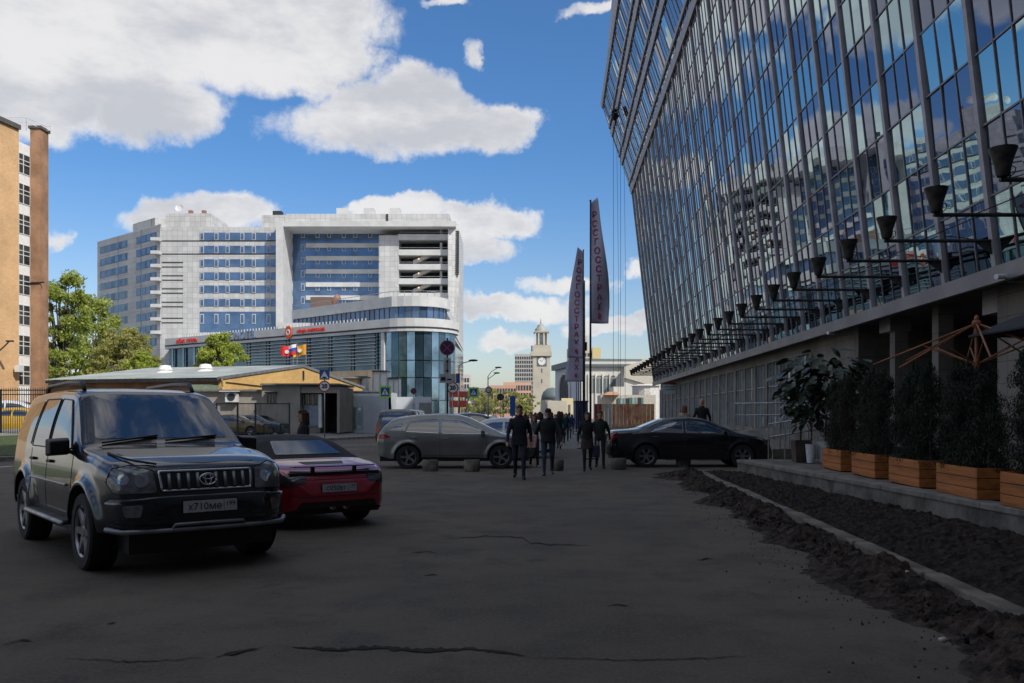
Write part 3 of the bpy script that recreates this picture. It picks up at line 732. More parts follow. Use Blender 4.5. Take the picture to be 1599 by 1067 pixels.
for i in range(len(arc)-1):      # corner panes, storey by storey
    a, b = arc[i], arc[i+1]; rad = ((a+b)/2-Cc).normalized()
    for z0, z1 in ((0.3, 4.2), (4.4, 8.4), (8.6, 11.6), (11.8, zb-.1)):
        q = [a.lerp(b, .03)+rad*.12, a.lerp(b, .97)+rad*.12]
        mb = MB().add([q[0]+Vector((0, 0, z0)), q[1]+Vector((0, 0, z0)), q[1]+Vector((0, 0, z1)), q[0]+Vector((0, 0, z1))]+[p-rad*.1+Vector((0, 0, z)) for p, z in ((q[0], z0), (q[1], z0), (q[1], z1), (q[0], z1))],
                      [(0, 1, 2, 3), (7, 6, 5, 4), (0, 4, 5, 1), (1, 5, 6, 2), (2, 6, 7, 3), (3, 7, 4, 0)])
        mb.build('pane', HGC if (i+int(z0)) % 3 else HGD, hotel, world=True)
for i in (13,):
    a = arc[i]; mb = MB().box((a.x-.2, a.y-1.2, 0), (a.x+1.4, a.y+1.5, zs)); mb.build('stone_pier', BEIGE, hotel, world=True)
# upper podium storey, set back
up0 = Pa.lerp(Pb, .56)+pn*-4.5; ua = [up0, Pb+pn*-1.2+lp*1.0]+[Vector((Cc.x+(Cr-1.6)*math.cos(arc0+t), Cc.y+(Cr-1.6)*math.sin(arc0+t), 0)) for t in np.linspace(R(14), R(165), 12)]
ut = [Vector((ua[-1].x, 221, 0)), Vector((up0.x, 221, 0))]
z1, z2 = GZ(483, 170), GZ(467.5, 170)
podium_band(zt, z1, 0, 'upper_glazing', HG, ua, ut); podium_band(z1, z2, .7, 'upper_fascia', HWP, ua, ut)
mb = MB()
for i in range(2, len(ua)): 
    p = ua[i]; mb.box((p.x-.06, p.y-.12, zt), (p.x+.06, p.y+.05, z1))
for i in range(22): 
    p = ua[0].lerp(ua[1], i/22)+pn*.08; mb.box((p.x-.05, p.y-.05, zt), (p.x+.05, p.y+.05, z1))
mb.build('mullion', MULLD, hotel, world=True)['kind'] = 'stuff'
mb = MB(); rp = [p+Vector((0, 0, z2+1.0)) for p in ring(ua, .3)]; mb.tube(rp, .06, 6)
for p in rp[1:]: mb.tube([p, p-Vector((0, 0, 1.0))], .05, 5)
mb.build('roof_rail', GALV, hotel, world=True)
# roof ducts on the podium
p = Pa.lerp(Pb, .62)+pn*-3
MB().box((p.x-5, p.y-1, zt), (p.x+3, p.y+1, zt+1.2)).build('roof_plinth', HWP, hotel, world=True)
p = P(503, 476, 186); MB().cbox(p, (4.5, 2, 3)).build('roof_unit', mat('brown duct', (.16, .11, .09), .6), hotel, world=True)
p = P(523, 468, 186); MB().tube([p+Vector((-.6, 0, -2)), p, p+Vector((.9, -.4, .5))], .7, 12).build('roof_duct', mat('copper duct', (.30, .15, .12), .5), hotel, world=True, smooth=True)
# lettering on the fascia
ang = math.atan2(lp.y, lp.x)
def fascia_text(x, s, size, m):
    # depth where this column meets the fascia line
    best = min((abs((Pa+lp*q).x/(Pa+lp*q).y*F+CX-x), q) for q in np.linspace(0, LP, 400)); c = Pa+lp*best[1]+pn*.80+Vector((0, 0, (zb+zt)/2+.35))
    put('lettering', text_mesh(s, size, m, .06, .02), hotel, facing(c, ang), world=True)
SRED = mat('sign red', (.62, .03, .02), .4, var=0, emit=.15)
fascia_text(296, 'ибис отель', 1.55, SRED); fascia_text(380, 'NOVOTEL', 2.4, mat('sign pale blue', (.20, .27, .45), .4, var=0)); fascia_text(490, 'adagio киевская', 1.15, SRED)
best = min((abs((Pa+lp*q).x/(Pa+lp*q).y*F+CX-456), q) for q in np.linspace(0, LP, 400)); c = Pa+lp*best[1]+pn*.8+Vector((0, 0, (zb+zt)/2+.2))
Mx = facing(c, ang)
MB().prism([(1.05*math.cos(t)*(1 if abs(math.cos(t)) < .9 else .95), 1.35*math.sin(t)) for t in np.linspace(0, 2*math.pi, 20, endpoint=False)], 0, .2, 0, Mx).build('logo_badge', mat('logo orange', (.70, .10, .03), .4, var=0), hotel, world=True)
MB().lathe([(.36, .18), (.62, .18), (.62, .30), (.36, .30)], 18, 0, Mx, closed=True).build('logo_ring', WHITE, hotel, world=True)

# ================================================================== brick block on the far left
BRK = grid_mat('orange brick', (.70, .41, .19), (.60, .44, .28), .42, .16, 'hz', .02, .85, .08, .3, .5)
BRKD = grid_mat('shaded brown brick', (.42, .22, .12), (.30, .21, .15), .27, .09, 'hz', .012, .85, .18, .3, .5)  # pilaster brick darkened to look less lit than the wall
bb = thing('brick_building', 'tall orange brick building with a white strip of stairwell windows', 'building', (-56, 88, 0))
def BW(Y): return -52.9+.186*(Y-95)
ztb = GZ(203, 95)
MB().prism([(BW(70), 70), (BW(95), 95), (BW(95)-14, 95), (BW(70)-14, 70)], 0, ztb).build('wall', BRK, bb, world=True)
MB().prism([(BW(69.8)+.25, 69.8), (BW(95.0)+.25, 95.0), (BW(95)-.3, 95), (BW(70)-.3, 70)], ztb, ztb+.5).build('parapet', mat('roof edge', (.10, .09, .08), .7), bb, world=True)
MB().prism([(BW(95)-.15, 95), (BW(97)-.15, 97), (BW(97)-6, 97), (BW(95)-6, 95)], 0, ztb-1.2).build('stair_strip', WHITE, bb, world=True)
xs0, xs1 = GX(47, 96.8), GX(75, 96.8)
xs1 = GX(63, 96.8); MB().box((xs0, 96.8, 0), (xs1, 98.5, GZ(201, 96.8))).build('pilaster', BRKD, bb, world=True)
MB().box((xs0-.15, 96.65, GZ(201, 96.8)), (xs1+.15, 98.65, GZ(201, 96.8)+.3)).build('coping', mat('roof edge', (.10, .09, .08), .7), bb, world=True)
FRW = mat('window frame white', (.62, .63, .62), .5, var=.05); WG = mat('dull window glass', (.05, .06, .065), .08, .3, var=.3, scale=1.2)
for i, y in enumerate((255, 302, 349.5, 397, 444, 491.5, 539, 586)):
    za, zb_ = GZ(y+16, 95.5), GZ(y-16, 95.5); ya, yb = 95.12, 96.85
    q = lambda yy, z, d: Vector((BW(yy)-.15+d, yy-d*.186, z))
    fr = MB(); 
    w = MB().add([q(ya, za, .02), q(yb, za, .02), q(yb, zb_, .02), q(ya, zb_, .02)], [(0, 1, 2, 3)]).build('window', WG, bb, world=True)
    for a, b in ((ya, ya+.07), (ya+.66, ya+.76), (yb-.07, yb)):
        fr.add([q(a, za, .06), q(b, za, .06), q(b, zb_, .06), q(a, zb_, .06), q(a, za, 0), q(b, za, 0), q(b, zb_, 0), q(a, zb_, 0)], [(0, 1, 2, 3), (7, 6, 5, 4), (0, 4, 5, 1), (1, 5, 6, 2), (2, 6, 7, 3), (3, 7, 4, 0)])
    for z in (za, (za+zb_)/2-.1, zb_-.08, zb_-.75):
        fr.add([q(ya, z, .055), q(yb, z, .055), q(yb, z+.08, .055), q(ya, z+.08, .055), q(ya, z, 0), q(yb, z, 0), q(yb, z+.08, 0), q(ya, z+.08, 0)], [(0, 1, 2, 3), (7, 6, 5, 4), (0, 4, 5, 1), (1, 5, 6, 2), (2, 6, 7, 3), (3, 7, 4, 0)])
    sub('window_frame', fr, FRW, w)
mb = MB(); 
for a, b in (((-52.2, 95.2), (-51.6, 98)), ((-52.2, 95.2), (-55, 95)), ((-51.6, 98), (-50.9, 98))):
    for h in (.5, 1.0): mb.tube([(a[0], a[1], ztb+.4+h), (b[0], b[1], ztb+.4+h)], .035, 5)
    mb.tube([(a[0], a[1], ztb), (a[0], a[1], ztb+1.4)], .04, 5); mb.tube([(b[0], b[1], ztb), (b[0], b[1], ztb+1.4)], .04, 5)
mb.build('roof_railing', WHITE, bb, world=True)
p = P(30, 576, 94.3); MB().cbox(p, (.5, .9, .7)).build('air_conditioner', FRW, bb, world=True)
p = P(8, 540, 91); MB().tube([p+Vector((-.9, 0, -.8)), p, p+Vector((.5, -.2, .4))], .07, 6).cbox(p+Vector((.6, -.2, .45)), (.7, .3, .16)).build('wall_lamp', DSTEEL, bb, world=True)
MB().tube([(GX(47, 96.7), 96.7, GZ(442, 96.7)), (GX(69, 96.7), 96.7, GZ(441, 96.7))], .08, 6).build('pipe', DSTEEL, bb, world=True)

# ================================================================== warehouse with metal roof and yellow gable
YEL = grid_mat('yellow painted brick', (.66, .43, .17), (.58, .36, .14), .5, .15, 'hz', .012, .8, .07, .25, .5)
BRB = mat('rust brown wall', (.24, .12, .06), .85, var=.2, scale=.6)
wh = thing('warehouse', 'low warehouse with grey corrugated roof and sunlit yellow brick gable', 'warehouse', (-25, 76, 0))
P1, P2 = Vector((-21.6, 66, 0)), Vector((-15.0, 89, 0)); gd = (P2-P1).normalized(); GL = (P2-P1).length; lg = Vector((-gd.y, gd.x, 0)); LG = 15.6
ze, za = 4.4, 5.85
def wq(s, t, z): return P1+gd*s+lg*t+Vector((0, 0, z))
for z0_, nm, m, a, b in ((0, 'gable_wall', YEL, 0, GL),):
    mb = MB().add([wq(0, 0, 0), wq(GL, 0, 0), wq(GL, 0, ze), wq(GL/2, 0, za), wq(0, 0, ze)]+[wq(0, .35, 0), wq(GL, .35, 0), wq(GL, .35, ze), wq(GL/2, .35, za), wq(0, .35, ze)],
                  [(0, 1, 2, 3, 4), (9, 8, 7, 6, 5)]+[(i, 5+i, 5+(i+1) % 5, (i+1) % 5) for i in range(5)]); mb.build(nm, m, wh, world=True)
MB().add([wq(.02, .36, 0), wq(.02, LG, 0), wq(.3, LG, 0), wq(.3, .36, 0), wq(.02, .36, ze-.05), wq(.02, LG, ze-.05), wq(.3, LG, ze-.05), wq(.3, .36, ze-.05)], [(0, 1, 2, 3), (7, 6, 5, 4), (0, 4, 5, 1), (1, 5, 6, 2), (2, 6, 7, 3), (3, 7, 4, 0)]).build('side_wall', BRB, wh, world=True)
ROOFM = mat('corrugated roof', (.36, .39, .38), .5, .25, var=.12, scale=.4)
for side in (0, 1):
    mb = MB(); n = 150; vs = []; 
    for k in range(n+1):
        t = -.07+(LG+.3)*k/n; c = .05*(k % 2)
        e = wq(-.55 if side == 0 else GL+.55, t, ze-.06+c); r = wq(GL/2, t, za+.06+c); vs += [e, r]
    fs = [(2*k, 2*k+1, 2*k+3, 2*k+2) if side == 0 else (2*k+2, 2*k+3, 2*k+1, 2*k) for k in range(n)]; mb.add(vs, fs); mb.build('roof_slope', ROOFM, wh, world=True)
    e = -.6 if side == 0 else GL+.6
    mb = MB(); bar(mb, wq(e, -.06, ze-.1), wq(GL/2, -.06, za+.03), lg*-1, .22, .04); mb.build('verge_board', GALV, wh, world=True)
MB().add([wq(-.58, -.3, ze-.32), wq(-.58, LG, ze-.32), wq(-.50, LG, ze-.32), wq(-.50, -.3, ze-.32), wq(-.58, -.3, ze-.12), wq(-.58, LG, ze-.12), wq(-.50, LG, ze-.12), wq(-.50, -.3, ze-.12)], [(0, 1, 2, 3), (7, 6, 5, 4), (0, 4, 5, 1), (1, 5, 6, 2), (2, 6, 7, 3), (3, 7, 4, 0)]).build('gutter', DSTEEL, wh, world=True)
MB().tube([wq(-.5, -.3, ze-.2), wq(-.1, -.12, ze-.7), wq(-.1, -.12, 0)], .07, 6).build('downpipe', YEL, wh, world=True)
MB().tube([wq(.4, -.06, ze-.35), wq(GL*.3, -.08, ze-.55), wq(GL*.7, -.06, ze-.6), wq(GL-.3, -.06, ze-.55)], .035, 5).build('cable', DSTEEL, wh, world=True)
p = wq(GL*.62, -.05, 3.9); MB().cbox(p, (.5, .3, .45)).build('vent', HD, wh, world=True); p = wq(GL*.5, -.06, za-.8); MB().cbox(p, (.14, .14, .8)).build('bracket', DSTEEL, wh, world=True)
for x, y in ((258, 583), (321, 581)):
    Yv = 74; v = thing('roof_ventilator', f'white dome-capped roof ventilator on the grey roof, {"left" if x < 300 else "right"} of the two', 'ventilator', P(x, y, Yv)-Vector((0, 0, .15)), group='roof ventilators')
    MB().lathe([(.72, 0), (.80, .05), (.55, .35), (.50, .40)], 18).build('skirt', WHITE, v, smooth=True, angle=40)
    MB().lathe([(.50, .40), (.60, .42), (.50, .62), (.42, .78), (.02, .84)], 18).build('cap', WHITE, v, smooth=True, angle=40)
# grey flat-roofed pavilion in the shade before it
GREYW = mat('grey rendered wall', (.30, .27, .235), .85, var=.10, scale=.8, bump=.15, bscale=30)
pv = thing('pavilion', 'grey rendered flat-roofed pavilion with dark entrance before the yellow gable', 'pavilion', (GX(440, 62), 64, .6))
KY = 62.0
def kb(x0, x1, y0, y1, d0, d1, name, m, par=None): return MB().box((GX(x0, KY), KY+d0, GZ(y1, KY)), (GX(x1, KY), KY+d1, GZ(y0, KY))).build(name, m, par or pv, world=True)
kb(300, 412, 611, 676, 0, 5, 'low_wing', GREYW); kb(412, 471, 602, 676, -.5, 5, 'wall', GREYW); kb(471, 532, 604, 614, -.4, 5, 'entrance_lintel', GREYW)
kb(471, 498, 614, 676, .4, 5, 'wall', GREYW); kb(528, 532, 614, 676, -.4, 5, 'pier', GREYW); kb(500, 528, 614, 676, 3.5, 5, 'recess_wall', mat('dark tile', (.06, .06, .055), .6, var=.3, scale=3))
kb(298, 414, 608.5, 611.5, -.3, 5.2, 'roof_edge', mat('roof felt', (.16, .15, .14), .8)); kb(411, 533, 599.5, 602.2, -.8, 5.2, 'roof_edge', MATS['roof felt'])
kb(473, 496, 616, 632, .3, .45, 'window', WG); 
for x in (473, 481, 488, 496): kb(x-.7, x+.7, 616, 632, .2, .32, 'window_bar', MULL)
kb(473, 497, 633, 666, .3, .42, 'door', mat('pale blue door', (.26, .30, .36), .5, var=.08)); kb(498.2, 503, 616, 668, -.2, .3, 'doorpost', FRW)
kb(420, 434, 615, 629, -.56, -.48, 'window', WG); kb(419, 436, 612.5, 614.5, -1.0, -.5, 'awning', DSTEEL)
for x in (424.5, 429.5): kb(x-.4, x+.4, 615, 629, -.6, -.55, 'window_bar', MULL)
kb(287, 320, 600, 609, 1, 3, 'roof_hatch', mat('green hatch', (.20, .25, .18), .6)); 
ac = thing('air_conditioner', 'white air conditioner unit under a small canopy on the grey pavilion', 'air conditioner', P(361, 620, KY-.45))
MB().box((-.42, -.02, -.36), (.42, .42, .30)).build('casing', FRW, ac); MB().lathe([(.27, -.03), (.27, -.06), (.02, -.06)], 16, 0, None, 'y').build('fan_grille', HD, ac)
MB().box((-.75, -.3, .36), (.55, .45, .41)).build('canopy', FRW, ac)
# white rendered wall with its gate
wb = thing('white_annex', 'pale rendered annex wall with sheet metal gate beside the pavilion', 'wall', (GX(570, 66), 68, .5))
WR = mat('shade blue render', (.52, .56, .60), .8, var=.06, scale=.8)  # white wall; the bluish cast of its shade is put into this colour
KY = 66.0
def kb2(x0, x1, y0, y1, d0, d1, name, m): return MB().box((GX(x0, KY), KY+d0, GZ(y1, KY)), (GX(x1, KY), KY+d1, GZ(y0, KY))).build(name, m, wb, world=True)
kb2(532, 606, 612, 678, 1, 1.6, 'wall', WR); kb2(531, 607, 610, 612, .9, 1.8, 'coping', GALV); kb2(606, 664, 618, 682, 5, 5.5, 'wall', WR); kb2(604, 606, 612, 680, 1, 5.2, 'return_wall', WR)
kb2(533, 553, 636, 667, .7, .98, 'gate', mat('sheet metal gate', (.24, .25, .25), .55, .3, var=.1))
for k in range(8): kb2(533.8+k*2.5, 534.8+k*2.5, 637, 666, .6, .7, 'gate_rib', MATS['sheet metal gate'])
kb2(534, 547, 607, 615, .3, .5, 'street_sign', mat('street sign red', (.22, .04, .04), .5))
kb2(645, 664, 628, 668, 4.2, 4.9, 'shutter', mat('sheet metal gate', (.2, .2, .2)))
tt = thing('info_totem', 'slim grey information totem standing by the sheet metal gate', 'totem', (GX(562, 63), 63, .55)); MB().box((-.2, -.1, 0), (.2, .1, 1.75)).build('panel', mat('totem grey', (.25, .28, .30), .5, var=.1), tt, bevel=.02)
MB().lathe([(.11, -.12), (.11, -.14), (.02, -.14)], 16, 0, Matrix.Translation((0, 0, 1.45)), 'y').build('roundel', FRW, tt)
for i in range(5): MB().box((-.15, -.115, .35+i*.17), (.15, -.10, .44+i*.17)).build('text_row', MATS['sign text'] if 'sign text' in MATS else INK, tt)
# sunlit sheds and bill boards behind it
sh = thing('yellow_shed', 'small sunlit orange brick shed above the annex roof', 'shed', (GX(540, 108), 110, 0)); MB().box((GX(520, 108), 108, 0), (GX(556, 108), 114, GZ(591, 108))).build('wall', YEL, sh, world=True)
MB().box((GX(518, 108), 107.6, GZ(591, 108)), (GX(559, 108), 114.4, GZ(589, 108))).build('roof', GALV, sh, world=True)
for i, (x0, x1, y0, y1, lab) in enumerate([(557, 575, 590, 611, 'white panelled cabin left of the tall white cabinet'), (584, 606, 581, 603, 'tall white framed cabinet catching the sun'), (608, 624, 592, 612, 'white cabin right of the tall white cabinet')]):
    c = thing('site_cabin', lab, 'cabin', (GX((x0+x1)/2, 112), 112, 0), group='site cabins'); MB().box((GX(x0, 112), 111, 0), (GX(x1, 112), 113.5, GZ(y0, 112))).build('wall', WHITE, c, world=True)
    MB().box((GX(x0-.8, 112), 110.7, GZ(y0, 112)), (GX(x1+.8, 112), 113.8, GZ(y0-1.6, 112))).build('roof', DSTEEL, c, world=True)
    for k in (0, .5, 1): x = x0+(x1-x0)*k; MB().box((GX(x, 112)-.06, 110.9, 0), (GX(x, 112)+.06, 111.0, GZ(y0, 112))).build('frame_post', GALV, c, world=True)

# ================================================================== far end of the street
STN = mat('station cream', (.47, .43, .35), .75, var=.08, scale=.1); STW = mat('station white', (.62, .60, .54), .75, var=.06, scale=.1); STD = mat('station slate', (.12, .15, .16), .6, var=.15)
ct = thing('clock_tower', 'tall cream stone clock tower with stepped top and spire', 'tower', (GX(845, 470), 470, 0)); CY = 470.
def cb(x0, x1, y0, y1, d, name, m, par=ct, YY=CY, yo=0): 
    w = GX(x1, YY)-GX(x0, YY); cy = YY+yo; return MB().box((GX(x0, YY), cy-w/2*d, GZ(y1, YY)), (GX(x1, YY), cy+w/2*d, GZ(y0, YY))).build(name, m, par, world=True)
cb(832, 858.5, 557, 652, 1, 'shaft', STN); cb(829, 861, 550, 557, 1, 'cornice', STN); cb(833, 857.5, 540, 550, 1, 'belvedere_base', STN); cb(835.5, 855, 520, 540, .8, 'belvedere', STN)
for x in (836, 841, 849, 854.5): cb(x-.9, x+.9, 521, 539, 1, 'column', STW, yo=-3.4)
cb(833.5, 857, 518, 520.5, 1, 'cornice', STN); cb(842.5, 848, 524, 536, .6, 'bell_opening', STD, yo=-3)
MB().lathe([(3.2, GZ(518, CY)), (3.0, GZ(514, CY)), (1.9, GZ(511, CY)), (1.7, GZ(508, CY)), (.5, GZ(506, CY)), (.25, GZ(500, CY)), (.02, GZ(497, CY))], 16, 0, Matrix.Translation((GX(844.5, CY), CY, 0))).build('spire', mat('spire copper', (.34, .36, .33), .6), ct, world=True, smooth=True, angle=40)
for x in (830.5, 859.5): cb(x-1.2, x+1.2, 540, 550, 1, 'statue', STN)
Mc = Matrix.Translation((GX(845.5, CY), CY-4.6, GZ(565.5, CY)))
MB().box((-2.6, 0, -2.6), (2.6, .3, 2.6), 0, Mc).build('clock_surround', STD, ct, world=True)
cf = MB().lathe([(2.05, -.1), (2.05, -.25), (.02, -.25)], 24, 0, Mc, 'y').build('clock_face', WHITE, ct, world=True)
hm = MB().box((-.10, -.33, 0), (.10, -.27, 1.1), 0, Mc @ Matrix.Rotation(R(-55), 4, 'Y')).box((-.08, -.33, 0), (.08, -.27, 1.6), 0, Mc @ Matrix.Rotation(R(40), 4, 'Y'))
for k in range(12): hm.box((-.07, -.32, 1.6), (.07, -.27, 1.9), 0, Mc @ Matrix.Rotation(R(30*k), 4, 'Y'))
sub('clock_hands', hm, INK, cf)
for y in (580, 596): cb(844.5, 846.5, y-3.5, y+3, .2, 'slit_window', STD, yo=-4.5)
st = thing('station_hall', 'pale railway station hall with dark roof, big arch and arcade of windows', 'station', (GX(930, 380), 385, 0)); SY = 380.
mb = MB().add([P(866, 575, 400), P(905, 560, 360), P(905, 652, 360), P(866, 652, 400)], [(0, 3, 2, 1)]); 
a, b = Vector((GX(867, 400), 400, 0)), Vector((GX(907, 352), 352, 0)); sd = (b-a).normalized(); sn = Vector((sd.y, -sd.x, 0)); SLn = (b-a).length
def sq(s0, s1, z0, z1, d0, d1, name, m):
    q = [a+sd*s+sn*d for s, d in ((s0, d0), (s1, d0), (s1, d1), (s0, d1))]; vs = [p+Vector((0, 0, z)) for z in (z0, z1) for p in q]
    return MB().add(vs, [(0, 1, 2, 3), (7, 6, 5, 4), (0, 4, 5, 1), (1, 5, 6, 2), (2, 6, 7, 3), (3, 7, 4, 0)]).build(name, m, st, world=True)
zr = 21.5
sq(0, SLn, 0, zr, -25, 0, 'side_wall', mat('station grey wall', (.50, .53, .58), .75, var=.06)); sq(-1, SLn+1.2, zr, zr+2.4, -25, 1.6, 'side_eaves', STD)
mb = MB(); n = 20; c0 = SLn*.42; rr = SLn*.20; pts = [(c0-rr, 0), (c0+rr, 0)]+[(c0+rr*math.cos(t), 11.5+rr*.75*math.sin(t)) for t in np.linspace(0, math.pi, n)]
vs = [a+sd*s+sn*.3+Vector((0, 0, z)) for s, z in pts]; mb.add(vs, [tuple(range(len(vs)))]); mb.build('great_arch', HD, st, world=True)
mb = MB(); tp = [a+sd*(c0+(rr+.5)*math.cos(t))+sn*.4+Vector((0, 0, 11.5+(rr*.75+.5)*math.sin(t))) for t in np.linspace(0, math.pi, n)]; mb.tube([a+sd*(c0+rr+.5)+sn*.4]+tp+[a+sd*(c0-rr-.5)+sn*.4], .6, 6); mb.build('arch_moulding', STW, st, world=True)
for k in (-.5, 0, .5): s = c0+rr*k; sq(s-.15, s+.15, 0, 14, .3, .5, 'arch_mullion', STD)
fx0, fx1 = b.x, GX(1000, 352)
MB().box((fx0, 352, 0), (fx1, 380, GZ(573, 352))).build('front_wall', STW, st, world=True); MB().box((fx0-1, 350.6, GZ(573, 352)), (fx1+1, 381, GZ(569, 352))).build('eaves', STD, st, world=True); MB().box((fx0-.6, 351, GZ(569, 352)), (fx1+.6, 381, GZ(565, 352))).build('parapet', STW, st, world=True)
for i, x in enumerate((924.5, 935.5, 946.5, 957.5)):
    w = 1.05; zc = GZ(590.5, 352); cx_ = GX(x, 352)
    pts = [(cx_-w, GZ(614, 352)), (cx_+w, GZ(614, 352))]+[(cx_+w*math.cos(t), zc+w*math.sin(t)) for t in np.linspace(0, math.pi, 14)]
    win = MB().add([Vector((x_, 351.9, z_)) for x_, z_ in pts], [tuple(range(len(pts)))]).build('arched_window', STD, st, world=True)
    sub('window_bar', MB().box((cx_-.08, 351.8, GZ(614, 352)), (cx_+.08, 351.88, zc+w)).box((cx_-w, 351.8, zc-.1), (cx_+w, 351.88, zc+.1)), STW, win)
    MB().box((GX(x-5.6, 352)-.2, 351.4, 0), (GX(x-5.6, 352)+.2, 352, zc+1.6)).build('pilaster', STW, st, world=True)
MB().box((GX(860, 372), 372, 0), (GX(912, 372), 380, GZ(634, 372))).build('low_range', STW, st, world=True)
MB().box((GX(855, 300), 300, 0), (GX(885, 300), 306, GZ(626, 300))).build('side_range', STN, st, world=True)
dome = MB().lathe([(5.2, 0), (5.0, 2), (4.1, 4), (2.4, 5.4), (.02, 6)], 20, 0, Matrix.Translation((GX(862, 420), 420, GZ(625, 420)))); dome.build('dome', STD, st, world=True, smooth=True)
MB().lathe([(5.6, 0), (5.4, GZ(625, 420))], 20, 0, Matrix.Translation((GX(862, 420), 420, 0))).build('dome_drum', STN, st, world=True)
en = MB().box((GX(877, 330), 330, 0), (GX(895, 330), 334, GZ(622, 330))).build('entrance_block', mat('yellow cream', (.70, .58, .36), .7), st, world=True)  # brighter, yellower cream than the other station walls
for x in (881, 889): sub('entrance_door', MB().box((GX(x-1.8, 330), 329.9, 0), (GX(x+1.8, 330), 330.0, GZ(632, 330))), STD, en)
# slab tower with gridded face
def grid_block(name, lab, cat, x0, x1, y0, Y, cols, rowsn, m, mw, depth=14):
    t = thing(name, lab, cat, (GX((x0+x1)/2, Y), Y, 0)); MB().box((GX(x0, Y), Y, 0), (GX(x1, Y), Y+depth, GZ(y0, Y))).build('wall', m, t, world=True)
    w = (GX(x1, Y)-GX(x0, Y))/cols; h = (GZ(y0, Y)-3)/rowsn; me = MB().box((-w*.36, -.06, -h*.34), (w*.36, .02, h*.34)).mesh('window', mw)
    for i in range(cols):
        for j in range(rowsn):
            o = link('window', me, t); o.location = Vector((GX(x0, Y)+w*(i+.5), Y-.02, GZ(y0, Y)-1.2-h*(j+.5)))-t.location
    return t
WDK = mat('far window', (.07, .09, .11), .2, .3, var=.2)
grid_block('slab_block', 'grey gridded high slab block behind the clock tower', 'building', 804, 832, 553, 560, 8, 14, mat('slab frame', (.42, .41, .38), .7), WDK)
grid_block('apartment_block', 'pale stepped apartment block far behind the bus lane lamps', 'building', 712, 733, 585, 420, 5, 6, mat('far cream', (.60, .54, .48), .7), WDK)
grid_block('apartment_block', 'white tower section standing over the pale stepped block', 'building', 708, 722, 570, 436, 3, 8, mat('far white', (.62, .60, .58), .7), WDK)
grid_block('terraced_block', 'long pink brick block above the far trees', 'building', 762, 806, 602, 520, 10, 4, mat('far pink brick', (.55, .33, .24), .75), WDK)
grid_block('terraced_block', 'taller pink brick block next to the slab block', 'building', 786, 830, 597, 540, 10, 4, mat('far peach brick', (.60, .38, .27), .75), WDK)
grid_block('terraced_block', 'low dark roofed block behind the trees on the left of the avenue', 'building', 722, 764, 606, 500, 9, 4, mat('far grey', (.24, .21, .20), .75), WDK)
hr = grid_block('highrise', 'cream high-rise with a spire rising behind the station roof', 'building', 890, 938, 548, 700, 9, 12, mat('far tan', (.58, .48, .38), .75), WDK, 20)
for x0, x1, y0, nm in ((886, 898, 545, 'turret'), (908, 918, 535, 'turret'), (911, 916, 525, 'turret')):
    MB().box((GX(x0, 705), 701+nm.count('z'), 0), (GX(x1, 705), 712, GZ(y0, 705))).build(nm, MATS['far tan'], hr, world=True)
MB().tube([P(913.5, 526, 706), P(913.5, 512, 706)], [1.4, .1], 8).build('spire', MATS['far tan'], hr, world=True)
MB().box((GX(925, 698), 698, 0), (GX(938, 698), 705, GZ(543, 698))).build('corner_bay', mat('far yellow', (.62, .52, .25), .7), hr, world=True)
# train shed roof, market pavilions, painted hoarding
ts = thing('train_shed', 'pale sloping train shed roof beside the tower prow', 'shed', (GX(1000, 330), 335, 0))
MB().add([P(975, 573, 345), P(1030, 553, 345), P(1030, 606, 345), P(975, 590, 345)]+[p+Vector((4, 30, 0)) for p in (P(975, 573, 345), P(1030, 553, 345), P(1030, 606, 345), P(975, 590, 345))], [(0, 3, 2, 1), (4, 5, 6, 7), (0, 1, 5, 4), (1, 2, 6, 5), (2, 3, 7, 6), (3, 0, 4, 7)]).build('roof', mat('shed roof', (.55, .50, .42), .7), ts, world=True)
MB().box((GX(975, 346), 346, 0), (GX(1035, 346), 370, GZ(586, 346))).build('wall', STW, ts, world=True)
MB().box((GX(958, 320), 320, 0), (GX(1030, 320), 330, GZ(604, 320))).build('low_wall', STW, ts, world=True)
mp = thing('market_pavilion', 'row of glazed market stalls behind the painted hoarding', 'pavilion', (GX(975, 150), 152, 0))
MB().box((GX(938, 150), 150, 0), (GX(1024, 150), 156, GZ(617, 150))).build('wall', mat('stall cream', (.52, .47, .40), .7), mp, world=True)
for i in range(9):
    x = 964+i*4.6; MB().box((GX(x, 150), 149.8, 1.0), (GX(x+3.8, 150), 149.98, GZ(621+(i < 4)*1, 150))).build('stall_window', mat(['stall green', 'stall teal', 'stall grey', 'stall dark'][i % 4], [(.10, .20, .16), (.30, .42, .44), (.3, .3, .3), (.05, .06, .06)][i % 4], .3), mp, world=True)
MB().add([P(944, 617, 148), P(968, 617, 148), P(963, 612, 150), P(950, 612, 150)]+[p+Vector((0, 5, 0)) for p in (P(944, 617, 148), P(968, 617, 148), P(963, 612, 150), P(950, 612, 150))], [(0, 1, 2, 3), (7, 6, 5, 4), (0, 4, 5, 1), (1, 5, 6, 2), (2, 6, 7, 3), (3, 7, 4, 0)]).build('hipped_roof', mat('terracotta', (.48, .26, .14), .7), mp, world=True)
MB().lathe([(2.4, 0), (2.4, GZ(604, 160)), (2.8, GZ(603, 160)), (1.2, GZ(600, 160))], 14, 0, Matrix.Translation((GX(1008, 160), 160, 0))).build('drum', mat('stall white', (.60, .58, .55), .7), mp, world=True)
hd = thing('hoarding', 'brightly painted red orange and yellow site hoarding across the far pavement', 'hoarding', (GX(975, 112), 112, 0))
hc = [('hoarding red', (.36, .06, .04)), ('hoarding rust', (.42, .13, .05)), ('hoarding grey', (.36, .36, .30)), ('hoarding yellow', (.46, .36, .10))]
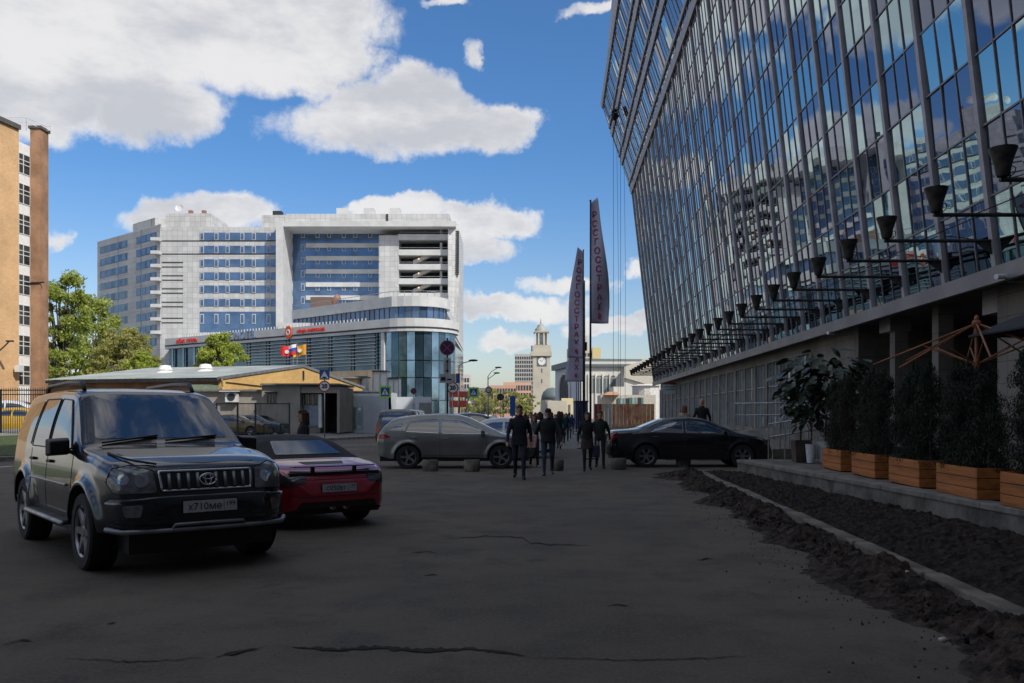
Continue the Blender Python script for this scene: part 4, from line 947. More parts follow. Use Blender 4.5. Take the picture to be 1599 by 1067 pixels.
xsn = [928, 934, 940, 944, 950, 956, 962, 968, 974, 980, 986, 992, 998, 1004, 1010, 1016, 1022]
for i in range(len(xsn)-1):
    q_ = 0 if i < 2 else 1 if i < 3 else 2 if i < 5 else 3+i % 2
    m = mat(f'hoarding print {q_}', [(.34, .05, .04), (.50, .40, .10), (.34, .36, .32), (.46, .15, .05), (.40, .11, .05)][q_], .7, col2=[(.12, .03, .03), (.42, .30, .10), (.44, .46, .44), (.66, .46, .30), (.62, .36, .20)][q_], scale=2.2, stretch=(1, 1, .5))
    MB().box((GX(xsn[i], 112), 112, 0), (GX(xsn[i+1], 112)-.03, 112.1, GZ(631, 112))).build('board', m, hd, world=True)

# ================================================================== vegetation
def leaf_mat(name, col, col2, trans=.45):
    m = mat(name, col, .6, var=0, col2=col2, scale=1.7); t = m.node_tree; b = t.nodes['Principled BSDF']
    tr = t.nodes.new('ShaderNodeBsdfTranslucent'); mx = t.nodes.new('ShaderNodeMixShader'); mx.inputs[0].default_value = trans
    t.links.new(b.inputs['Base Color'].links[0].from_socket, tr.inputs['Color']); out = t.nodes['Material Output']
    t.links.new(b.outputs[0], mx.inputs[1]); t.links.new(tr.outputs[0], mx.inputs[2]); t.links.new(mx.outputs[0], out.inputs[0]); return m
SPRING = leaf_mat('spring leaf', (.44, .48, .11), (.24, .32, .06)); SPRING2 = leaf_mat('olive leaf', (.44, .42, .14), (.27, .29, .09)); FRESH = leaf_mat('fresh leaf', (.46, .52, .10), (.28, .36, .06))
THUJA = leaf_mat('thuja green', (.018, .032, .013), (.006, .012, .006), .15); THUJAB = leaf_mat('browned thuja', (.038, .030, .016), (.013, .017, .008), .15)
BARK = mat('bark', (.10, .085, .07), .9, var=.3, scale=6, bump=.5, bscale=20)
def leaf_cloud(centres, radii, n, size, rng, up=0., wide=.5):
    """n small leaf blades spread through clumps; returns verts and faces"""
    k = rng.integers(0, len(centres), n); c = np.asarray(centres)[k]; r = np.asarray(radii)[k]
    d = rng.normal(size=(n, 3)); d /= np.linalg.norm(d, axis=1)[:, None]
    pos = c+d*(r*rng.random(n)[:, None]**.55)
    a = rng.normal(size=(n, 3)); a[:, 2] += up; a /= np.linalg.norm(a, axis=1)[:, None]
    b = np.cross(a, rng.normal(size=(n, 3))); b /= np.linalg.norm(b, axis=1)[:, None]
    s = size*(.6+.8*rng.random(n))[:, None]
    v = np.stack([pos-a*s, pos+b*s*wide, pos+a*s, pos-b*s*wide], 1).reshape(-1, 3)
    return v, np.arange(4*n).reshape(-1, 4)
def np_mesh(name, v, f, m):
    me = bpy.data.meshes.new(name); me.vertices.add(len(v)); me.vertices.foreach_set('co', np.asarray(v, np.float32).ravel())
    me.loops.add(f.size); me.loops.foreach_set('vertex_index', f.ravel().astype(np.int32)); me.polygons.add(len(f))
    me.polygons.foreach_set('loop_start', np.arange(0, f.size, f.shape[1], dtype=np.int32)); me.materials.append(m); me.update(calc_edges=True); return me
def tree(name, label, base, h, cr, nleaf, lsize, m, seed, crown_lo=.28, group=None, nclump=90, slim=1.):
    rng = np.random.default_rng(seed); t = thing(name, label, 'tree', base, group=group); mb = MB(); rnd = random.Random(seed)
    lean = rnd.uniform(-.04, .04)*h
    trunk = [Vector((lean*s*s, 0, h*.86*s)) for s in np.linspace(0, 1, 8)]; mb.tube(trunk, [.028*h*(1-.9*s)+.01 for s in np.linspace(0, 1, 8)], 8)
    cen = []; rad = []
    for k in range(nclump):
        z = crown_lo+(1-crown_lo)*rnd.random(); sh = math.sin(math.pi*min(1, max(.06, (z-crown_lo)/(1-crown_lo)*.86+.10)))**.7
        a = rnd.uniform(0, 2*math.pi); q = cr*sh*rnd.uniform(.25, .98)*slim; c = Vector((math.cos(a)*q, math.sin(a)*q*.9, z*h)); cen.append(tuple(c)); r = cr*rnd.uniform(.10, .24); rad.append((r, r, r*.85))
        if k % 2 == 0:
            s0 = trunk[min(6, max(1, int(z*5)))]; mid = s0.lerp(c, .5)+Vector((0, 0, -.05*h)); mb.tube([s0, mid, c], [.010*h, .006*h, .002*h], 5)
    mb.build('trunk', BARK, t, smooth=True)
    v, f = leaf_cloud(cen, rad, nleaf, lsize, rng); link('crown', np_mesh('crown', v, f, m), t); return t
g = 'leafy trees behind the warehouse'
tree('poplar_tree', 'tall light green tree right beside the brick building', (GX(98, 108), 108, 0), 18.5, 5.4, 14000, .20, SPRING, 21, .25, g)
tree('poplar_tree', 'broad green tree in the middle of the clump behind the warehouse roof', (GX(150, 118), 118, 0), 17.0, 5.6, 13000, .20, SPRING, 22, .22, g)
tree('maple_tree', 'rounded olive tree at the right end of the clump, in front of the hotel wing', (GX(197, 104), 104, 0), 11.5, 4.4, 12000, .19, SPRING2, 23, .2, g)
tree('maple_tree', 'low bright green tree in front of the clump beside the warehouse', (GX(218, 96), 96, 0), 8.2, 2.8, 8000, .17, FRESH, 24, .15, g)
tree('maple_tree', 'small green tree at the foot of the clump near the brick wall', (GX(88, 101), 101, 0), 9.0, 3.0, 5000, .17, SPRING, 25, .15, g)
tree('linden_tree', 'conical light green tree standing before the hotel podium', (GX(342, 98), 98, 0), 10.4, 3.3, 18000, .15, FRESH, 31, .2)
tree('linden_tree', 'slender young tree just left of the conical tree before the podium', (GX(318, 100), 100, 0), 8.4, 2.2, 5000, .14, FRESH, 32, .2)
for i, (x, Y, h, c) in enumerate([(728, 260, 8.5, 4.2), (742, 290, 10, 4.6), (757, 240, 7.5, 4), (771, 300, 10, 5), (786, 260, 8.5, 4.4), (800, 310, 9.5, 5), (815, 280, 8, 4.2), (826, 330, 9, 4.6)]):
    tree('avenue_tree', f'half-bare spring tree on the far avenue, {["first", "second", "third", "fourth", "fifth", "sixth", "seventh", "eighth"][i]} from the red cafe', (GX(x, Y), Y, 0), h, c, 2600, .22, SPRING2 if i % 3 else SPRING, 40+i, .25, 'spring trees on the far avenue', 26)

# planter boxes with clipped thuja
WOOD = mat('oiled pine', (.42, .145, .036), .6, var=.2, scale=3, stretch=(1, .25, 4), bump=.15, bscale=30)
pos = ['farthest from the viewer, beside the white pots', 'second farthest from the viewer', 'in the middle of the row of five', 'second nearest to the viewer', 'nearest to the viewer at the right edge']
pos2 = ['beside the white pots', 'second farthest away', 'in the middle of the row', 'second nearest the viewer', 'at the right edge']
for i, y0 in enumerate((18.6, 16.5, 14.4, 12.35, 10.3)):
    L = 1.32; x = 6.50+.068*(y0+.6-13); bx = thing('planter_box', f'slatted orange wooden planter box on the terrace, {pos[i]}', 'planter', (x, y0, .40), -.068, 'wooden planter boxes')
    W_ = .46; 
    for k in range(3):
        z0 = .02+k*.148
        for a, b in (((-.03, -.0, z0), (0, L, z0+.14)), ((W_, 0, z0), (W_+.03, L, z0+.14)), ((-.03, -.032, z0), (W_+.03, -.002, z0+.14)), ((-.03, L+.002, z0), (W_+.03, L+.032, z0+.14))):
            MB().box(a, b).build('plank', WOOD, bx, bevel=.006)
    MB().box((.002, .002, .0), (W_-.002, L-.002, .40)).build('earth', SOIL, bx)
    for k in range(4):
        sd_ = 100+i*4+k; rng = np.random.default_rng(sd_); h = rng.uniform(1.30, 1.55); cen = []; rad = []
        for q in range(34):
            z = q/33; rr = (.29*(1-z)**.33+.03); a = rng.uniform(0, 6.28); cen.append((math.cos(a)*rr*.55, math.sin(a)*rr*.6, .05+z*h)); rad.append((rr*.62, rr*.62, .15))
        s = thing('thuja_shrub', f'columnar thuja, {["nearest", "second", "third", "farthest"][k]} one in the planter {pos2[i]}', 'shrub', (x+.23+.068*(.16+.34*k), y0+.16+.34*k, .80), group='thuja in the planters')
        MB().tube([(0, 0, -.05), (.01, 0, h*.8)], [.022, .006], 6).build('stem', BARK, s)
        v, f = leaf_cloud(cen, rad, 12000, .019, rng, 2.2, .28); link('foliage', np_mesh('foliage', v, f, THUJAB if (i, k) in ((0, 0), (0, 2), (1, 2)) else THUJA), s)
# big-leaved pot plants at the end of the terrace
LEAFM = mat('glossy fig leaf', (.030, .050, .026), .32, var=.25, scale=5, spec=.5); LEAFL = mat('light fig leaf', (.075, .11, .045), .35, var=.2, scale=5)
def fig_leaf(m):
    mb = MB(); n = 7; vs = []; 
    for k in range(n):
        t = k/(n-1); w = .44*math.sin(math.pi*min(1, t*.93+.05))**.75; z = -.18*t*t
        vs += [(t, -w*.75, z+.07*w), (t, 0, z-.02), (t, w*.75, z+.07*w)]
    fs = [f for k in range(n-1) for f in ((3*k, 3*k+3, 3*k+4, 3*k+1), (3*k+1, 3*k+4, 3*k+5, 3*k+2))]; mb.add(vs, fs); return mb.mesh('leaf', m, smooth=True)
FL = [fig_leaf(LEAFM), fig_leaf(LEAFL)]
POT = mat('white glazed pot', (.62, .63, .62), .35, var=.06); POTB = mat('brown pot', (.085, .062, .05), .6, var=.2)
def pot_plant(label, loc, potr, poth, pm, h, cr, ch, nl, seed, ls, square=False):
    rnd = random.Random(seed); t = thing('potted_fig', label, 'plant', loc)
    if square: MB().add([(sx*potr*(.8 if z == 0 else 1.0), sy*potr*(.8 if z == 0 else 1.0), z) for z in (0, poth) for sx, sy in ((-1, -1), (1, -1), (1, 1), (-1, 1))], [(3, 2, 1, 0), (4, 5, 6, 7), (0, 1, 5, 4), (1, 2, 6, 5), (2, 3, 7, 6), (3, 0, 4, 7)]).build('pot', pm, t, bevel=.015)
    else: MB().lathe([(.02, 0), (potr*.68, 0), (potr*.86, poth*.5), (potr, poth), (potr*.92, poth), (potr*.86, poth*.93), (.02, poth*.92)], 22).build('pot', pm, t, smooth=True, angle=40)
    mb = MB(); c = Vector((0, 0, h)); mb.tube([(0, 0, poth*.8), (.03, .02, (poth+h)*.5), (.0, 0, h)], [.022, .02, .015], 7); br = []
    for k in range(9):
        a = rnd.uniform(0, 6.28); e = c+Vector((math.cos(a)*cr*.7, math.sin(a)*cr*.6, rnd.uniform(-.5, .6)*ch)); s0 = Vector((0, 0, h*rnd.uniform(.72, 1))); mb.tube([s0, s0.lerp(e, .5)+Vector((0, 0, .06)), e], [.012, .009, .005], 5); br.append((s0, e))
    mb.build('stem', BARK, t, smooth=True)
    for k in range(nl):
        d = Vector((rnd.gauss(0, 1), rnd.gauss(0, 1), rnd.gauss(0, 1))).normalized(); q = rnd.uniform(.45, 1)
        p = c+Vector((d.x*cr*q, d.y*cr*q, d.z*ch*q)); o = link('leaf', FL[0 if rnd.random() < .93 else 1], t); o.location = p
        o.rotation_euler = (rnd.uniform(-.6, .6), rnd.uniform(-.2, .9), math.atan2(d.y, d.x)+rnd.uniform(-.7, .7)); o.scale = [ls*rnd.uniform(.7, 1.2)]*3
    return t
pot_plant('tall fig plant with the largest crown of broad leaves, in the bigger white pot', (GX(1289, 22.0), 22.0, .415), .21, .52, POT, 2.15, 1.15, .72, 170, 1, .33)
pot_plant('fig plant with dense dark crown in a square brown pot', (GX(1250, 22.4), 22.4, .415), .20, .55, POTB, 1.75, .62, .75, 120, 2, .26, True)
pot_plant('low large-leaved plant in the narrow white pot', (GX(1266, 21.9), 21.9, .415), .13, .46, POT, 1.05, .55, .22, 22, 3, .26)
pot_plant('fig plant in the small white pot half hidden by the first planter box', (GX(1309, 21.3), 21.3, .415), .14, .46, POT, 1.85, .75, .75, 90, 4, .29)
# timber parasol frame without its cloth
PW = mat('parasol timber', (.32, .12, .05), .55, var=.2, scale=4)
um = thing('parasol_frame', 'bare wooden parasol frame without cloth behind the planters', 'parasol', (GX(1525, 15), 15, .40))
ht = 2.78; MB().tube([(0, 0, 0), (0, 0, ht)], .030, 10).build('pole', PW, um, smooth=True, angle=40); MB().ellipsoid((0, 0, ht+.05), (.04, .04, .06)).build('finial', PW, um, smooth=True)
MB().lathe([(.06, ht-.10), (.075, ht-.02), (.06, ht+.02)], 12).build('hub', PW, um); MB().lathe([(.05, 1.98), (.065, 2.05), (.05, 2.12)], 12).build('runner', PW, um)
for k in range(8):
    a = k*math.pi/4+.42; d = Vector((math.cos(a), math.sin(a), 0)); e = Vector((0, 0, ht-.70))+d*1.62; rb = MB().tube([Vector((0, 0, ht-.03)), e], .016, 6).build('rib', PW, um)
    MB().tube([Vector((0, 0, 2.05)), (Vector((0, 0, ht-.03))).lerp(e, .52)], .012, 6).build('strut', PW, um)
dp = thing('dark_parasol', 'dark cloth parasol reaching in at the right edge above the terrace', 'parasol', (9.35, 13.6, .40)); MB().tube([(0, 0, 0), (0, 0, 3.4)], .035, 10).build('pole', DSTEEL, dp)
hs = 1.55; zc_ = 2.55; MB().add([(-hs, -hs, zc_), (hs, -hs, zc_), (hs, hs, zc_), (-hs, hs, zc_), (0, 0, 3.35), (-hs, -hs, zc_-.03), (hs, -hs, zc_-.03), (hs, hs, zc_-.03), (-hs, hs, zc_-.03), (0, 0, 3.32)], [(0, 1, 4), (1, 2, 4), (2, 3, 4), (3, 0, 4), (6, 5, 9), (7, 6, 9), (8, 7, 9), (5, 8, 9), (0, 5, 6, 1), (1, 6, 7, 2), (2, 7, 8, 3), (3, 8, 5, 0)]).build('canopy', mat('charcoal cloth', (.03, .032, .037), .9, var=.1), dp)
for k in range(4):
    a = k*math.pi/2+math.pi/4; MB().tube([(0, 0, 2.3), (math.cos(a)*1.2, math.sin(a)*1.2, 2.72)], .014, 6).build('strut', DSTEEL, dp)

# ================================================================== vehicles
def prof(pts, xs, soft=.05):
    pts = sorted(pts); px = [p[0] for p in pts]; pz = [p[1] for p in pts]; fine = np.arange(px[0]-.5, px[-1]+.5, .01); z = np.interp(fine, px, pz)
    if soft:
        n = max(1, int(soft/.01)); kern = np.hanning(2*n+3)[1:-1]; kern /= kern.sum(); z = np.convolve(np.pad(z, len(kern)//2, 'edge'), kern, 'valid')[:len(fine)]
    return np.interp(xs, fine, z)
def car_body(S, step=.045):
    x0, x1 = S['top'][0][0], S['top'][-1][0]; xs = set(np.arange(x0, x1, step)) | {x1}
    for e, sg in ((x0, 1), (x1, -1)): xs |= {e+sg*q for q in (.006, .014, .025, .04, .06, .085, .11, .14, .17)}
    Ra = S['arch']
    for c in S['axles']:
        for sg in (-1, 1): xs |= {c+sg*Ra*q for q in (1.004, 1, .992, .975, .94, .88, .8, .68, .5)}
    xs = np.array(sorted(x for x in xs if x0 <= x <= x1)); keep = [0]
    for i in range(1, len(xs)):
        if xs[i]-xs[keep[-1]] > .003: keep.append(i)
    xs = xs[keep]
    top = prof(S['top'], xs, S.get('soft', .05)); belt = np.minimum(prof(S['belt'], xs, .12), top-.02); W = prof(S['plan'], xs, .04); low = prof(S['low'], xs, .03)
    for c in S['axles']:
        ins = np.abs(xs-c) < Ra; low[ins] = np.maximum(low[ins], S['wr']+np.sqrt(np.maximum(0, Ra**2-(xs[ins]-c)**2)))
    low = np.minimum(low, belt-.03)
    gz, gw = zip(*S['side']); tk = S['tumble']; H = max(z for _, z in S['top'])
    nl, nu, nt = 12, 7, 8; verts = []; cols = []
    for i, x in enumerate(xs):
        col = []; zl, zb, zt = low[i], belt[i], top[i]
        for k in range(nl):
            t = k/nl; z = zl+(zb-zl)*t; w = W[i]*np.interp(z, gz, gw)
            for c in S['axles']:
                d = math.hypot(x-c, z-S['wr']); w += S.get('flare', .02)*math.exp(-((d-Ra-.02)/.06)**2) if z < zb else 0
            col.append((w, z))
        wb = W[i]*np.interp(zb, gz, gw); hh = zt-zb; cr = min(.07, hh*.5)+.012; ze_ = zt-cr
        cab = max(0, min(1, (hh-.10)/.25)); wt_ = wb-hh*tk*(.4+.6*cab)-.03*(1-cab)
        for k in range(nu):
            t = k/nu; col.append((wb+(wt_-wb)*t+.02*math.sin(math.pi*t)*cab, zb+(ze_-zb)*t))
        for k in range(nt+1):
            t = k/nt; a = t*math.pi/2; q = math.cos(a)**.55 if t < 1 else 0; col.append((wt_*q, ze_+cr*(math.sin(a)**.8)))
        cols.append(col)
    n = len(cols[0]); vs = []
    for i, col in enumerate(cols):
        for w, z in col: vs.append((xs[i], w, z))
        for w, z in col[-2::-1]: vs.append((xs[i], -w, z))
    m = 2*n-1; fs = []
    for i in range(len(xs)-1):
        for k in range(m-1): fs.append((i*m+k, i*m+k+1, (i+1)*m+k+1, (i+1)*m+k))
    for e in (0, len(xs)-1):
        for k in range(n-1):
            a, b = e*m+k, e*m+k+1; c, d = e*m+(m-1-k-1), e*m+(m-1-k)
            q = (a, d, c, b) if e == 0 else (a, b, c, d); q = tuple(dict.fromkeys(q))
            if len(q) > 2: fs.append(q)
    return vs, fs, n, m, xs
def densify(poly, step):
    out = []
    for i in range(len(poly)):
        a, b = Vector(poly[i]), Vector(poly[(i+1) % len(poly)]); k = max(1, int((b-a).length/step))
        out += [a.lerp(b, j/k) for j in range(k)]
    return out
def rounded(poly, r):
    out = []
    for i in range(len(poly)):
        p = Vector(poly[i]); a = Vector(poly[i-1])-p; b = Vector(poly[(i+1) % len(poly)])-p
        ra = min(r, a.length*.45); rb = min(r, b.length*.45); p0 = p+a.normalized()*ra; p1 = p+b.normalized()*rb
        for t in (0, .33, .67, 1): out.append(p0*(1-t)**2+p*2*t*(1-t)+p1*t*t)
    return out
class Shell:
    """a car body to lay panes, lamps and trim on"""
    def __init__(s, vs, fs): s.b = BVHTree.FromPolygons(vs, fs); s.x0 = min(v[0] for v in vs); s.x1 = max(v[0] for v in vs)
    def hit(s, p2, view, off):
        ang, = view if isinstance(view, tuple) else (view,)
        d = Vector((-math.cos(ang), -math.sin(ang), 0)); side = Vector((-math.sin(ang), math.cos(ang), 0))
        ca = math.cos(ang); u_ = -p2[0] if ca < -.3 else p2[0]; piv = Vector((s.x1 if ca > .3 else s.x0 if ca < -.3 else 0, 0, 0))
        o = piv+side*u_+Vector((0, 0, p2[1]))-d*6
        loc, nrm, idx, dist = s.b.ray_cast(o, d)
        if loc is None: return None
        if nrm.dot(d) > 0: nrm = -nrm
        return loc+nrm*off
    def top(s, x, y, off=0.):
        loc, nrm, i, dd = s.b.ray_cast(Vector((x, y, 4)), Vector((0, 0, -1))); return None if loc is None else loc+Vector((0, 0, off))
    def pane(s, poly, view, off=.006, rings=5, r=.03, step=.05):
        """outline in the plane seen from heading `view` (0 = from ahead), wrapped onto the body"""
        pl_ = densify(rounded(poly, r), step); c = sum(pl_, Vector((0, 0)))/len(pl_); n = len(pl_); mb = MB(); vs = []; last = None
        for k in range(rings+1):
            t = 1-k/rings
            for p in pl_:
                q = c+(p-c)*t; h = s.hit(q, view, off)
                if h is None: h = last if last is not None else Vector((0, 0, .5))
                last = h; vs.append(h)
        fs = [(k*n+i, k*n+(i+1) % n, (k+1)*n+(i+1) % n, (k+1)*n+i) for k in range(rings-1) for i in range(n)]
        cc = len(vs); vs = vs[:rings*n]; h = s.hit(c, view, off); vs.append(h if h is not None else last)
        fs += [((rings-1)*n+i, (rings-1)*n+(i+1) % n, rings*n) for i in range(n)]
        # rim folding back under the edge
        return mb.add(vs, fs)
    def line(s, pts, view, r=.006, off=.002, n=24, seg=5):
        pts = [Vector(p) for p in pts]; out = []
        L = [0]; 
        for a, b in zip(pts, pts[1:]): L.append(L[-1]+(b-a).length)
        for t in np.linspace(0, L[-1], n):
            k = max(0, min(len(pts)-2, int(np.searchsorted(L, t)-1))); q = pts[k].lerp(pts[k+1], (t-L[k])/(L[k+1]-L[k])); h = s.hit(q, view, off)
            if h is not None: out.append(h)
        return MB().tube(out, r, seg) if len(out) > 1 else MB()
LEFT, RIGHT, FRONT, REAR = R(90), R(-90), 0., R(180)
def side2(poly): return poly        # outline given as (x, z)
def wheel_meshes(r, w, spokes, style, tag_):
    ty = MB().lathe([(r*.66, -w*.42), (r*.70, -w*.50), (r*.93, -w*.50), (r*.985, -w*.42), (r, -w*.25), (r, w*.25), (r*.985, w*.42), (r*.93, w*.50), (r*.70, w*.50), (r*.66, w*.42)], 32, 0, None, 'y', closed=True).mesh('tyre', RUBBER, angle=35)
    rm = MB().lathe([(r*.68, -w*.40), (r*.685, w*.44), (r*.66, w*.47), (r*.62, w*.40), (r*.60, -w*.35)], 32, 0, None, 'y', closed=True)
    for k in range(spokes):
        a = 2*math.pi*k/spokes
        for da, wd in (((-.10, .05), (.10, .05)) if style == 'twin' else ((0, .10),)):
            ca, sa = math.cos(a+da), math.sin(a+da); M = Matrix(((ca, 0, -sa, 0), (0, 1, 0, 0), (sa, 0, ca, 0), (0, 0, 0, 1)))
            ww = wd*r; rm.add([M @ Vector(p) for p in ((r*.10, w*.30, -ww*1.2), (r*.64, w*.36, -ww*.9), (r*.64, w*.36, ww*.9), (r*.10, w*.30, ww*1.2), (r*.10, w*.40, -ww), (r*.64, w*.45, -ww*.6), (r*.64, w*.45, ww*.6), (r*.10, w*.40, ww))], [(0, 1, 2, 3), (7, 6, 5, 4), (0, 4, 5, 1), (1, 5, 6, 2), (2, 6, 7, 3), (3, 7, 4, 0)])
    rm.lathe([(.02, w*.43), (r*.14, w*.43), (r*.17, w*.36), (r*.17, w*.1), (.02, w*.1)], 18, 0, None, 'y')
    dk = MB().lathe([(.03, w*.02), (r*.61, w*.02), (r*.61, -w*.3), (.03, -w*.3)], 24, 0, None, 'y').mesh('wheel', DSTEEL)
    return dk, ty, rm.mesh('rim', ALLOY, angle=30)
def add_wheels(root, S, style='five', spokes=5, w=.24):
    dk, ty, rm = wheel_meshes(S['wr'], w, spokes, style, '')
    for c in S['axles']:
        for sg in (1, -1):
            o = link('wheel', dk, root); o.location = (c, sg*(S['track']-w*.5), S['wr']-.004); o.rotation_euler = (0, 0, 0 if sg > 0 else math.pi)
            for nm, me in (('tyre', ty), ('rim', rm)): link(nm, me, o)
def plate(root, M, big, small, name='number_plate'):
    p = put(name, MB().box((-.26, -.056, 0), (.26, .056, .012)).box((-.268, -.064, -.004), (.268, .064, .006), 1).mesh(name, [PLATE, INK]), root, M)
    t = put('plate_number', text_mesh(big, .098, INK, .001, 0), p, Matrix.Translation((-.055, -.004, .014))); t2 = put('plate_region', text_mesh(small, .066, INK, .001, 0), p, Matrix.Translation((.195, .012, .014)))
    put('plate_divider', MB().box((.128, -.05, .0125), (.132, .05, .0145)).mesh('plate_divider', INK), p, Matrix())
def mirror(root, S, x, z, w, m, sc=1.):
    for sg in (1, -1):
        mb = MB(); hx, hy, hz = .075*sc, .105*sc, .085*sc; cy_ = sg*(w+.13*sc)
        mb.add([(x+q*(hx if q > 0 else hx*.6), cy_+p_*hy*(.8 if q > 0 else 1), z+r_*hz*(.75 if q > 0 else 1)-(.012 if p_*sg > 0 else 0)) for q in (-1, 1) for p_, r_ in ((-1, -1), (1, -1), (1, 1), (-1, 1))], [(0, 3, 2, 1), (4, 5, 6, 7), (0, 1, 5, 4), (1, 2, 6, 5), (2, 3, 7, 6), (3, 0, 4, 7)]); mb.box((x-.03, min(sg*w*.96, sg*(w+.06)), z-.08), (x+.05, max(sg*w*.96, sg*(w+.06)), z-.04)); mb.build('wing_mirror', m, root, bevel=.032)
def car(name, label, S, paint, loc, heading, group=None, detail=2, wheels=('five', 5)):
    root = thing(name, label, S['cat'], (*loc, 0 if len(loc) < 3 else loc[2])[:3], heading, group); vs, fs, n, m, xs = car_body(S, .045 if detail > 1 else .12)
    root.location.z = loc[2] if len(loc) > 2 else 0
    mb = MB(); mb.v = vs; mb.f = fs; mb.m = [0]*len(fs)
    if 'soft_top' in S:
        a, b, zmin = S['soft_top']
        for i, f in enumerate(fs):
            cx_ = sum(vs[k][0] for k in f)/len(f); cz = sum(vs[k][2] for k in f)/len(f)
            if a < cx_ < b and cz > zmin: mb.m[i] = 1
    elif 'cladding' in S:
        for i, f in enumerate(fs):
            cz = sum(vs[k][2] for k in f)/len(f); cx_ = sum(vs[k][0] for k in f)/len(f)
            if cz < S['cladding']: mb.m[i] = 1
    body = mb.build('body', [paint, S.get('second', BLACK)], root, angle=38); sh = Shell(vs, fs)
    x0, x1 = xs[0], xs[-1]; wmax = max(p[1] for p in S['plan'])
    MB().box((x0+.12, -wmax+.22, .22), (x1-.12, wmax-.22, min(.80, S['belt'][2][1]-.1))).build('underbody', BLACK, root)
    for nm, poly in S['side_panes']:
        for sg, view in ((1, LEFT), (-1, RIGHT)):
            pp = [(-x, z) if sg > 0 else (x, z) for x, z in poly]
            w = sh.pane(pp, view, .007).build(nm, CARGLASS, root, smooth=True)
            if detail > 1 and nm == 'side_window' and S.get('window_trim'):
                sub('window_trim', sh.line(pp+[pp[0]], view, .009, .006, 60), S['window_trim'], w)
    for nm, poly, view, mt in S['front_bits']:
        if nm == 'x_fog':
            sh.pane(poly, view, .045, 4).build('fog_lamp', mt, root, smooth=True); continue
        if detail < 2 and nm in S.get('skip', ()): continue
        sh.pane(poly, view, .008 if nm != 'windshield' else .005, 6).build(nm, mt, root, smooth=True)
    if detail > 1:
        for pts in S.get('seams', ()):
            for view, sg in ((LEFT, -1), (RIGHT, 1)): sh.line([(sg*x, z) for x, z in pts], view, .005, -.001).build('door_seam', INK, root)
        for x, z in S.get('handles', ()):
            for view, sg in ((LEFT, 1), (RIGHT, -1)):
                h = sh.hit((-sg*x, z), view, .015)
                if h: MB().cbox(h, (.19, .035, .035)).build('door_handle', S.get('handle_mat', paint), root, bevel=.012)
    mirror(root, S, *S['mirror'], paint if S.get('mirror_paint', 1) else BLACK, S.get('mirror_scale', 1.)); add_wheels(root, S, *wheels, S.get('tyre_w', .23))
    return root, sh
# ---- the shapes
PRADO = dict(cat='car', top=[(-2.40, .78), (-2.39, 1.05), (-2.34, 1.25), (-2.26, 1.52), (-2.14, 1.74), (-1.95, 1.815), (-1.2, 1.85), (-.4, 1.855), (.15, 1.835), (.36, 1.79), (1.02, 1.26), (1.10, 1.225), (1.5, 1.19), (1.95, 1.12), (2.14, 1.06), (2.21, .98), (2.25, .84), (2.28, .70), (2.28, .62)],
  belt=[(-2.40, .72), (-2.3, 1.10), (-1.8, 1.14), (0, 1.13), (1.0, 1.10), (1.6, 1.06), (2.0, .98), (2.18, .86), (2.28, .54)], plan=[(-2.40, .80), (-2.36, .87), (-2.2, .915), (-1.5, .925), (1.3, .925), (1.75, .905), (2.0, .86), (2.15, .78), (2.24, .66), (2.28, .58)],
  low=[(-2.4, .48), (-1.9, .42), (1.9, .42), (2.1, .40), (2.28, .44)], side=[(.3, .94), (.5, .985), (.75, 1.0), (.95, .985), (1.15, .955), (1.4, .9)], tumble=.24, axles=(1.40, -1.39), arch=.46, wr=.385, track=.945, flare=.055, mirror=(.76, 1.21, .865), mirror_scale=1.1, mirror_paint=0, tyre_w=.27,
  side_panes=[('side_window', [(.62, 1.17), (.80, 1.19), (.36, 1.58), (.20, 1.70), (-.22, 1.72), (-.22, 1.17)]), ('side_window', [(-.32, 1.17), (-.32, 1.72), (-1.02, 1.72), (-1.14, 1.17)]), ('quarter_window', [(-1.26, 1.18), (-1.14, 1.71), (-1.85, 1.66), (-2.10, 1.48), (-2.12, 1.22)])],
  front_bits=[('windshield', [(-.70, 1.285), (.70, 1.285), (.62, 1.60), (.56, 1.765), (-.56, 1.765), (-.62, 1.60)], 0., CARGLASS),
    ('headlight', [(.46, .80), (.50, 1.00), (.70, 1.05), (.86, 1.02), (.90, .90), (.84, .80)], R(16), LENS), ('headlight', [(-.46, .80), (-.50, 1.00), (-.70, 1.05), (-.86, 1.02), (-.90, .90), (-.84, .80)], R(-16), LENS),
    ('grille', [(-.42, .815), (-.44, .985), (.44, .985), (.42, .815)], 0., BLACK), ('lower_grille', [(-.55, .48), (-.50, .62), (.50, .62), (.55, .48)], 0., BLACK),
    ('x_fog', [(.60, .58), (.60, .69), (.76, .69), (.74, .58)], R(10), LENS), ('x_fog', [(-.60, .58), (-.60, .69), (-.76, .69), (-.74, .58)], R(-10), LENS),
    ('rear_window', [(-.62, 1.22), (.62, 1.22), (.52, 1.66), (-.52, 1.66)], REAR, CARGLASS), ('tail_lamp', [(.66, .85), (.66, 1.2), (.82, 1.2), (.82, .85)], R(165), REDLENS), ('tail_lamp', [(-.66, .85), (-.66, 1.2), (-.82, 1.2), (-.82, .85)], R(195), REDLENS)],
  seams=[[(.88, 1.12), (.90, .75), (.84, .50)], [(-.27, 1.14), (-.27, .5)], [(-1.16, 1.14), (-1.10, .95), (-.98, .75), (-.92, .5)], [(.84, .50), (-.92, .50)]], handles=[(-.10, 1.02), (-.98, 1.02)], handle_mat=BLACK, window_trim=BLACK)
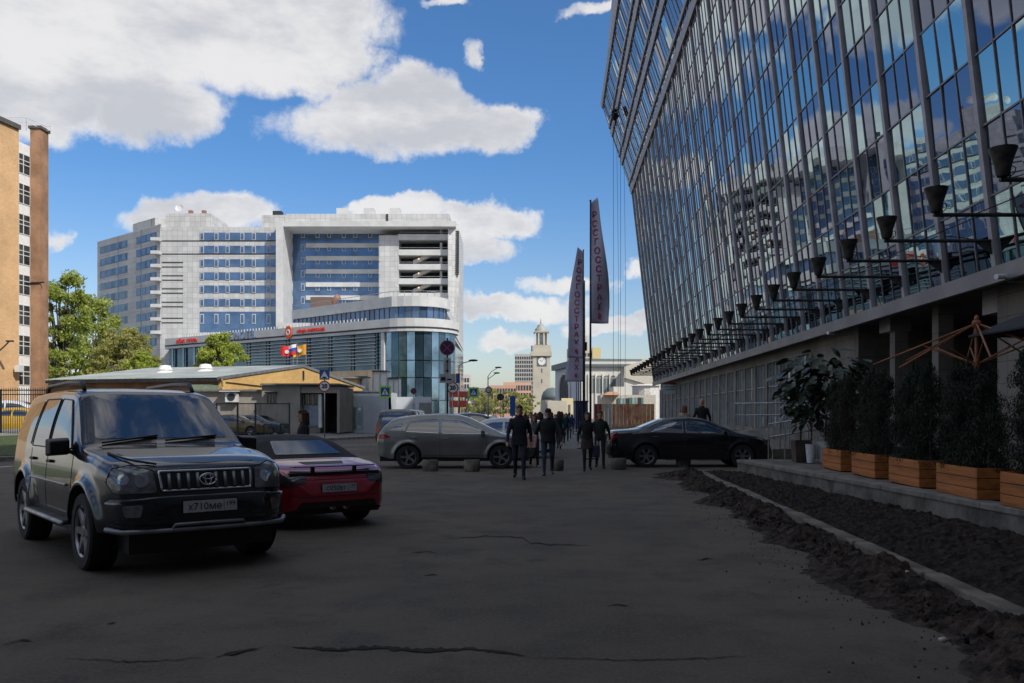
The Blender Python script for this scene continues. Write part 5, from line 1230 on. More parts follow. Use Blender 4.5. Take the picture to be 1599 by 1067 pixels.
CROSS = dict(cat='car', top=[(-2.32, .62), (-2.31, .88), (-2.27, 1.02), (-2.10, 1.26), (-1.86, 1.46), (-1.68, 1.535), (-1.1, 1.61), (-.4, 1.645), (.15, 1.61), (.45, 1.53), (1.38, 1.085), (1.5, 1.05), (1.85, .985), (2.12, .90), (2.28, .76), (2.34, .60), (2.36, .50)],
  belt=[(-2.32, .6), (-2.2, 1.08), (-1.5, 1.075), (-.5, 1.02), (.6, .985), (1.3, .96), (1.9, .90), (2.2, .74), (2.36, .46)], plan=[(-2.32, .66), (-2.27, .78), (-2.1, .87), (-1.5, .925), (0, .915), (1.4, .925), (1.8, .90), (2.1, .80), (2.28, .62), (2.36, .48)],
  low=[(-2.32, .42), (-1.9, .30), (1.9, .26), (2.36, .30)], side=[(.2, .93), (.4, .975), (.62, .985), (.80, 1.0), (.95, .985), (1.1, .95)], tumble=.40, axles=(1.40, -1.35), arch=.41, wr=.355, track=.915, flare=.035, mirror=(.85, 1.08, .90), cladding=.33, window_trim=CHROME,
  side_panes=[('side_window', [(1.02, 1.035), (.70, 1.22), (.32, 1.40), (-.02, 1.455), (-.36, 1.465), (-.36, 1.05), (.5, 1.03)]), ('side_window', [(-.45, 1.055), (-.45, 1.465), (-.9, 1.44), (-1.30, 1.38), (-1.42, 1.10)]), ('quarter_window', [(-1.45, 1.11), (-1.36, 1.37), (-1.66, 1.28), (-1.92, 1.14)])],
  front_bits=[('windshield', [(-.70, 1.12), (.70, 1.12), (.60, 1.36), (.52, 1.52), (-.52, 1.52), (-.60, 1.36)], 0., CARGLASS), ('rear_window', [(-.62, 1.08), (.62, 1.08), (.50, 1.42), (-.50, 1.42)], REAR, CARGLASS),
    ('headlight', [(.42, .70), (.50, .82), (.80, .88), (.84, .80), (.70, .70)], R(35), LENS), ('headlight', [(-.42, .70), (-.50, .82), (-.80, .88), (-.84, .80), (-.70, .70)], R(-35), LENS), ('grille', [(-.38, .42), (-.44, .62), (.44, .62), (.38, .42)], 0., BLACK),
    ('tail_lamp', [(.42, .93), (.50, 1.02), (.86, 1.02), (.98, .94), (.80, .88)], R(140), REDLENS), ('tail_lamp', [(-.42, .93), (-.50, 1.02), (-.86, 1.02), (-.98, .94), (-.80, .88)], R(-140), REDLENS)],
  seams=[[(.95, .99), (.98, .75), (.92, .40)], [(-.41, 1.02), (-.41, .40)], [(-1.40, 1.06), (-1.36, .95), (-1.05, .72), (-.90, .40)], [(.92, .40), (-.90, .40)]], handles=[(-.22, .90), (-1.18, .93)])
SEDAN = dict(cat='car', top=[(-2.46, .62), (-2.45, .88), (-2.40, 1.02), (-2.25, 1.075), (-1.72, 1.11), (-1.55, 1.14), (-.90, 1.40), (-.55, 1.455), (-.15, 1.47), (.25, 1.435), (.45, 1.38), (1.28, 1.03), (1.42, 1.0), (1.8, .93), (2.10, .84), (2.26, .72), (2.34, .58), (2.35, .48)],
  belt=[(-2.46, .6), (-2.35, .98), (-1.6, 1.0), (-.5, .965), (.6, .93), (1.3, .90), (1.9, .82), (2.2, .70), (2.35, .44)], plan=[(-2.46, .64), (-2.41, .76), (-2.2, .86), (-1.5, .91), (1.4, .91), (1.8, .88), (2.05, .80), (2.25, .64), (2.35, .48)],
  low=[(-2.46, .36), (-1.9, .24), (1.9, .22), (2.35, .25)], side=[(.2, .93), (.4, .98), (.6, 1.0), (.8, .99), (1.0, .955), (1.2, .9)], tumble=.44, axles=(1.40, -1.375), arch=.385, wr=.335, track=.895, flare=.02, mirror=(.85, 1.0, .88), window_trim=STEEL, tyre_w=.215,
  side_panes=[('side_window', [(1.0, .985), (.65, 1.15), (.30, 1.30), (-.02, 1.335), (-.22, 1.335), (-.22, 1.0)]), ('side_window', [(-.31, 1.005), (-.31, 1.335), (-.65, 1.30), (-1.02, 1.17), (-1.28, 1.03)])],
  front_bits=[('windshield', [(-.70, 1.06), (.70, 1.06), (.60, 1.25), (.52, 1.38), (-.52, 1.38), (-.60, 1.25)], 0., CARGLASS), ('rear_window', [(-.66, 1.15), (.66, 1.15), (.54, 1.37), (-.54, 1.37)], REAR, CARGLASS),
    ('headlight', [(.46, .62), (.52, .74), (.80, .79), (.86, .70), (.76, .62)], R(32), LENS), ('headlight', [(-.46, .62), (-.52, .74), (-.80, .79), (-.86, .70), (-.76, .62)], R(-32), LENS), ('grille', [(-.36, .50), (-.42, .68), (.42, .68), (.36, .50)], 0., BLACK),
    ('tail_lamp', [(.44, .82), (.44, .96), (.80, .96), (.86, .88), (.74, .80)], R(150), REDLENS), ('tail_lamp', [(-.44, .82), (-.44, .96), (-.80, .96), (-.86, .88), (-.74, .80)], R(-150), REDLENS)],
  seams=[[(1.0, .94), (1.02, .7), (.96, .32)], [(-.27, .97), (-.27, .32)], [(-1.36, .99), (-1.30, .85), (-1.02, .62), (-.92, .32)], [(.96, .32), (-.92, .32)]], handles=[(-.10, .86), (-1.12, .88)])
ROADSTER = dict(cat='car', top=[(-2.16, .46), (-2.15, .58), (-2.11, .68), (-2.02, .775), (-1.88, .84), (-1.7, .885), (-1.45, .935), (-1.25, .96), (-.62, 1.22), (-.35, 1.28), (-.05, 1.295), (.20, 1.275), (.42, 1.20), (1.02, .89), (1.15, .865), (1.6, .78), (1.9, .68), (2.1, .53), (2.17, .40)],
  belt=[(-2.16, .50), (-2.05, .80), (-1.5, .90), (-1.1, .93), (-.3, .875), (.8, .84), (1.3, .84), (1.7, .74), (2.0, .56), (2.17, .36)], plan=[(-2.16, .36), (-2.135, .54), (-2.08, .68), (-1.97, .78), (-1.75, .86), (-1.2, .90), (-.3, .865), (.9, .87), (1.3, .885), (1.7, .85), (2.0, .70), (2.17, .45)],
  low=[(-2.16, .32), (-1.9, .24), (-1.7, .18), (1.8, .17), (2.17, .2)], side=[(.15, .93), (.35, .99), (.6, 1.0), (.8, .97), (.95, .92), (1.2, .85)], tumble=.55, axles=(1.27, -1.145), arch=.365, wr=.325, track=.885, flare=.03, mirror=(.62, .93, .86), soft_top=(-1.28, .40, .945), tyre_w=.26,
  side_panes=[('side_window', [(.72, .92), (.35, 1.12), (-.05, 1.19), (-.50, 1.16), (-.62, .96)])],
  front_bits=[('windshield', [(-.66, .93), (.66, .93), (.56, 1.08), (.48, 1.20), (-.48, 1.20), (-.56, 1.08)], 0., CARGLASS), ('rear_window', [(-.52, 1.01), (.52, 1.01), (.42, 1.20), (-.42, 1.20)], REAR, mat('roadster rear screen', (.05, .07, .10), .06, .2, var=0, ior=1.8)),
    ('headlight', [(.46, .52), (.56, .66), (.76, .66), (.78, .56), (.6, .5)], R(25), LENS), ('headlight', [(-.46, .52), (-.56, .66), (-.76, .66), (-.78, .56), (-.6, .5)], R(-25), LENS),
    ('tail_lamp', [(.44, .66), (.46, .75), (.72, .78), (.96, .72), (.92, .63), (.70, .61)], R(152), mat('smoked lamp lens', (.06, .05, .055), .1, .2, var=.3, scale=12, ior=1.7)), ('tail_lamp', [(-.44, .66), (-.46, .75), (-.72, .78), (-.96, .72), (-.92, .63), (-.70, .61)], R(-152), MATS['smoked lamp lens']),
    ('rear_valance', [(-.62, .31), (-.55, .40), (.55, .40), (.62, .31)], REAR, BLACK)],
  seams=[[(.60, .85), (.62, .6), (.55, .26)], [(-.62, .90), (-.58, .6), (-.62, .26)]], handles=[(-.42, .74)])
def paint(name, col, metal=.5, rough=.28): return mat(name, col, rough, metal, var=.06, scale=2, coat=.8)
NAVY = paint('dark blue-green paint', (.008, .012, .017), .15, .25); CHERRY = paint('cherry red paint', (.32, .010, .028), .25, .25); SILVER = paint('silver grey paint', (.20, .205, .20), .6, .35); JET = paint('black paint', (.010, .011, .015), .2, .22)
SOFT = mat('black soft top', (.014, .014, .016), .8, var=.2, bump=.2, bscale=80); ROADSTER['second'] = SOFT
# ---- dark off-roader in the left foreground
fwd = Vector((.63, -.776)); hd_ = math.atan2(fwd.y, fwd.x)
fa = Vector((-3.72, 9.80)); c0 = fa-fwd*1.40
suv, sh = car('off_roader', 'dark blue off-roader with chrome grille parked facing the viewer on the left', PRADO, NAVY, (c0.x, c0.y, 0), hd_, wheels=('five', 6))
bmp = sh.pane([(-.83, .50), (-.86, .735), (-.5, .755), (.5, .755), (.86, .735), (.83, .50)], 0., .012, 7, .05).build('bumper', NAVY, suv, smooth=True); sm_ = bmp.modifiers.new('solid', 'SOLIDIFY'); sm_.thickness = .05; sm_.offset = 0
BOWL = mat('lamp bowl', (.50, .52, .55), .12, .9, var=.1, scale=20)
for sg in (1, -1):
    for cy_, cz_, r_ in ((.60, .915, .062), (.755, .925, .050)):
        sh.pane([(sg*(cy_+r_*math.cos(t)), cz_+r_*math.sin(t)) for t in np.linspace(0, 2*math.pi, 14, endpoint=False)], R(16*sg), .012, 3, .005).build('lamp_bowl', BOWL, suv, smooth=True)
    sh.line([(sg*q, z) for q, z in ((.46, .795), (.50, 1.005), (.70, 1.055), (.86, 1.025), (.905, .90), (.84, .795), (.46, .795))], R(16*sg), .006, .006, 50).build('headlight_gap', INK, suv)
    sh.line([(sg*.92, .74), (sg*.45, .745)], R(20*sg), .005, 0, 20).build('bumper_seam', INK, suv)
sh.line([(-.45, .745), (.45, .745)], 0., .005, 0, 20).build('bumper_seam', INK, suv)
for y in np.linspace(-.36, .36, 9):
    if abs(y) < .06: continue
    a, b = sh.hit((y, .83), 0., .018), sh.hit((y, .965), 0., .018); MB().tube([a, b], .017, 8).build('grille_bar', STEEL, suv, smooth=True)
sh.line([(-.43, .81), (-.45, .99), (.45, .99), (.43, .81), (-.43, .81)], 0., .013, .010, 70, 8).build('grille_surround', CHROME, suv, smooth=True)
c = sh.hit((0, .90), 0., .03); Me = Matrix.Translation(c) @ Matrix.Rotation(R(90), 4, 'Z') @ Matrix.Rotation(R(80), 4, 'X')
def ell(a, b, cx_=0, cy_=0, n=28): return [Me @ Vector((cx_+a*math.cos(t), cy_+b*math.sin(t), .012)) for t in np.linspace(0, 2*math.pi, n)]
em = MB().tube(ell(.080, .055), .008, 6).tube(ell(.030, .052), .006, 6).tube(ell(.052, .022, 0, .022), .006, 6); em.build('emblem', CHROME, suv, smooth=True)
suv.scale = (1.05, 1.05, 1.04)
h = sh.hit((0, .66), 0., .02); plate(suv, Matrix.Translation(Vector((h.x+.03, 0, .655))) @ Matrix.Rotation(R(90), 4, 'Z') @ Matrix.Rotation(R(88), 4, 'X'), 'х710ме', '199')
MB().tube([(2.05, -.88, .46), (2.22, -.78, .44), (2.30, -.45, .44), (2.32, 0, .44), (2.30, .45, .44), (2.22, .78, .44), (2.05, .88, .46)], .024, 10).build('guard_bar', STEEL, suv, smooth=True)
MB().tube([(2.30, -.36, .44), (2.32, -.33, .49), (2.335, 0, .495), (2.32, .33, .49), (2.30, .36, .44)], .017, 10).build('guard_bar', STEEL, suv, smooth=True)
for sg in (1, -1):
    MB().box((-.88, sg*.80 if sg > 0 else -1.0, .40), (.88, 1.0 if sg > 0 else -.80, .45)).build('running_board', mat('step rubber', (.06, .06, .062), .7, var=.2), suv, bevel=.02)
    MB().tube([(-.9, sg*1.0, .42), (.9, sg*1.0, .42)], .026, 8).build('board_trim', GALV, suv, smooth=True)
    r0 = [sh.top(x, sg*.60, .0) for x in (-1.75, -1.6, -.6, .0, .12)]; pts = [r0[0]+Vector((0, 0, .0))]+[p+Vector((0, 0, .085)) for p in r0[1:4]]+[r0[4]]
    MB().tube(pts, [.02, .028, .028, .03, .022], 8).build('roof_rail', mat('rail grey', (.05, .052, .058), .4, .5), suv, smooth=True)
    sh.line([(-sg*.72, .80), (-sg*-1.0, .80)], LEFT if sg > 0 else RIGHT, .016, .006, 30, 6).build('side_moulding', GALV, suv)
    for x0_, y0_, x1_ in ((1.10, sg*.10 if sg > 0 else -.62, 0),):
        pass
for y0_, y1_ in ((-.66, -.08), (-.02, .56)):
    a, b = sh.top(1.06, y0_, .02), sh.top(.98, y1_, .025); MB().tube([a, b], .011, 6).build('wiper', BLACK, suv)
MB().tube([sh.top(1.60, -.74, .01), sh.top(1.9, -.70, .02), sh.top(2.06, -.62, .03), sh.top(2.14, -.45, .02)], .012, 6).build('bonnet_seam', INK, suv)
MB().tube([sh.top(1.14, .70, .001), sh.top(1.7, .66, .001), sh.top(2.08, .52, .001), sh.top(2.12, 0, .001), sh.top(2.08, -.52, .001), sh.top(1.7, -.66, .001), sh.top(1.14, -.70, .001)], .005, 5).build('bonnet_seam', INK, suv)
sc_ = MB(); a = sh.top(1.95, 0, 0)
for k, t in enumerate(np.linspace(-.62, .62, 14)):
    pass
# ---- red roadster beside it
f2 = Vector((-.60, .80)); ra = Vector((-3.02, 13.20)); c0 = ra+f2*1.145
rdr, sh = car('roadster', 'cherry red roadster with black soft top and raised rear spoiler beside the off-roader', ROADSTER, CHERRY, (c0.x, c0.y, 0), math.atan2(f2.y, f2.x), wheels=('five', 5))
h = sh.hit((0, .60), REAR, .01); plate(rdr, Matrix.Translation(Vector((h.x-.012, 0, .585))) @ Matrix.Rotation(R(-90), 4, 'Z') @ Matrix.Rotation(R(90), 4, 'X'), 'с050вт', '177')
sp = [( -1.97+.05*(abs(y)/.62)**2, y, .875) for y in np.linspace(-.62, .62, 13)]
mb = MB(); vs = []
for x, y, z in sp: vs += [(x-.10, y, z+.012), (x+.05, y, z+.004), (x+.05, y, z-.012), (x-.10, y, z-.004)]
mb.add(vs, [(4*k+i, 4*k+(i+1) % 4, 4*k+4+(i+1) % 4, 4*k+4+i) for k in range(12) for i in range(4)]+[(3, 2, 1, 0), (48, 49, 50, 51)]); mb.build('spoiler', CHERRY, rdr)
for y in (-.32, .32): MB().box((-1.99, y-.025, .76), (-1.95, y+.025, .88)).build('spoiler_strut', BLACK, rdr)
a = [sh.top(-1.52, -.34, .004), sh.top(-1.52, .34, .004), sh.top(-1.66, .30, .004), sh.top(-1.66, -.30, .004)]; MB().add(a, [(0, 1, 2, 3)]).build('engine_grille', BLACK, rdr)
sh.line([(-.78, .50), (-.5, .47), (.5, .47), (.78, .50)], REAR, .005, 0, 30).build('bumper_seam', INK, rdr); sh.line([(-.50, .775), (-.46, .70), (.46, .70), (.50, .775)], REAR, .005, 0, 40).build('boot_seam', INK, rdr)
for sg in (1, -1): MB().lathe([(.045, -.05), (.05, 0), (.042, 0), (.035, -.04)], 14, 0, Matrix.Translation((-2.15, sg*.10, .33)) @ Matrix.Rotation(R(-90), 4, 'Y')).build('tailpipe', CHROME, rdr)
# ---- the cars across the square
YC = 27.15
cro, sh = car('crossover', 'silver grey crossover parked side-on across the square', CROSS, SILVER, (GX(635, YC)+1.47, YC, 0), R(2), wheels=('twin', 5))
sed, sh = car('sedan', 'black sedan parked side-on at the right of the walkway', SEDAN, JET, (GX(1003, 27.8)+1.38*1.05, 27.8, 0), R(-1), wheels=('twin', 6)); sed.scale = (1.05, 1.05, 1.05)
su2, sh = car('off_roader', 'black off-roader seen from behind, left of the silver crossover', PRADO, paint('dusty black paint', (.028, .026, .026), .3, .35), (GX(628, 38.8), 40.6, 0), R(84), wheels=('five', 6))
MB().lathe([(.34, -.10), (.385, -.05), (.385, .05), (.34, .10), (.05, .11)], 24, 0, Matrix.Translation((-2.48, .12, .92)) @ Matrix.Rotation(R(-90), 4, 'Y')).build('spare_wheel', RUBBER, su2, smooth=True, angle=40)
wc, sh = car('hatchback', 'white car half hidden behind the silver crossover bonnet', CROSS, paint('white car paint', (.62, .63, .64), .0, .3), (GX(775, 33.0), 33.6, 0), R(172), detail=1, wheels=('five', 5)); wc.scale = (.94, .94, .92)
bc, sh = car('sedan', 'black car behind the silver crossover roof', SEDAN, JET, (GX(738, 42), 42.5, 0), R(10), detail=1, wheels=('five', 5)); bc.scale = (1.08, 1.08, 1.16)
TAXI = paint('taxi yellow paint', (.50, .30, .02), .0, .35); BLUEG = paint('grey blue paint', (.10, .13, .16), .5, .3); WHT = MATS['white car paint']
def far_car(label, src, pt, src_pt, loc, hd__, cat='car', sc=1., name='parked_car', group='distant cars'):
    c = copy_tree(src, None, {src_pt.name: pt}); c.name = name; c.location = loc; c.rotation_euler = (0, 0, hd__); c.scale = (sc, sc, sc); c['label'] = label; c['category'] = cat; c['group'] = group; return c
zt_ = .45
far_car('yellow taxi with dark windows behind the iron fence on the far left', bc, TAXI, JET, (GX(30, 52), 52.5, .40), R(8), name='taxi', group='taxis by the fence', sc=1.12)
far_car('white van-like car parked behind the yellow taxi on the far left', wc, WHT, WHT, (GX(22, 60), 60.5, .55), R(10), name='parked_car', sc=1.25)
far_car('yellow and grey taxi behind the mesh fence in front of the pavilion', bc, paint('dull yellow paint', (.17, .12, .04), .2, .4), JET, (GX(368, 55.5), 55.5, .25), R(-6), name='taxi', group='taxis by the fence', sc=.95)  # darker, duller yellow than the other taxis
far_car('grey-blue car next to the taxi behind the mesh fence', bc, BLUEG, JET, (GX(402, 57.5), 57.5, .30), R(-14), name='parked_car', sc=.9)
for i, (x, Y, pt, sp_, src, lab) in enumerate([(706, 75, JET, JET, bc, 'dark car on the avenue under the crossing sign'), (748, 95, WHT, WHT, wc, 'white car on the avenue right of the crossing sign'), (768, 120, BLUEG, JET, bc, 'grey car far down the avenue'), (730, 135, TAXI, JET, bc, 'yellow taxi far down the avenue'), (758, 160, WHT, WHT, wc, 'small white car farthest down the avenue')]):
    far_car(lab, src, pt, sp_, (GX(x, Y), Y, 0), R(90+i*3), sc=1.0)

# ================================================================== people
def capsule(mb, a, b, ra, rb, n=12):
    a, b = Vector(a), Vector(b); d = (b-a); L = max(d.length, 1e-4); d.normalize(); M = Matrix.Translation(a) @ d.to_track_quat('Z', 'Y').to_matrix().to_4x4(); pr = []
    for k in range(5): t = -math.pi/2+math.pi/2*k/5; pr.append((max(.002, ra*math.cos(t)), ra*math.sin(t)))
    for k in range(6): t = math.pi/2*k/5; pr.append((max(.002, rb*math.cos(t)), L+rb*math.sin(t)))
    mb.lathe(pr, n, 0, M)
def loft(mb, rings, n=16):
    vs = []; 
    for c, rx, ry in rings:
        for k in range(n): t = 2*math.pi*k/n; vs.append((c[0]+rx*math.cos(t), c[1]+ry*math.sin(t), c[2]))
    L = len(rings); mb.add(vs, [(i*n+k, i*n+(k+1) % n, (i+1)*n+(k+1) % n, (i+1)*n+k) for i in range(L-1) for k in range(n)]+[tuple(range(n))[::-1], tuple((L-1)*n+k for k in range(n))])
def person(label, loc, rz, h=1.78, cloth=None, pose=None, hair='short', voxel=.012, group=None, skirt=False, bulk=1., coat=0., cap=None, name='person', bag=None):
    """faces local -Y; one continuous body, hair and headwear as children"""
    ps = dict(stride=.30, swing=.22, armout=.10, elbow=.18, headturn=0., lean=0., side=1, lift=0.); ps.update(pose or {}); C = cloth; s = h/1.78; b = bulk; root = thing(name, label, 'person', loc, rz, group)
    mb = MB(); bones = []      # (a, b, radius, material key)
    def limb(a, bb, ra, rb, key): capsule(mb, a, bb, ra, rb); bones.append((Vector(a), Vector(bb), key))
    st = ps['stride']*ps['side']; hip = .93*s; ln = ps['lean']
    for sg in (1, -1):
        f = -st*.5*sg; hp = Vector((sg*.095*s*b, 0, hip)); lift = ps['lift'] if f > 0 else 0
        ank = Vector((sg*.10*s, f, .085*s+(.06*s if f > .05 else 0)+lift)); kn = hp.lerp(ank, .52)+Vector((0, -.05*s-(.05*s if f > .05 else 0), .01))
        limb(hp, kn, .092*s*b, .062*s*b, 'legs'); limb(kn, ank, .060*s*b, .042*s, 'legs' if not skirt else 'legs')
        toe = ank+Vector((sg*.02*s, -.155*s, -.045*s if f <= .05 else -.085*s)); limb(ank+Vector((0, .035*s, -.045*s)), toe, .043*s, .036*s, 'shoes'); limb(ank, ank+Vector((0, 0, -.03)), .045*s, .045*s, 'shoes')
    zs = lambda z: z*s
    rings = [((0, 0, zs(.86)), .135*s*b, .095*s*b), ((0, 0, zs(.92)), .165*s*b, .112*s*b), ((0, -.005, zs(1.02)), .158*s*b, .108*s*b), ((0, -.01+ln*.3, zs(1.15)), .158*s*b, .112*s*b), ((0, -.01+ln*.5, zs(1.28)), .178*s*b, .120*s*b), ((0, .0+ln*.8, zs(1.39)), .195*s*b, .112*s*b), ((0, .005+ln*.9, zs(1.45)), .165*s*b, .092*s*b), ((0, .005+ln, zs(1.50)), .092*s, .074*s), ((0, .005+ln, zs(1.53)), .066*s, .064*s)]
    loft(mb, rings); bones.append((Vector((0, 0, zs(1.0))), Vector((0, ln, zs(1.47))), 'top')); bones.append((Vector((-.1*s, 0, zs(.90))), Vector((.1*s, 0, zs(.90))), 'legs' if not coat else 'top'))
    if coat:
        loft(mb, [((0, .005, zs(1.1)), .165*s*b, .118*s*b), ((0, .005, zs(.95)), .182*s*b, .135*s*b), ((0, .01, zs(.95-coat)), .185*s*b+.05*coat, .145*s*b+.05*coat)]); bones.append((Vector((0, 0, zs(.95-coat))), Vector((0, 0, zs(1.0))), 'top' if not skirt else 'skirt'))
        if skirt or coat: bones.append((Vector((-.1*s, 0, zs(.95-coat))), Vector((.1*s, 0, zs(.95-coat))), 'skirt' if skirt else 'top'))
    hands = []
    for sg in (1, -1):
        sh_ = Vector((sg*.172*s*b, ln*.85, zs(1.408))); sw = ps['swing']*ps['side']*sg; el = sh_+Vector((sg*(ps['armout']*.75+.015)*s, sw*.55*s, -.285*s)); wr = el+Vector((sg*.02*s, (sw*.3-ps['elbow']*.6)*s, -.235*s))
        if ps.get('raise') == sg: wr = el+Vector((-sg*.10*s, -.20*s, .06*s))
        limb(sh_, el, .060*s*b, .050*s*b, 'top'); limb(el, wr, .047*s*b, .033*s, 'top'); d = (wr-el).normalized(); pal = wr+d*.075*s
        limb(wr+d*.012, pal, .030*s, .034*s, 'skin'); hands.append(pal)
        across = d.cross(Vector((sg, 0, 0))); across = across.normalized() if across.length > .01 else Vector((0, 1, 0)); inw = Vector((-sg, 0, 0))
        for k, fl in enumerate((.062, .072, .068, .052)):
            p0 = pal+across*(.024-.016*k)*s; p1 = p0+(d*.7+inw*.25)*fl*.6*s; p2 = p1+(d*.4+inw*.75)*fl*.5*s; capsule(mb, p0, p1, .0095*s, .009*s, 8); capsule(mb, p1, p2, .009*s, .008*s, 8); bones.append((p0, p2, 'skin'))
        p0 = wr+d*.03*s+across*.03*s; p1 = p0+(across*.6+d*.6+inw*.3)*.05*s; capsule(mb, p0, p1, .012*s, .0095*s, 8); bones.append((p0, p1, 'skin'))
    nk = Vector((0, .0+ln, zs(1.50))); hc = Vector((0, -.02+ln*1.1, zs(1.655))); limb(nk-Vector((0, 0, .05)), hc-Vector((0, -.01, .09*s)), .062*s, .055*s, 'skin')
    HM = Matrix.Translation(hc) @ Matrix.Rotation(ps['headturn'], 4, 'Z')
    mb.ellipsoid((0, 0, .022*s), (.076*s, .096*s, .098*s), 18, 14, 0, None) if False else mb.lathe([(.004, -.118*s), (.040*s, -.112*s), (.056*s, -.08*s), (.066*s, -.035*s), (.074*s, .02*s), (.074*s, .06*s), (.060*s, .098*s), (.034*s, .118*s), (.004, .124*s)], 18, 0, HM @ Matrix.Diagonal((1, 1.22, 1, 1)))
    bones.append((hc-Vector((0, 0, .06*s)), hc+Vector((0, 0, .10*s)), 'skin'))
    def hpnt(x, y, z): return HM @ Vector((x*s, y*s, z*s))
    capsule(mb, hpnt(0, -.088, .028), hpnt(0, -.108, -.012), .010*s, .016*s, 8); capsule(mb, hpnt(-.022, -.078, -.062), hpnt(.022, -.078, -.062), .010*s, .010*s, 8); capsule(mb, hpnt(0, -.060, -.10), hpnt(0, -.066, -.095), .026*s, .024*s, 8)
    for sg in (1, -1): capsule(mb, hpnt(sg*.074, .012, -.022), hpnt(sg*.078, .018, .022), .011*s, .014*s, 8)
    capsule(mb, hpnt(-.035, -.080, .038), hpnt(.035, -.080, .038), .010*s, .010*s, 8)
    tmp = mb.build('body', SKIN); md = tmp.modifiers.new('r', 'REMESH'); md.mode = 'VOXEL'; md.voxel_size = voxel; md.use_smooth_shade = True
    sm = tmp.modifiers.new('s', 'SMOOTH'); sm.iterations = 2; sm.factor = .45
    dg = bpy.context.evaluated_depsgraph_get(); me = bpy.data.meshes.new_from_object(tmp.evaluated_get(dg)); bpy.data.objects.remove(tmp); me.name = 'body'
    keys = ['skin', 'top', 'legs', 'shoes', 'skirt']; me.materials.clear()
    for k in keys: me.materials.append(SKIN if k == 'skin' else C.get(k, C['legs']))
    nf = len(me.polygons); co = np.empty(nf*3, np.float32); me.polygons.foreach_get('center', co); co = co.reshape(-1, 3); best = np.full(nf, 9e9); idx = np.zeros(nf, np.int32)
    for a, bb, key in bones:
        a_, d_ = np.array(a), np.array(bb-a); L2 = max(1e-9, float(d_ @ d_)); t = np.clip(((co-a_) @ d_)/L2, 0, 1); dist = np.linalg.norm(co-(a_+t[:, None]*d_), axis=1)-(.10 if key == 'top' and abs(d_[2]) > .3 else .08 if key in ('legs', 'skirt') else 0 if key != 'skin' else .0)
        m_ = dist < best; best[m_] = dist[m_]; idx[m_] = keys.index(key)
    hi = co[:, 2] > zs(1.535); idx[hi & (np.abs(co[:, 0]) < .13)] = 0
    if coat: lo_ = (co[:, 2] > zs(.95-coat)) & (co[:, 2] < zs(1.0)) & (idx == 2); idx[lo_] = keys.index('skirt' if skirt else 'top')
    idx[(idx == 2) & (co[:, 2] > zs(.945))] = 1
    me.polygons.foreach_set('material_index', idx); me.polygons.foreach_set('use_smooth', [True]*nf); link('body', me, root)
    # hair, eyes, headwear
    HC = C.get('hair', mat('dark hair', (.020, .015, .012), .6, var=.3, scale=20))
    hb_ = MB(); pr_ = [(.060, -.085), (.068, -.055), (.075, -.02), (.081, .02), (.083, .045), (.081, .065), (.075, .085), (.064, .105), (.046, .121), (.024, .131), (.004, .135)]; n_ = 28; vs_ = []
    for r_, z_ in pr_:
        for k in range(n_): t_ = 2*math.pi*k/n_; vs_.append(HM @ Vector((r_*math.cos(t_)*s, (r_*math.sin(t_)*1.26+.004)*s, z_*s)))
    fs_ = []
    for i_ in range(len(pr_)-1):
        for k in range(n_):
            y_ = math.sin(2*math.pi*(k+.5)/n_); z_ = (pr_[i_][1]+pr_[i_+1][1])/2
            if z_ > .075 or (z_ > .05 and y_ > -.80) or (z_ > .01 and y_ > -.05) or y_ > .30: fs_.append((i_*n_+k, i_*n_+(k+1) % n_, (i_+1)*n_+(k+1) % n_, (i_+1)*n_+k))
    hb_.add(vs_, fs_)
    if hair == 'long':
        for k in range(11):
            a = R(-5)+R(190)*k/10; p = hpnt(.078*math.cos(a), .02+.085*math.sin(a), .05); q = hpnt(.088*math.cos(a), .035+.085*math.sin(a), -.17); capsule(hb_, p, q, .028*s, .022*s, 8)
    o = hb_.build('hair', HC, root, smooth=True); 
    o2 = MB()
    for sg in (1, -1): o2.ellipsoid(hpnt(sg*.030, -.088, .020), (.012*s, .007*s, .006*s), 8, 6)
    o2.build('eye', INK, root, smooth=True)
    if cap is not None: 
        cm = MB().lathe([(.088*s, .03*s), (.090*s, .06*s), (.082*s, .10*s), (.05*s, .135*s), (.004, .142*s)], 18, 0, HM @ Matrix.Diagonal((1, 1.2, 1, 1))); cm.add([hpnt(-.07, -.085, .045), hpnt(.07, -.085, .045), hpnt(.055, -.165, .03), hpnt(-.055, -.165, .03), hpnt(-.07, -.085, .037), hpnt(.07, -.085, .037), hpnt(.055, -.165, .022), hpnt(-.055, -.165, .022)], [(0, 1, 2, 3), (7, 6, 5, 4), (0, 4, 5, 1), (1, 5, 6, 2), (2, 6, 7, 3), (3, 7, 4, 0)]); cm.build('cap', cap, root, smooth=True, angle=40)
    return root, hands
def cl(n, c, r=.85): return mat(n, c, r, var=.18, scale=12, bump=.2, bscale=60)
NVJ = cl('navy jacket', (.012, .013, .020)); BLK = cl('black cloth', (.010, .010, .012)); JEAN = cl('blue denim', (.035, .05, .085)); DJEAN = cl('dark denim', (.014, .018, .032)); BRN = cl('brown leather', (.03, .02, .015), .6); OLV = cl('dark green jacket', (.016, .022, .018)); CHK = cl('checked wool', (.045, .035, .034)); GRY = cl('grey cloth', (.10, .10, .10)); WSH = cl('white trainers', (.55, .55, .55)); TEAL = cl('teal jacket', (.01, .16, .16)); BLU = cl('blue jacket', (.02, .06, .20)); REDC = cl('red jacket', (.30, .03, .03)); BGE = cl('beige coat', (.38, .30, .22)); WHC = cl('white shirt', (.55, .55, .55)); AUB = cl('auburn hair', (.16, .05, .025)); BRH = cl('brown hair', (.045, .026, .016))
def at(x, Y, z=0.): return (GX(x, Y), Y, z)
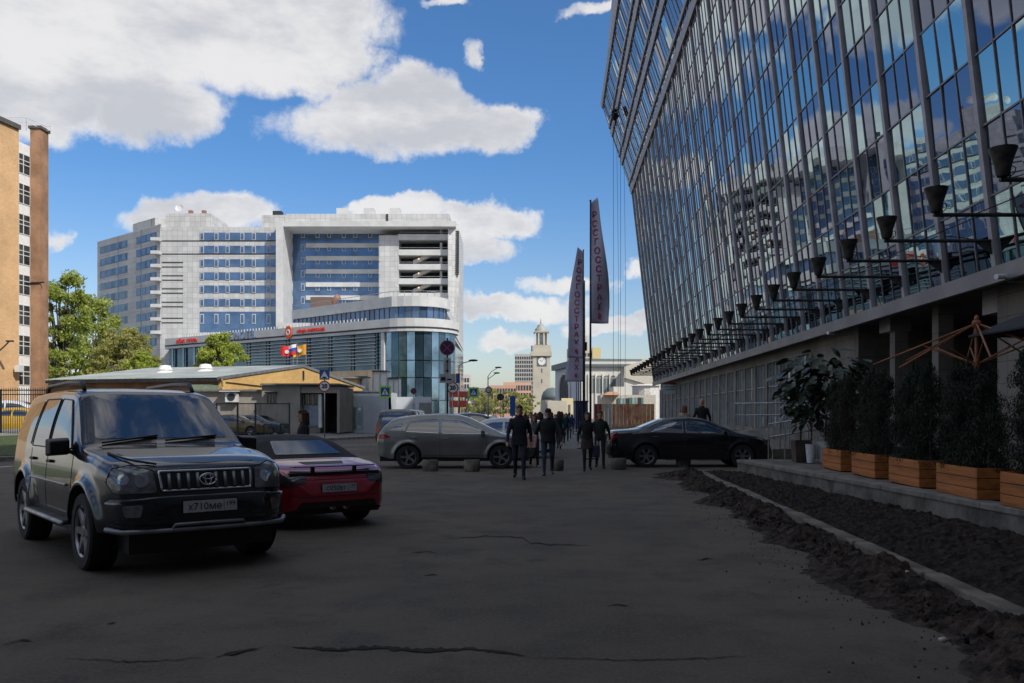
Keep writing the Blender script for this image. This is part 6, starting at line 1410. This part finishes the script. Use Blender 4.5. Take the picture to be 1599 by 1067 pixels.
m1, h1 = person('tall man in a navy jacket walking toward the viewer, left of the pair', at(811, 22.1), 0, 1.84, dict(top=NVJ, legs=DJEAN, shoes=BLK), dict(stride=.42, swing=.16, side=1, armout=.09), coat=.14, bulk=1.08)
m2, h2 = person('man in a cap and blue jeans walking toward the viewer with one arm swung out', at(856, 23.4), R(-4), 1.76, dict(top=BLK, legs=JEAN, shoes=GRY), dict(stride=.34, swing=.30, side=-1, armout=.17), bulk=1.14, cap=NVJ, coat=.06)
m3, h3 = person('woman in black trousers and white trainers half hidden between the two men', at(834, 27.0), R(5), 1.62, dict(top=GRY, legs=BLK, shoes=WSH, hair=AUB), dict(stride=.30, side=1), 'long')
m4, h4 = person('woman in a checked skirt and dark jacket walking beside a man', at(917, 25.3), 0, 1.68, dict(top=BLK, legs=BLK, shoes=BLK, skirt=CHK), dict(stride=.34, side=-1, swing=.15), 'long', coat=.28, skirt=True)
m5, h5 = person('man in a dark green jacket walking right of the woman in the skirt', at(937, 26.5), R(-3), 1.72, dict(top=OLV, legs=BLK, shoes=BLK), dict(stride=.30, side=1, swing=.2, armout=.13))
m6, h6 = person('dark-haired person in a black jacket passing behind the red roadster', at(474, 17.2), R(-80), 1.70, dict(top=BLK, legs=DJEAN, shoes=BLK, hair=BRH), dict(stride=.35), 'long', bulk=1.05)
m7, h7 = person('bald man in a black coat walking along the ramp behind the black sedan', at(1096, 31.5, .42), R(165), 1.74, dict(top=BLK, legs=BLK, shoes=BLK, hair=SKIN), dict(stride=.3), bulk=1.08)
m8, h8 = person('red-haired woman walking ahead of the man on the ramp', at(1069, 33.0, .30), R(170), 1.66, dict(top=BGE, legs=BLK, shoes=BLK, hair=AUB), dict(stride=.3), 'long')
# carried bags
rb = thing('carrier_bag', 'red and white carrier bag held between the two walking men', 'bag', (GX(829, 23.0), 23.0, .74)); MB().add([(-.13, -.06, 0), (.13, -.06, 0), (.13, .06, 0), (-.13, .06, 0), (-.17, -.03, .34), (.17, -.03, .34), (.17, .03, .34), (-.17, .03, .34)], [(3, 2, 1, 0), (0, 1, 5, 4), (1, 2, 6, 5), (2, 3, 7, 6), (3, 0, 4, 7), (4, 5, 6, 7)]).build('sack', mat('red bag', (.42, .08, .06), .6, col2=(.55, .45, .42), scale=5), rb, bevel=.03)
MB().tube([(-.08, 0, .33), (-.03, 0, .46), (.03, 0, .46), (.08, 0, .33)], .008, 6).build('handle', WHITE, rb)
bb2 = thing('carrier_bag', 'dark blue plastic bag hanging beside the woman in the skirt', 'bag', (GX(930, 25.8), 25.8, .36)); MB().add([(-.12, -.06, 0), (.12, -.06, 0), (.12, .06, 0), (-.12, .06, 0), (-.13, -.03, .36), (.13, -.03, .36), (.13, .03, .36), (-.13, .03, .36)], [(3, 2, 1, 0), (0, 1, 5, 4), (1, 2, 6, 5), (2, 3, 7, 6), (3, 0, 4, 7), (4, 5, 6, 7)]).build('sack', mat('blue bag', (.03, .04, .08), .4, var=.2), bb2, bevel=.03)
MB().tube([(-.06, 0, .35), (-.02, 0, .48), (.02, 0, .48), (.06, 0, .35)], .008, 6).build('handle', MATS['blue bag'], bb2)
# the crowd on the walkway
cz = [(820, 44, BLK, 180), (829, 41, BGE, 0), (838, 48, REDC, 0), (846, 52, GRY, 180), (843, 38, BLK, 180), (852, 60, WHC, 0), (861, 45, BLK, 180), (868, 55, NVJ, 0), (873, 41, BLK, 180), (877, 48, TEAL, 180), (884, 52, BLK, 0), (889, 58, BLU, 180), (881, 66, REDC, 0), (893, 72, BLK, 180), (866, 72, WHC, 0), (856, 80, REDC, 180), (846, 76, BLK, 0), (836, 68, GRY, 180), (872, 88, BGE, 0), (888, 92, BLK, 180), (824, 84, BLK, 0), (815, 62, NVJ, 180), (862, 100, BLU, 0), (880, 110, GRY, 180), (806, 92, BLK, 0)]
cn = {id(BLK): 'black', id(BGE): 'beige', id(REDC): 'red', id(GRY): 'grey', id(WHC): 'white', id(NVJ): 'navy', id(TEAL): 'teal', id(BLU): 'blue'}
protos = {}
seen_ = {}
for i, (x, Y, t_, rz) in enumerate(cz):
    key = (id(t_), i % 2); col_ = cn[id(t_)]
    if (id(t_),) in protos: p = copy_tree(protos[(id(t_),)]); 
    else: p, _ = person('', (0, 0, 0), 0, 1.72, dict(top=t_, legs=BLK if i % 2 else DJEAN, shoes=BLK, hair=BRH), dict(stride=.36, side=1 if i % 2 else -1, swing=.2), 'long' if i % 3 == 0 else 'short', .022, coat=.1 if i % 2 else 0); protos[(id(t_),)] = p
    p.location = (GX(x, Y), Y, .008); p.rotation_euler = (0, 0, R(rz+random.uniform(-12, 12))); q = random.uniform(.94, 1.05); p.scale = (q, q, q); p['group'] = 'people on the far walkway'
    way = 'walking away' if rz else 'coming this way'; lab = f'far pedestrian in a {col_} top {way} in the walkway crowd'; seen_[lab] = seen_.get(lab, 0)+1
    p['label'] = lab if seen_[lab] == 1 else f'far pedestrian in a {col_} top {way}, {["second", "third", "fourth", "fifth", "sixth", "seventh"][seen_[lab]-2]} such from the viewer'
# window cleaners on ropes at the prow
ROPE = mat('rope', (.05, .06, .08), .8)
for i, (x, y, Y, dxr) in enumerate(((961, 196, 96, 6), (972, 184, 97.5, 1))):
    c = P(x, y, Y); c.x -= .25
    pp, _ = person(f'rope access window cleaner hanging on the prow, {"lower left" if i == 0 else "upper right"} of the two', c, R(90), 1.75, dict(top=BLK, legs=DJEAN, shoes=BLK), dict(stride=.7, swing=.6, armout=.2), 'short', .02, name='person')
    rp = thing('rope', f'thin work rope hanging down from the {"lower" if i == 0 else "upper"} window cleaner', 'rope', (c.x, c.y, .05)); 
    MB().tube([(0, 0, 0), (.05, 0, c.z*.5), (0, 0, c.z+8)], .022, 5).build('strand', ROPE, rp); MB().tube([(.55, .1, 0), (.6, .1, c.z*.5), (.3, .05, c.z+6)], .018, 5).build('strand', ROPE, rp)
    kb_ = thing('gear_bag', f'black bag of cleaning gear slung under the {"lower" if i == 0 else "upper"} window cleaner', 'bag', (c.x+.05, c.y-.7, c.z+.2)); mbg = MB(); rg = random.Random(i)
    for k in range(9): mbg.ellipsoid((rg.uniform(-.25, .25), rg.uniform(-.35, .3), rg.uniform(0, 1.4)), (rg.uniform(.12, .22), rg.uniform(.1, .2), rg.uniform(.12, .3)), 8, 6)
    mbg.build('sack', BLK, kb_, smooth=True); MB().tube([(0, 0, .6), (0, .4, 2.4)], .02, 5).build('strap', ROPE, kb_)

# ================================================================== street furniture
def bollard_mesh():
    mb = MB().lathe([(.02, 0), (.205, 0), (.225, .05), (.23, .29), (.215, .325), (.19, .325), (.18, .29), (.02, .285)], 22); return mb.mesh('drum', CONCD, angle=40), MB().lathe([(.02, .287), (.178, .287), (.178, .30), (.02, .305)], 20).mesh('fill', SOIL)
bm, bf = bollard_mesh(); bl = ['left of the silver crossover sill, first from the left', 'under the crossover front door, second from the left', 'between the walking men and the path', 'white-edged, by the tail of the black sedan', 'under the black sedan door, beside the dirt heap']
for i, (x, y) in enumerate(((672, 736), (737, 736), (868, 735), (966, 733), (1067, 729))):
    Y = EYE*F/(y-HY); t = thing('concrete_bollard', f'low round concrete bollard {bl[i]}', 'bollard', (GX(x, Y), Y, 0), random.uniform(0, 6), 'low concrete bollards'); d = link('drum', bm, t); link('fill', bf, t)
# flag banners with vertical lettering
BAN = mat('banner cloth', (.46, .44, .56), .8, var=.06, scale=2); BANT = mat('banner print', (.34, .05, .10), .8, var=0)
def banner(label, x, Y, ztop_, width, height, side, cloth=True, text='РОСГОССТРАХ', seed=0, droop=0.):
    t = thing('banner_pole', label, 'flag', (GX(x, Y), Y, 0), group='banner poles beside the path'); MB().tube([(0, 0, 0), (0, 0, ztop_*.5), (0, 0, ztop_)], [.045, .036, .025], 8).build('pole', DSTEEL, t, smooth=True); MB().box((-.28, -.28, 0), (.28, .28, .05)).build('base_plate', DSTEEL, t); MB().ellipsoid((0, 0, ztop_+.03), (.04, .04, .04)).build('finial', DSTEEL, t)
    if not cloth: return t
    n, mcol = 40, 8; 
    def pt(uu, vv):      # uu across 0..1 from the pole, vv down 0..1
        w = width*(.38+.62*min(1, vv*1.15)**.8)*(1-.10*math.sin(vv*7+seed)); ph = vv*6.5+seed; z = ztop_-.05-height*vv-.18*uu*(1-vv)*-1.2-droop*uu*vv
        return Vector((side*w*uu*(.95+.05*math.cos(ph)), .20*uu*math.sin(ph+uu*2.2)*(.4+vv), z))
    vs = [pt(i/mcol, j/n) for j in range(n+1) for i in range(mcol+1)]; k = mcol+1; mb = MB().add(vs, [(j*k+i, j*k+i+1, (j+1)*k+i+1, (j+1)*k+i) for j in range(n) for i in range(mcol)])
    c = mb.build('cloth', BAN, t, smooth=True); md = c.modifiers.new('t', 'SOLIDIFY'); md.thickness = .006
    for q, ch in enumerate(text):
        vv = .12+.74*q/(len(text)-1); p = pt(.46, vv); e = (pt(.7, vv)-pt(.2, vv)).normalized(); ang_ = math.atan2(e.y, e.x) if side > 0 else math.atan2(-e.y, -e.x)
        put('lettering', text_mesh(ch, height/len(text)*.80, BANT, .004, .006), t, Matrix.Translation(p+Vector((0, -.018, 0))) @ Matrix.Rotation(ang_, 4, 'Z') @ Matrix.Rotation(R(90), 4, 'X'))
    em_ = pt(.46, .94); put('emblem', MB().prism([(0, .16), (.10, .02), (.05, -.02), (.09, -.14), (0, -.08), (-.09, -.14), (-.05, -.02), (-.10, .02)], -.004, .004).mesh('emblem', BANT), t, Matrix.Translation(em_+Vector((0, -.02, 0))) @ Matrix.Rotation(R(90), 4, 'X')); return t
banner('tallest banner pole with a long lilac banner blowing to the right', 922, 32, GZ(315, 32), .74, 4.35, 1, seed=.6)
banner('banner pole with a lilac banner curling to the left of it', 911, 41.7, GZ(392, 41.7), .85, 5.0, -1, seed=2.4)
banner('short-looking third pole with a lilac banner hanging low on its left', 913, 50, GZ(440, 50), 1.1, 5.6, -1, seed=4.0, text='РОСГОССТРАХ')
for i, (x, Y) in enumerate(((907, 60), (903, 71), (900, 83))): banner(f'bare thin flagpole beyond the banners, {["first", "second", "third"][i]} in line', x, Y, 9.2, 0, 0, 1, False)
# road signs
def disc(r, y0, y1, n=28): return [(r, y0), (r, y1), (.01, y1)]
def sign_post(root, z0, z1, r=.032, m=GALV): MB().tube([(0, 0, z0), (0, 0, z1)], r, 8).build('post', m, root, smooth=True)
def round20(root, z, r=.35):
    MB().lathe([(.01, .012), (r, .012), (r, -.008), (.01, -.008)], 32, 0, Matrix.Translation((0, -.05, z)), 'y').build('speed_disc', WHITE, root); MB().lathe([(r*.80, -.010), (r, -.010), (r, -.016), (r*.80, -.016)], 32, 0, Matrix.Translation((0, -.05, z)), 'y', closed=True).build('speed_ring', mat('dull red', (.34, .05, .05), .6), root)
    put('speed_number', text_mesh('20', r*1.0, INK, .002, .012), root, facing((0, -.068, z)))
def crossing(root, z, s=.36, lime=.13, frame=True):
    if frame: MB().box((-s-lime, -.045, z-s-lime), (s+lime, -.025, z+s+lime)).build('lime_frame', LIME, root)
    MB().box((-s, -.055, z-s), (s, -.047, z+s)).build('blue_panel', BLUE, root); MB().add([(-s*.82, -.060, z-s*.72), (s*.82, -.060, z-s*.72), (0, -.060, z+s*.78)], [(0, 1, 2)]).build('white_triangle', WHITE, root)
    f = MB().ellipsoid((s*.02, -.064, z+s*.34), (s*.10, .002, s*.10), 10, 6)
    for a, b, w in (((0, .24), (-.02, -.12), .15), ((0, -.12), (.22, -.55), .11), ((-.02, -.12), (-.26, -.55), .11), ((.02, .16), (.26, -.08), .08), ((0, .16), (-.24, -.10), .08)): 
        p, q = Vector((a[0]*s, -.064, z+a[1]*s)), Vector((b[0]*s, -.064, z+b[1]*s)); d = (q-p).normalized(); sd = Vector((d.z, 0, -d.x))*w*s*.5; f.add([p-sd, p+sd, q+sd, q-sd], [(0, 1, 2, 3)])
    for k in range(4): x = -s*.62+k*s*.36; f.add([(x, -.062, z-s*.70), (x+s*.18, -.062, z-s*.70), (x+s*.14, -.062, z-s*.56), (x+s*.02, -.062, z-s*.56)], [(0, 1, 2, 3)])
    f.build('walking_figure', INK, root)
def nostop(root, z, r=.36):
    MB().lathe([(.01, .012), (r, .012), (r, -.008), (.01, -.008)], 32, 0, Matrix.Translation((0, -.05, z)), 'y').build('blue_disc', mat('dark sign blue', (.012, .02, .085), .6), root); MB().lathe([(r*.87, -.010), (r, -.010), (r, -.016), (r*.87, -.016)], 32, 0, Matrix.Translation((0, -.05, z)), 'y', closed=True).build('red_ring', mat('dull red', (.34, .05, .05), .6), root)
    for a in (45, -45): MB().box((-r*.9, -.070-.002*(a > 0), -r*.06), (r*.9, -.062, r*.06), 0, Matrix.Translation((0, 0, z)) @ Matrix.Rotation(R(a), 4, 'Y')).build('red_stroke', MATS['dull red'], root)
Ys = 42.; k_ = Ys/F
s1 = thing('road_sign', 'post with no-stopping disc, arrow plate and tow-away plate beside the hotel corner', 'sign', (GX(698.5, Ys), Ys, 0)); sign_post(s1, 0, GZ(528, Ys), .045, DSTEEL); nostop(s1, GZ(543.5, Ys))
z = GZ(572, Ys); MB().box((-.17, -.05, z-.36), (.17, -.03, z+.38)).build('arrow_plate', mat('plate grey', (.36, .36, .37), .6), s1, bevel=.03); MB().box((-.02, -.06, z-.22), (.02, -.052, z+.22)).add([(-.08, -.06, z+.18), (.08, -.06, z+.18), (0, -.06, z+.33)], [(0, 1, 2)]).add([(-.08, -.06, z-.18), (0, -.06, z-.33), (.08, -.06, z-.18)], [(0, 1, 2)]).build('double_arrow', INK, s1)
z = GZ(591.5, Ys); MB().box((-.36, -.05, z-.20), (.40, -.03, z+.22)).build('tow_plate', mat('plate grey', (.36, .36, .37), .6), s1); MB().box((-.30, -.06, z-.10), (-.08, -.052, z+.08)).box((.0, -.06, z-.08), (.20, -.052, z+.0)).build('tow_pictogram', INK, s1); MB().box((.41, -.05, z-.22), (.60, -.03, z+.24)).build('blue_plate', BLUE, s1)
s2 = thing('road_sign', 'round 20 speed limit sign right of the no-stopping post', 'sign', (GX(707, 44), 44, 0)); sign_post(s2, 0, GZ(597, 44)); round20(s2, GZ(606, 44), .29)
s3 = thing('road_sign', 'blue speed bump sign above a round 20 limit sign by the pavilion door', 'sign', (GX(507, 48), 48, .2)); sign_post(s3, 0, GZ(580, 48)-.2); round20(s3, GZ(603.5, 48)-.2, .31); z = GZ(585.5, 48)-.2; s_ = .27
MB().box((-s_, -.05, z-s_), (s_, -.03, z+s_)).build('blue_panel', BLUE, s3); MB().add([(-s_*.85, -.058, z-s_*.75), (s_*.85, -.058, z-s_*.75), (0, -.058, z+s_*.8)], [(0, 1, 2)]).build('white_triangle', WHITE, s3); MB().add([(-s_*.5*math.cos(t), -.062, z-s_*.70+s_*.32*math.sin(t)) for t in np.linspace(0, math.pi, 9)], [tuple(range(9))]).build('bump_symbol', INK, s3)
s4 = thing('road_sign', 'green-bordered pedestrian crossing sign over the black off-roader', 'sign', (GX(601.5, 50), 50, .15)); sign_post(s4, 0, GZ(603, 50)-.15); crossing(s4, GZ(612, 50)-.15, .24, .09)
s5 = thing('road_sign', 'green-bordered pedestrian crossing sign over the silver crossover roof', 'sign', (GX(739.5, 52), 52, 0)); sign_post(s5, 0, GZ(604, 52)); crossing(s5, GZ(613, 52), .21, .09)
s6 = thing('road_sign', 'small far no-stopping sign with arrow plate above the annex wall', 'sign', (GX(646, 62), 62, .3)); sign_post(s6, 0, GZ(604, 62)-.3); nostop(s6, GZ(611, 62)-.3, .22); MB().box((-.10, -.05, 1.6), (.12, -.03, 2.1)).build('arrow_plate', MATS['plate grey'], s6)
s7 = thing('road_sign', 'small far round sign seen from behind on the avenue', 'sign', (GX(781.5, 90), 90, 0)); sign_post(s7, 0, GZ(614, 90)); MB().lathe([(.01, .012), (.36, .012), (.36, -.008), (.01, -.008)], 24, 0, Matrix.Translation((0, -.05, GZ(620, 90))), 'y').build('disc_back', DSTEEL, s7)
s8 = thing('road_sign', 'tall dark blue direction sign behind the tall walking man', 'sign', (GX(800.5, 80), 80, 0)); sign_post(s8, 0, 3.4); MB().box((-.24, -.06, 1.5), (.24, -.03, 3.3)).build('blue_panel', BLUE, s8)
s9 = thing('road_sign', 'small far round clock-like sign over the avenue trees', 'sign', (GX(763, 95), 95, 0)); sign_post(s9, 0, GZ(604, 95)); MB().lathe([(.01, .012), (.36, .012), (.36, -.008), (.01, -.008)], 24, 0, Matrix.Translation((0, -.05, GZ(609, 95))), 'y').build('disc', MATS['plate grey'], s9); MB().lathe([(.27, -.010), (.36, -.010), (.36, -.016), (.27, -.016)], 24, 0, Matrix.Translation((0, -.05, GZ(609, 95))), 'y', closed=True).build('ring', INK, s9)
# street lamps on the avenue
for i, (x, yb, Y, x1, y1, lab) in enumerate(((716.5, 660, 70, 739, 563, 'grey street lamp with a single arm, nearer of the two on the avenue'), (762, 655, 95, 778, 574, 'farther twin-arm street lamp over the avenue trees'))):
    t = thing('street_lamp', lab, 'lamp', (GX(x, Y), Y, 0)); zt2 = GZ(571 if i == 0 else 588, Y); e = P(x1, y1, Y)-t.location; MB().tube([(0, 0, 0), (0, 0, zt2)], [.09, .055], 8).build('post', GALV, t, smooth=True)
    MB().tube([(0, 0, zt2), (e.x*.35, 0, zt2+(e.z-zt2)*.55), (e.x, 0, e.z)], .04, 6).build('arm', GALV, t); MB().ellipsoid(e, (.38, .14, .09), 12, 6).build('lamp_head', DSTEEL, t, smooth=True)
    if i: MB().tube([(0, 0, zt2-.3), (e.x*.8, .3, e.z-.6)], .04, 6).build('arm', GALV, t); MB().ellipsoid((e.x*.85, .3, e.z-.58), (.36, .14, .09), 12, 6).build('lamp_head', DSTEEL, t, smooth=True)
# flags before the podium
FC = [(((.62, .03, .03),),), (((.75, .75, .75), (.03, .08, .40), (.60, .03, .04)),), (((.75, .36, .03),),)]
for i, (x, y, lab, bands) in enumerate(((452, 549, 'red flag with a pale emblem, left of the three flags', [(.62, .03, .03)]), (463, 546, 'white blue and red striped flag in the middle of the three', [(.75, .75, .75), (.03, .08, .40), (.60, .03, .04)]), (477, 547, 'orange flag with a pale emblem, right of the three flags', [(.78, .36, .03)]))):
    Y = 100.; t = thing('flag', lab, 'flag', (GX(x+(6 if i == 0 else 1), Y), Y, 0), group='three flags before the podium'); ztp = GZ(y-10, Y); MB().tube([(0, 0, 0), (0, 0, ztp)], .05, 6).build('pole', GALV, t); nb = len(bands); wd, hg = 1.5, 1.15
    for b_, colr in enumerate(bands):
        n = 10; vs = []
        for q in range(n+1):
            uu = q/n
            for e_ in (b_/nb, (b_+1)/nb): vs.append((-uu*wd*(.95 if i != 1 else .75), .18*math.sin(uu*6+i*2), ztp-.05-hg*e_-.35*uu*(1 if i != 1 else .9)+(.35*uu*uu if i == 0 else 0)))
        MB().add(vs, [(2*q, 2*q+2, 2*q+3, 2*q+1) for q in range(n)]).build('cloth', mat(f'flag cloth {i}{b_}', colr, .7, var=.05), t, smooth=True)
    if i != 1: MB().prism([(-.7+.22*math.cos(q), .22*math.sin(q)) for q in np.linspace(0, 6.28, 9)[:-1]], -.2, .2, 0, Matrix.Translation((0, 0, ztp-.8)) @ Matrix.Rotation(R(90), 4, 'X')).build('emblem', WHITE, t)
# iron fence on the far left
fe = thing('iron_fence', 'dark spiked iron fence along the lawn at the left edge', 'fence', (GX(30, 46), 46, .3)); xa, xb_ = GX(-60, 46), GX(74, 46); zf0, zf1 = GZ(690, 46), GZ(608, 46)
for z in (zf0+.15, zf1-.30, zf1-.02-.06): MB().box((xa, 45.97, z), (xb_, 46.03, z+.05)).build('rail', DSTEEL, fe, world=True)
bme = MB().box((-.012, -.012, 0), (.012, .012, zf1-zf0)).add([(-.02, -.02, zf1-zf0), (.02, -.02, zf1-zf0), (.02, .02, zf1-zf0), (-.02, .02, zf1-zf0), (0, 0, zf1-zf0+.14)], [(0, 1, 4), (1, 2, 4), (2, 3, 4), (3, 0, 4)]).mesh('bar', DSTEEL)
n = int((xb_-xa)/.115)
for i in range(n+1): o = link('bar', bme, fe); o.location = Vector((xa+(xb_-xa)*i/n, 45.94, zf0-.03))-fe.location
for x in (xa, GX(0, 46), xb_): MB().box((x-.05, 45.9, .15), (x+.05, 46.1, zf1)).build('post', DSTEEL, fe, world=True)
MB().box((xa, 45.8, .15), (xb_, 46.25, zf0-.02)).build('footing', CONC, fe, world=True)
# mesh fence before the pavilion
mf = thing('mesh_fence', 'grey steel panel fence in front of the pavilion and its parked cars', 'fence', (GX(400, 53), 53, .2)); 
for x in (338, 371, 399, 452): MB().box((GX(x, 53)-.04, 52.96, .1), (GX(x, 53)+.04, 53.04, GZ(629, 53))).build('post', DSTEEL, mf, world=True)
for z in (GZ(630.5, 53), GZ(676, 53)): MB().box((GX(338, 53), 52.98, z-.03), (GX(452, 53), 53.02, z+.03)).build('rail', DSTEEL, mf, world=True)
wm = MB().box((-.006, -.006, 0), (.006, .006, GZ(630, 53)-GZ(676, 53))).mesh('bar', DSTEEL); n = 60
for i in range(n): o = link('bar', wm, mf); o.location = Vector((GX(338, 53)+(GX(452, 53)-GX(338, 53))*(i+.5)/n, 52.95, GZ(676, 53)))-mf.location
# ramp, parapet and handrails before the tower
rp_ = thing('ramp_parapet', 'grey concrete ramp parapet behind the bonnet of the black sedan', 'wall', (GX(1130, 30), 30.5, 0)); MB().add([Vector(p) for p in ((GX(1040, 33), 33.0, 0), (GX(1207, 30), 30.0, 0), (GX(1207, 30), 30.3, 0), (GX(1040, 33), 33.3, 0), (GX(1040, 33), 33.0, .75), (GX(1207, 30), 30.0, 1.15), (GX(1207, 30), 30.3, 1.15), (GX(1040, 33), 33.3, .75))], [(0, 3, 2, 1), (4, 5, 6, 7), (0, 1, 5, 4), (1, 2, 6, 5), (2, 3, 7, 6), (3, 0, 4, 7)]).build('wall', CONC, rp_, world=True)
struct(MB().add([(GX(1020, 34), 31.2, -.02), (GX(1400, 34), 30.4, -.02), (GX(1400, 40), 42, -.02), (GX(1020, 40), 42, -.02), (GX(1020, 34), 31.2, .30), (GX(1400, 34), 30.4, .55), (GX(1400, 40), 42, .55), (GX(1020, 40), 42, .30)], [(0, 3, 2, 1), (4, 5, 6, 7), (0, 1, 5, 4), (1, 2, 6, 5), (2, 3, 7, 6), (3, 0, 4, 7)]).build('ramp', CONCD))
hr_ = thing('handrail', 'galvanised handrail with upright posts on the ramp by the tower base', 'railing', (GX(1190, 31), 31.5, .5)); za_ = GZ(630, 31); 
for q in (0, .42): MB().tube([(GX(1147, 31.5), 31.5, za_-q), (GX(1262, 30.5), 30.5, za_-q+.02)], .025, 8).build('rail', GALV, hr_, world=True, smooth=True)
for i in range(9): tq = i/8; x = GX(1147, 31.5)*(1-tq)+GX(1262, 30.5)*tq; MB().tube([(x, 31.5-tq, .4), (x, 31.5-tq, za_)], .02, 6).build('post', GALV, hr_, world=True)
hr2 = thing('handrail', 'low sloping tubular handrail beside the potted plants', 'railing', (GX(1225, 26), 26.2, .2)); 
for q in (0, .38): MB().tube([(GX(1200, 26), 26, 1.32-q), (GX(1300, 26.5), 26.5, 1.62-q)], .022, 8).build('rail', GALV, hr2, world=True, smooth=True)
for i in range(5): tq = i/4; MB().tube([(GX(1200, 26)*(1-tq)+GX(1300, 26.5)*tq, 26+.5*tq, .0), (GX(1200, 26)*(1-tq)+GX(1300, 26.5)*tq, 26+.5*tq, 1.32+.3*tq)], .02, 6).build('post', GALV, hr2, world=True)
# security cameras
for x, y, Y, lab in ((1562, 432, 22.6, 'white security camera under the sill over the tiled pillar'), (1297, 520, 37.5, 'white dome security camera near the porch corner')):
    p = P(x, y, Y); t = thing('security_camera', lab, 'camera', p); MB().tube([(-.16, -.10, -.02), (.12, .0, .0)], [.07, .07], 10).build('housing', WHITE, t, smooth=True, angle=40); MB().tube([(.05, 0, 0), (.3, .1, -.12), (.75, .1, -.10)], .025, 6).build('bracket', GALV, t)
# red cafe awnings and a cafe tent by the hotel corner
cf_ = thing('cafe_tent', 'red and white striped cafe tent at the foot of the hotel corner', 'tent', (GX(718, 130), 130, 0)); 
for i, (y0, y1) in enumerate(((612, 620), (626, 636))): MB().box((GX(703, 130), 128, GZ(y1, 130)), (GX(729, 130), 132, GZ(y0, 130))).build('red_panel', mat('tent red', (.60, .08, .04), .6), cf_, world=True)
MB().add([P(702, 611, 128), P(737, 611, 128), P(737, 611, 134), P(702, 611, 134), P(712, 602, 131)], [(0, 1, 4), (1, 2, 4), (2, 3, 4), (3, 0, 4), (3, 2, 1, 0)]).build('canopy', mat('tent cream', (.66, .56, .46), .7), cf_, world=True)
for x in (704, 718, 730): MB().tube([(GX(x, 129), 129, 0), (GX(x, 129), 129, GZ(611, 129))], .08, 6).build('pole', GALV, cf_, world=True)
# a tram-wire span and far blue kiosk
ks = thing('blue_kiosk', 'small dark blue kiosk among the flagpoles', 'kiosk', (GX(909, 100), 100, 0)); MB().box((GX(899, 100), 100, 0), (GX(918, 100), 103, GZ(628, 100))).build('wall', mat('kiosk blue', (.04, .06, .16), .6), ks, world=True); MB().box((GX(898, 100), 99.7, GZ(628, 100)), (GX(919, 100), 103.3, GZ(626, 100))).build('roof', DSTEEL, ks, world=True)
MB().box((GX(902, 100), 99.9, 1.0), (GX(907, 100), 99.98, 2.3)).build('window', WG, ks, world=True)
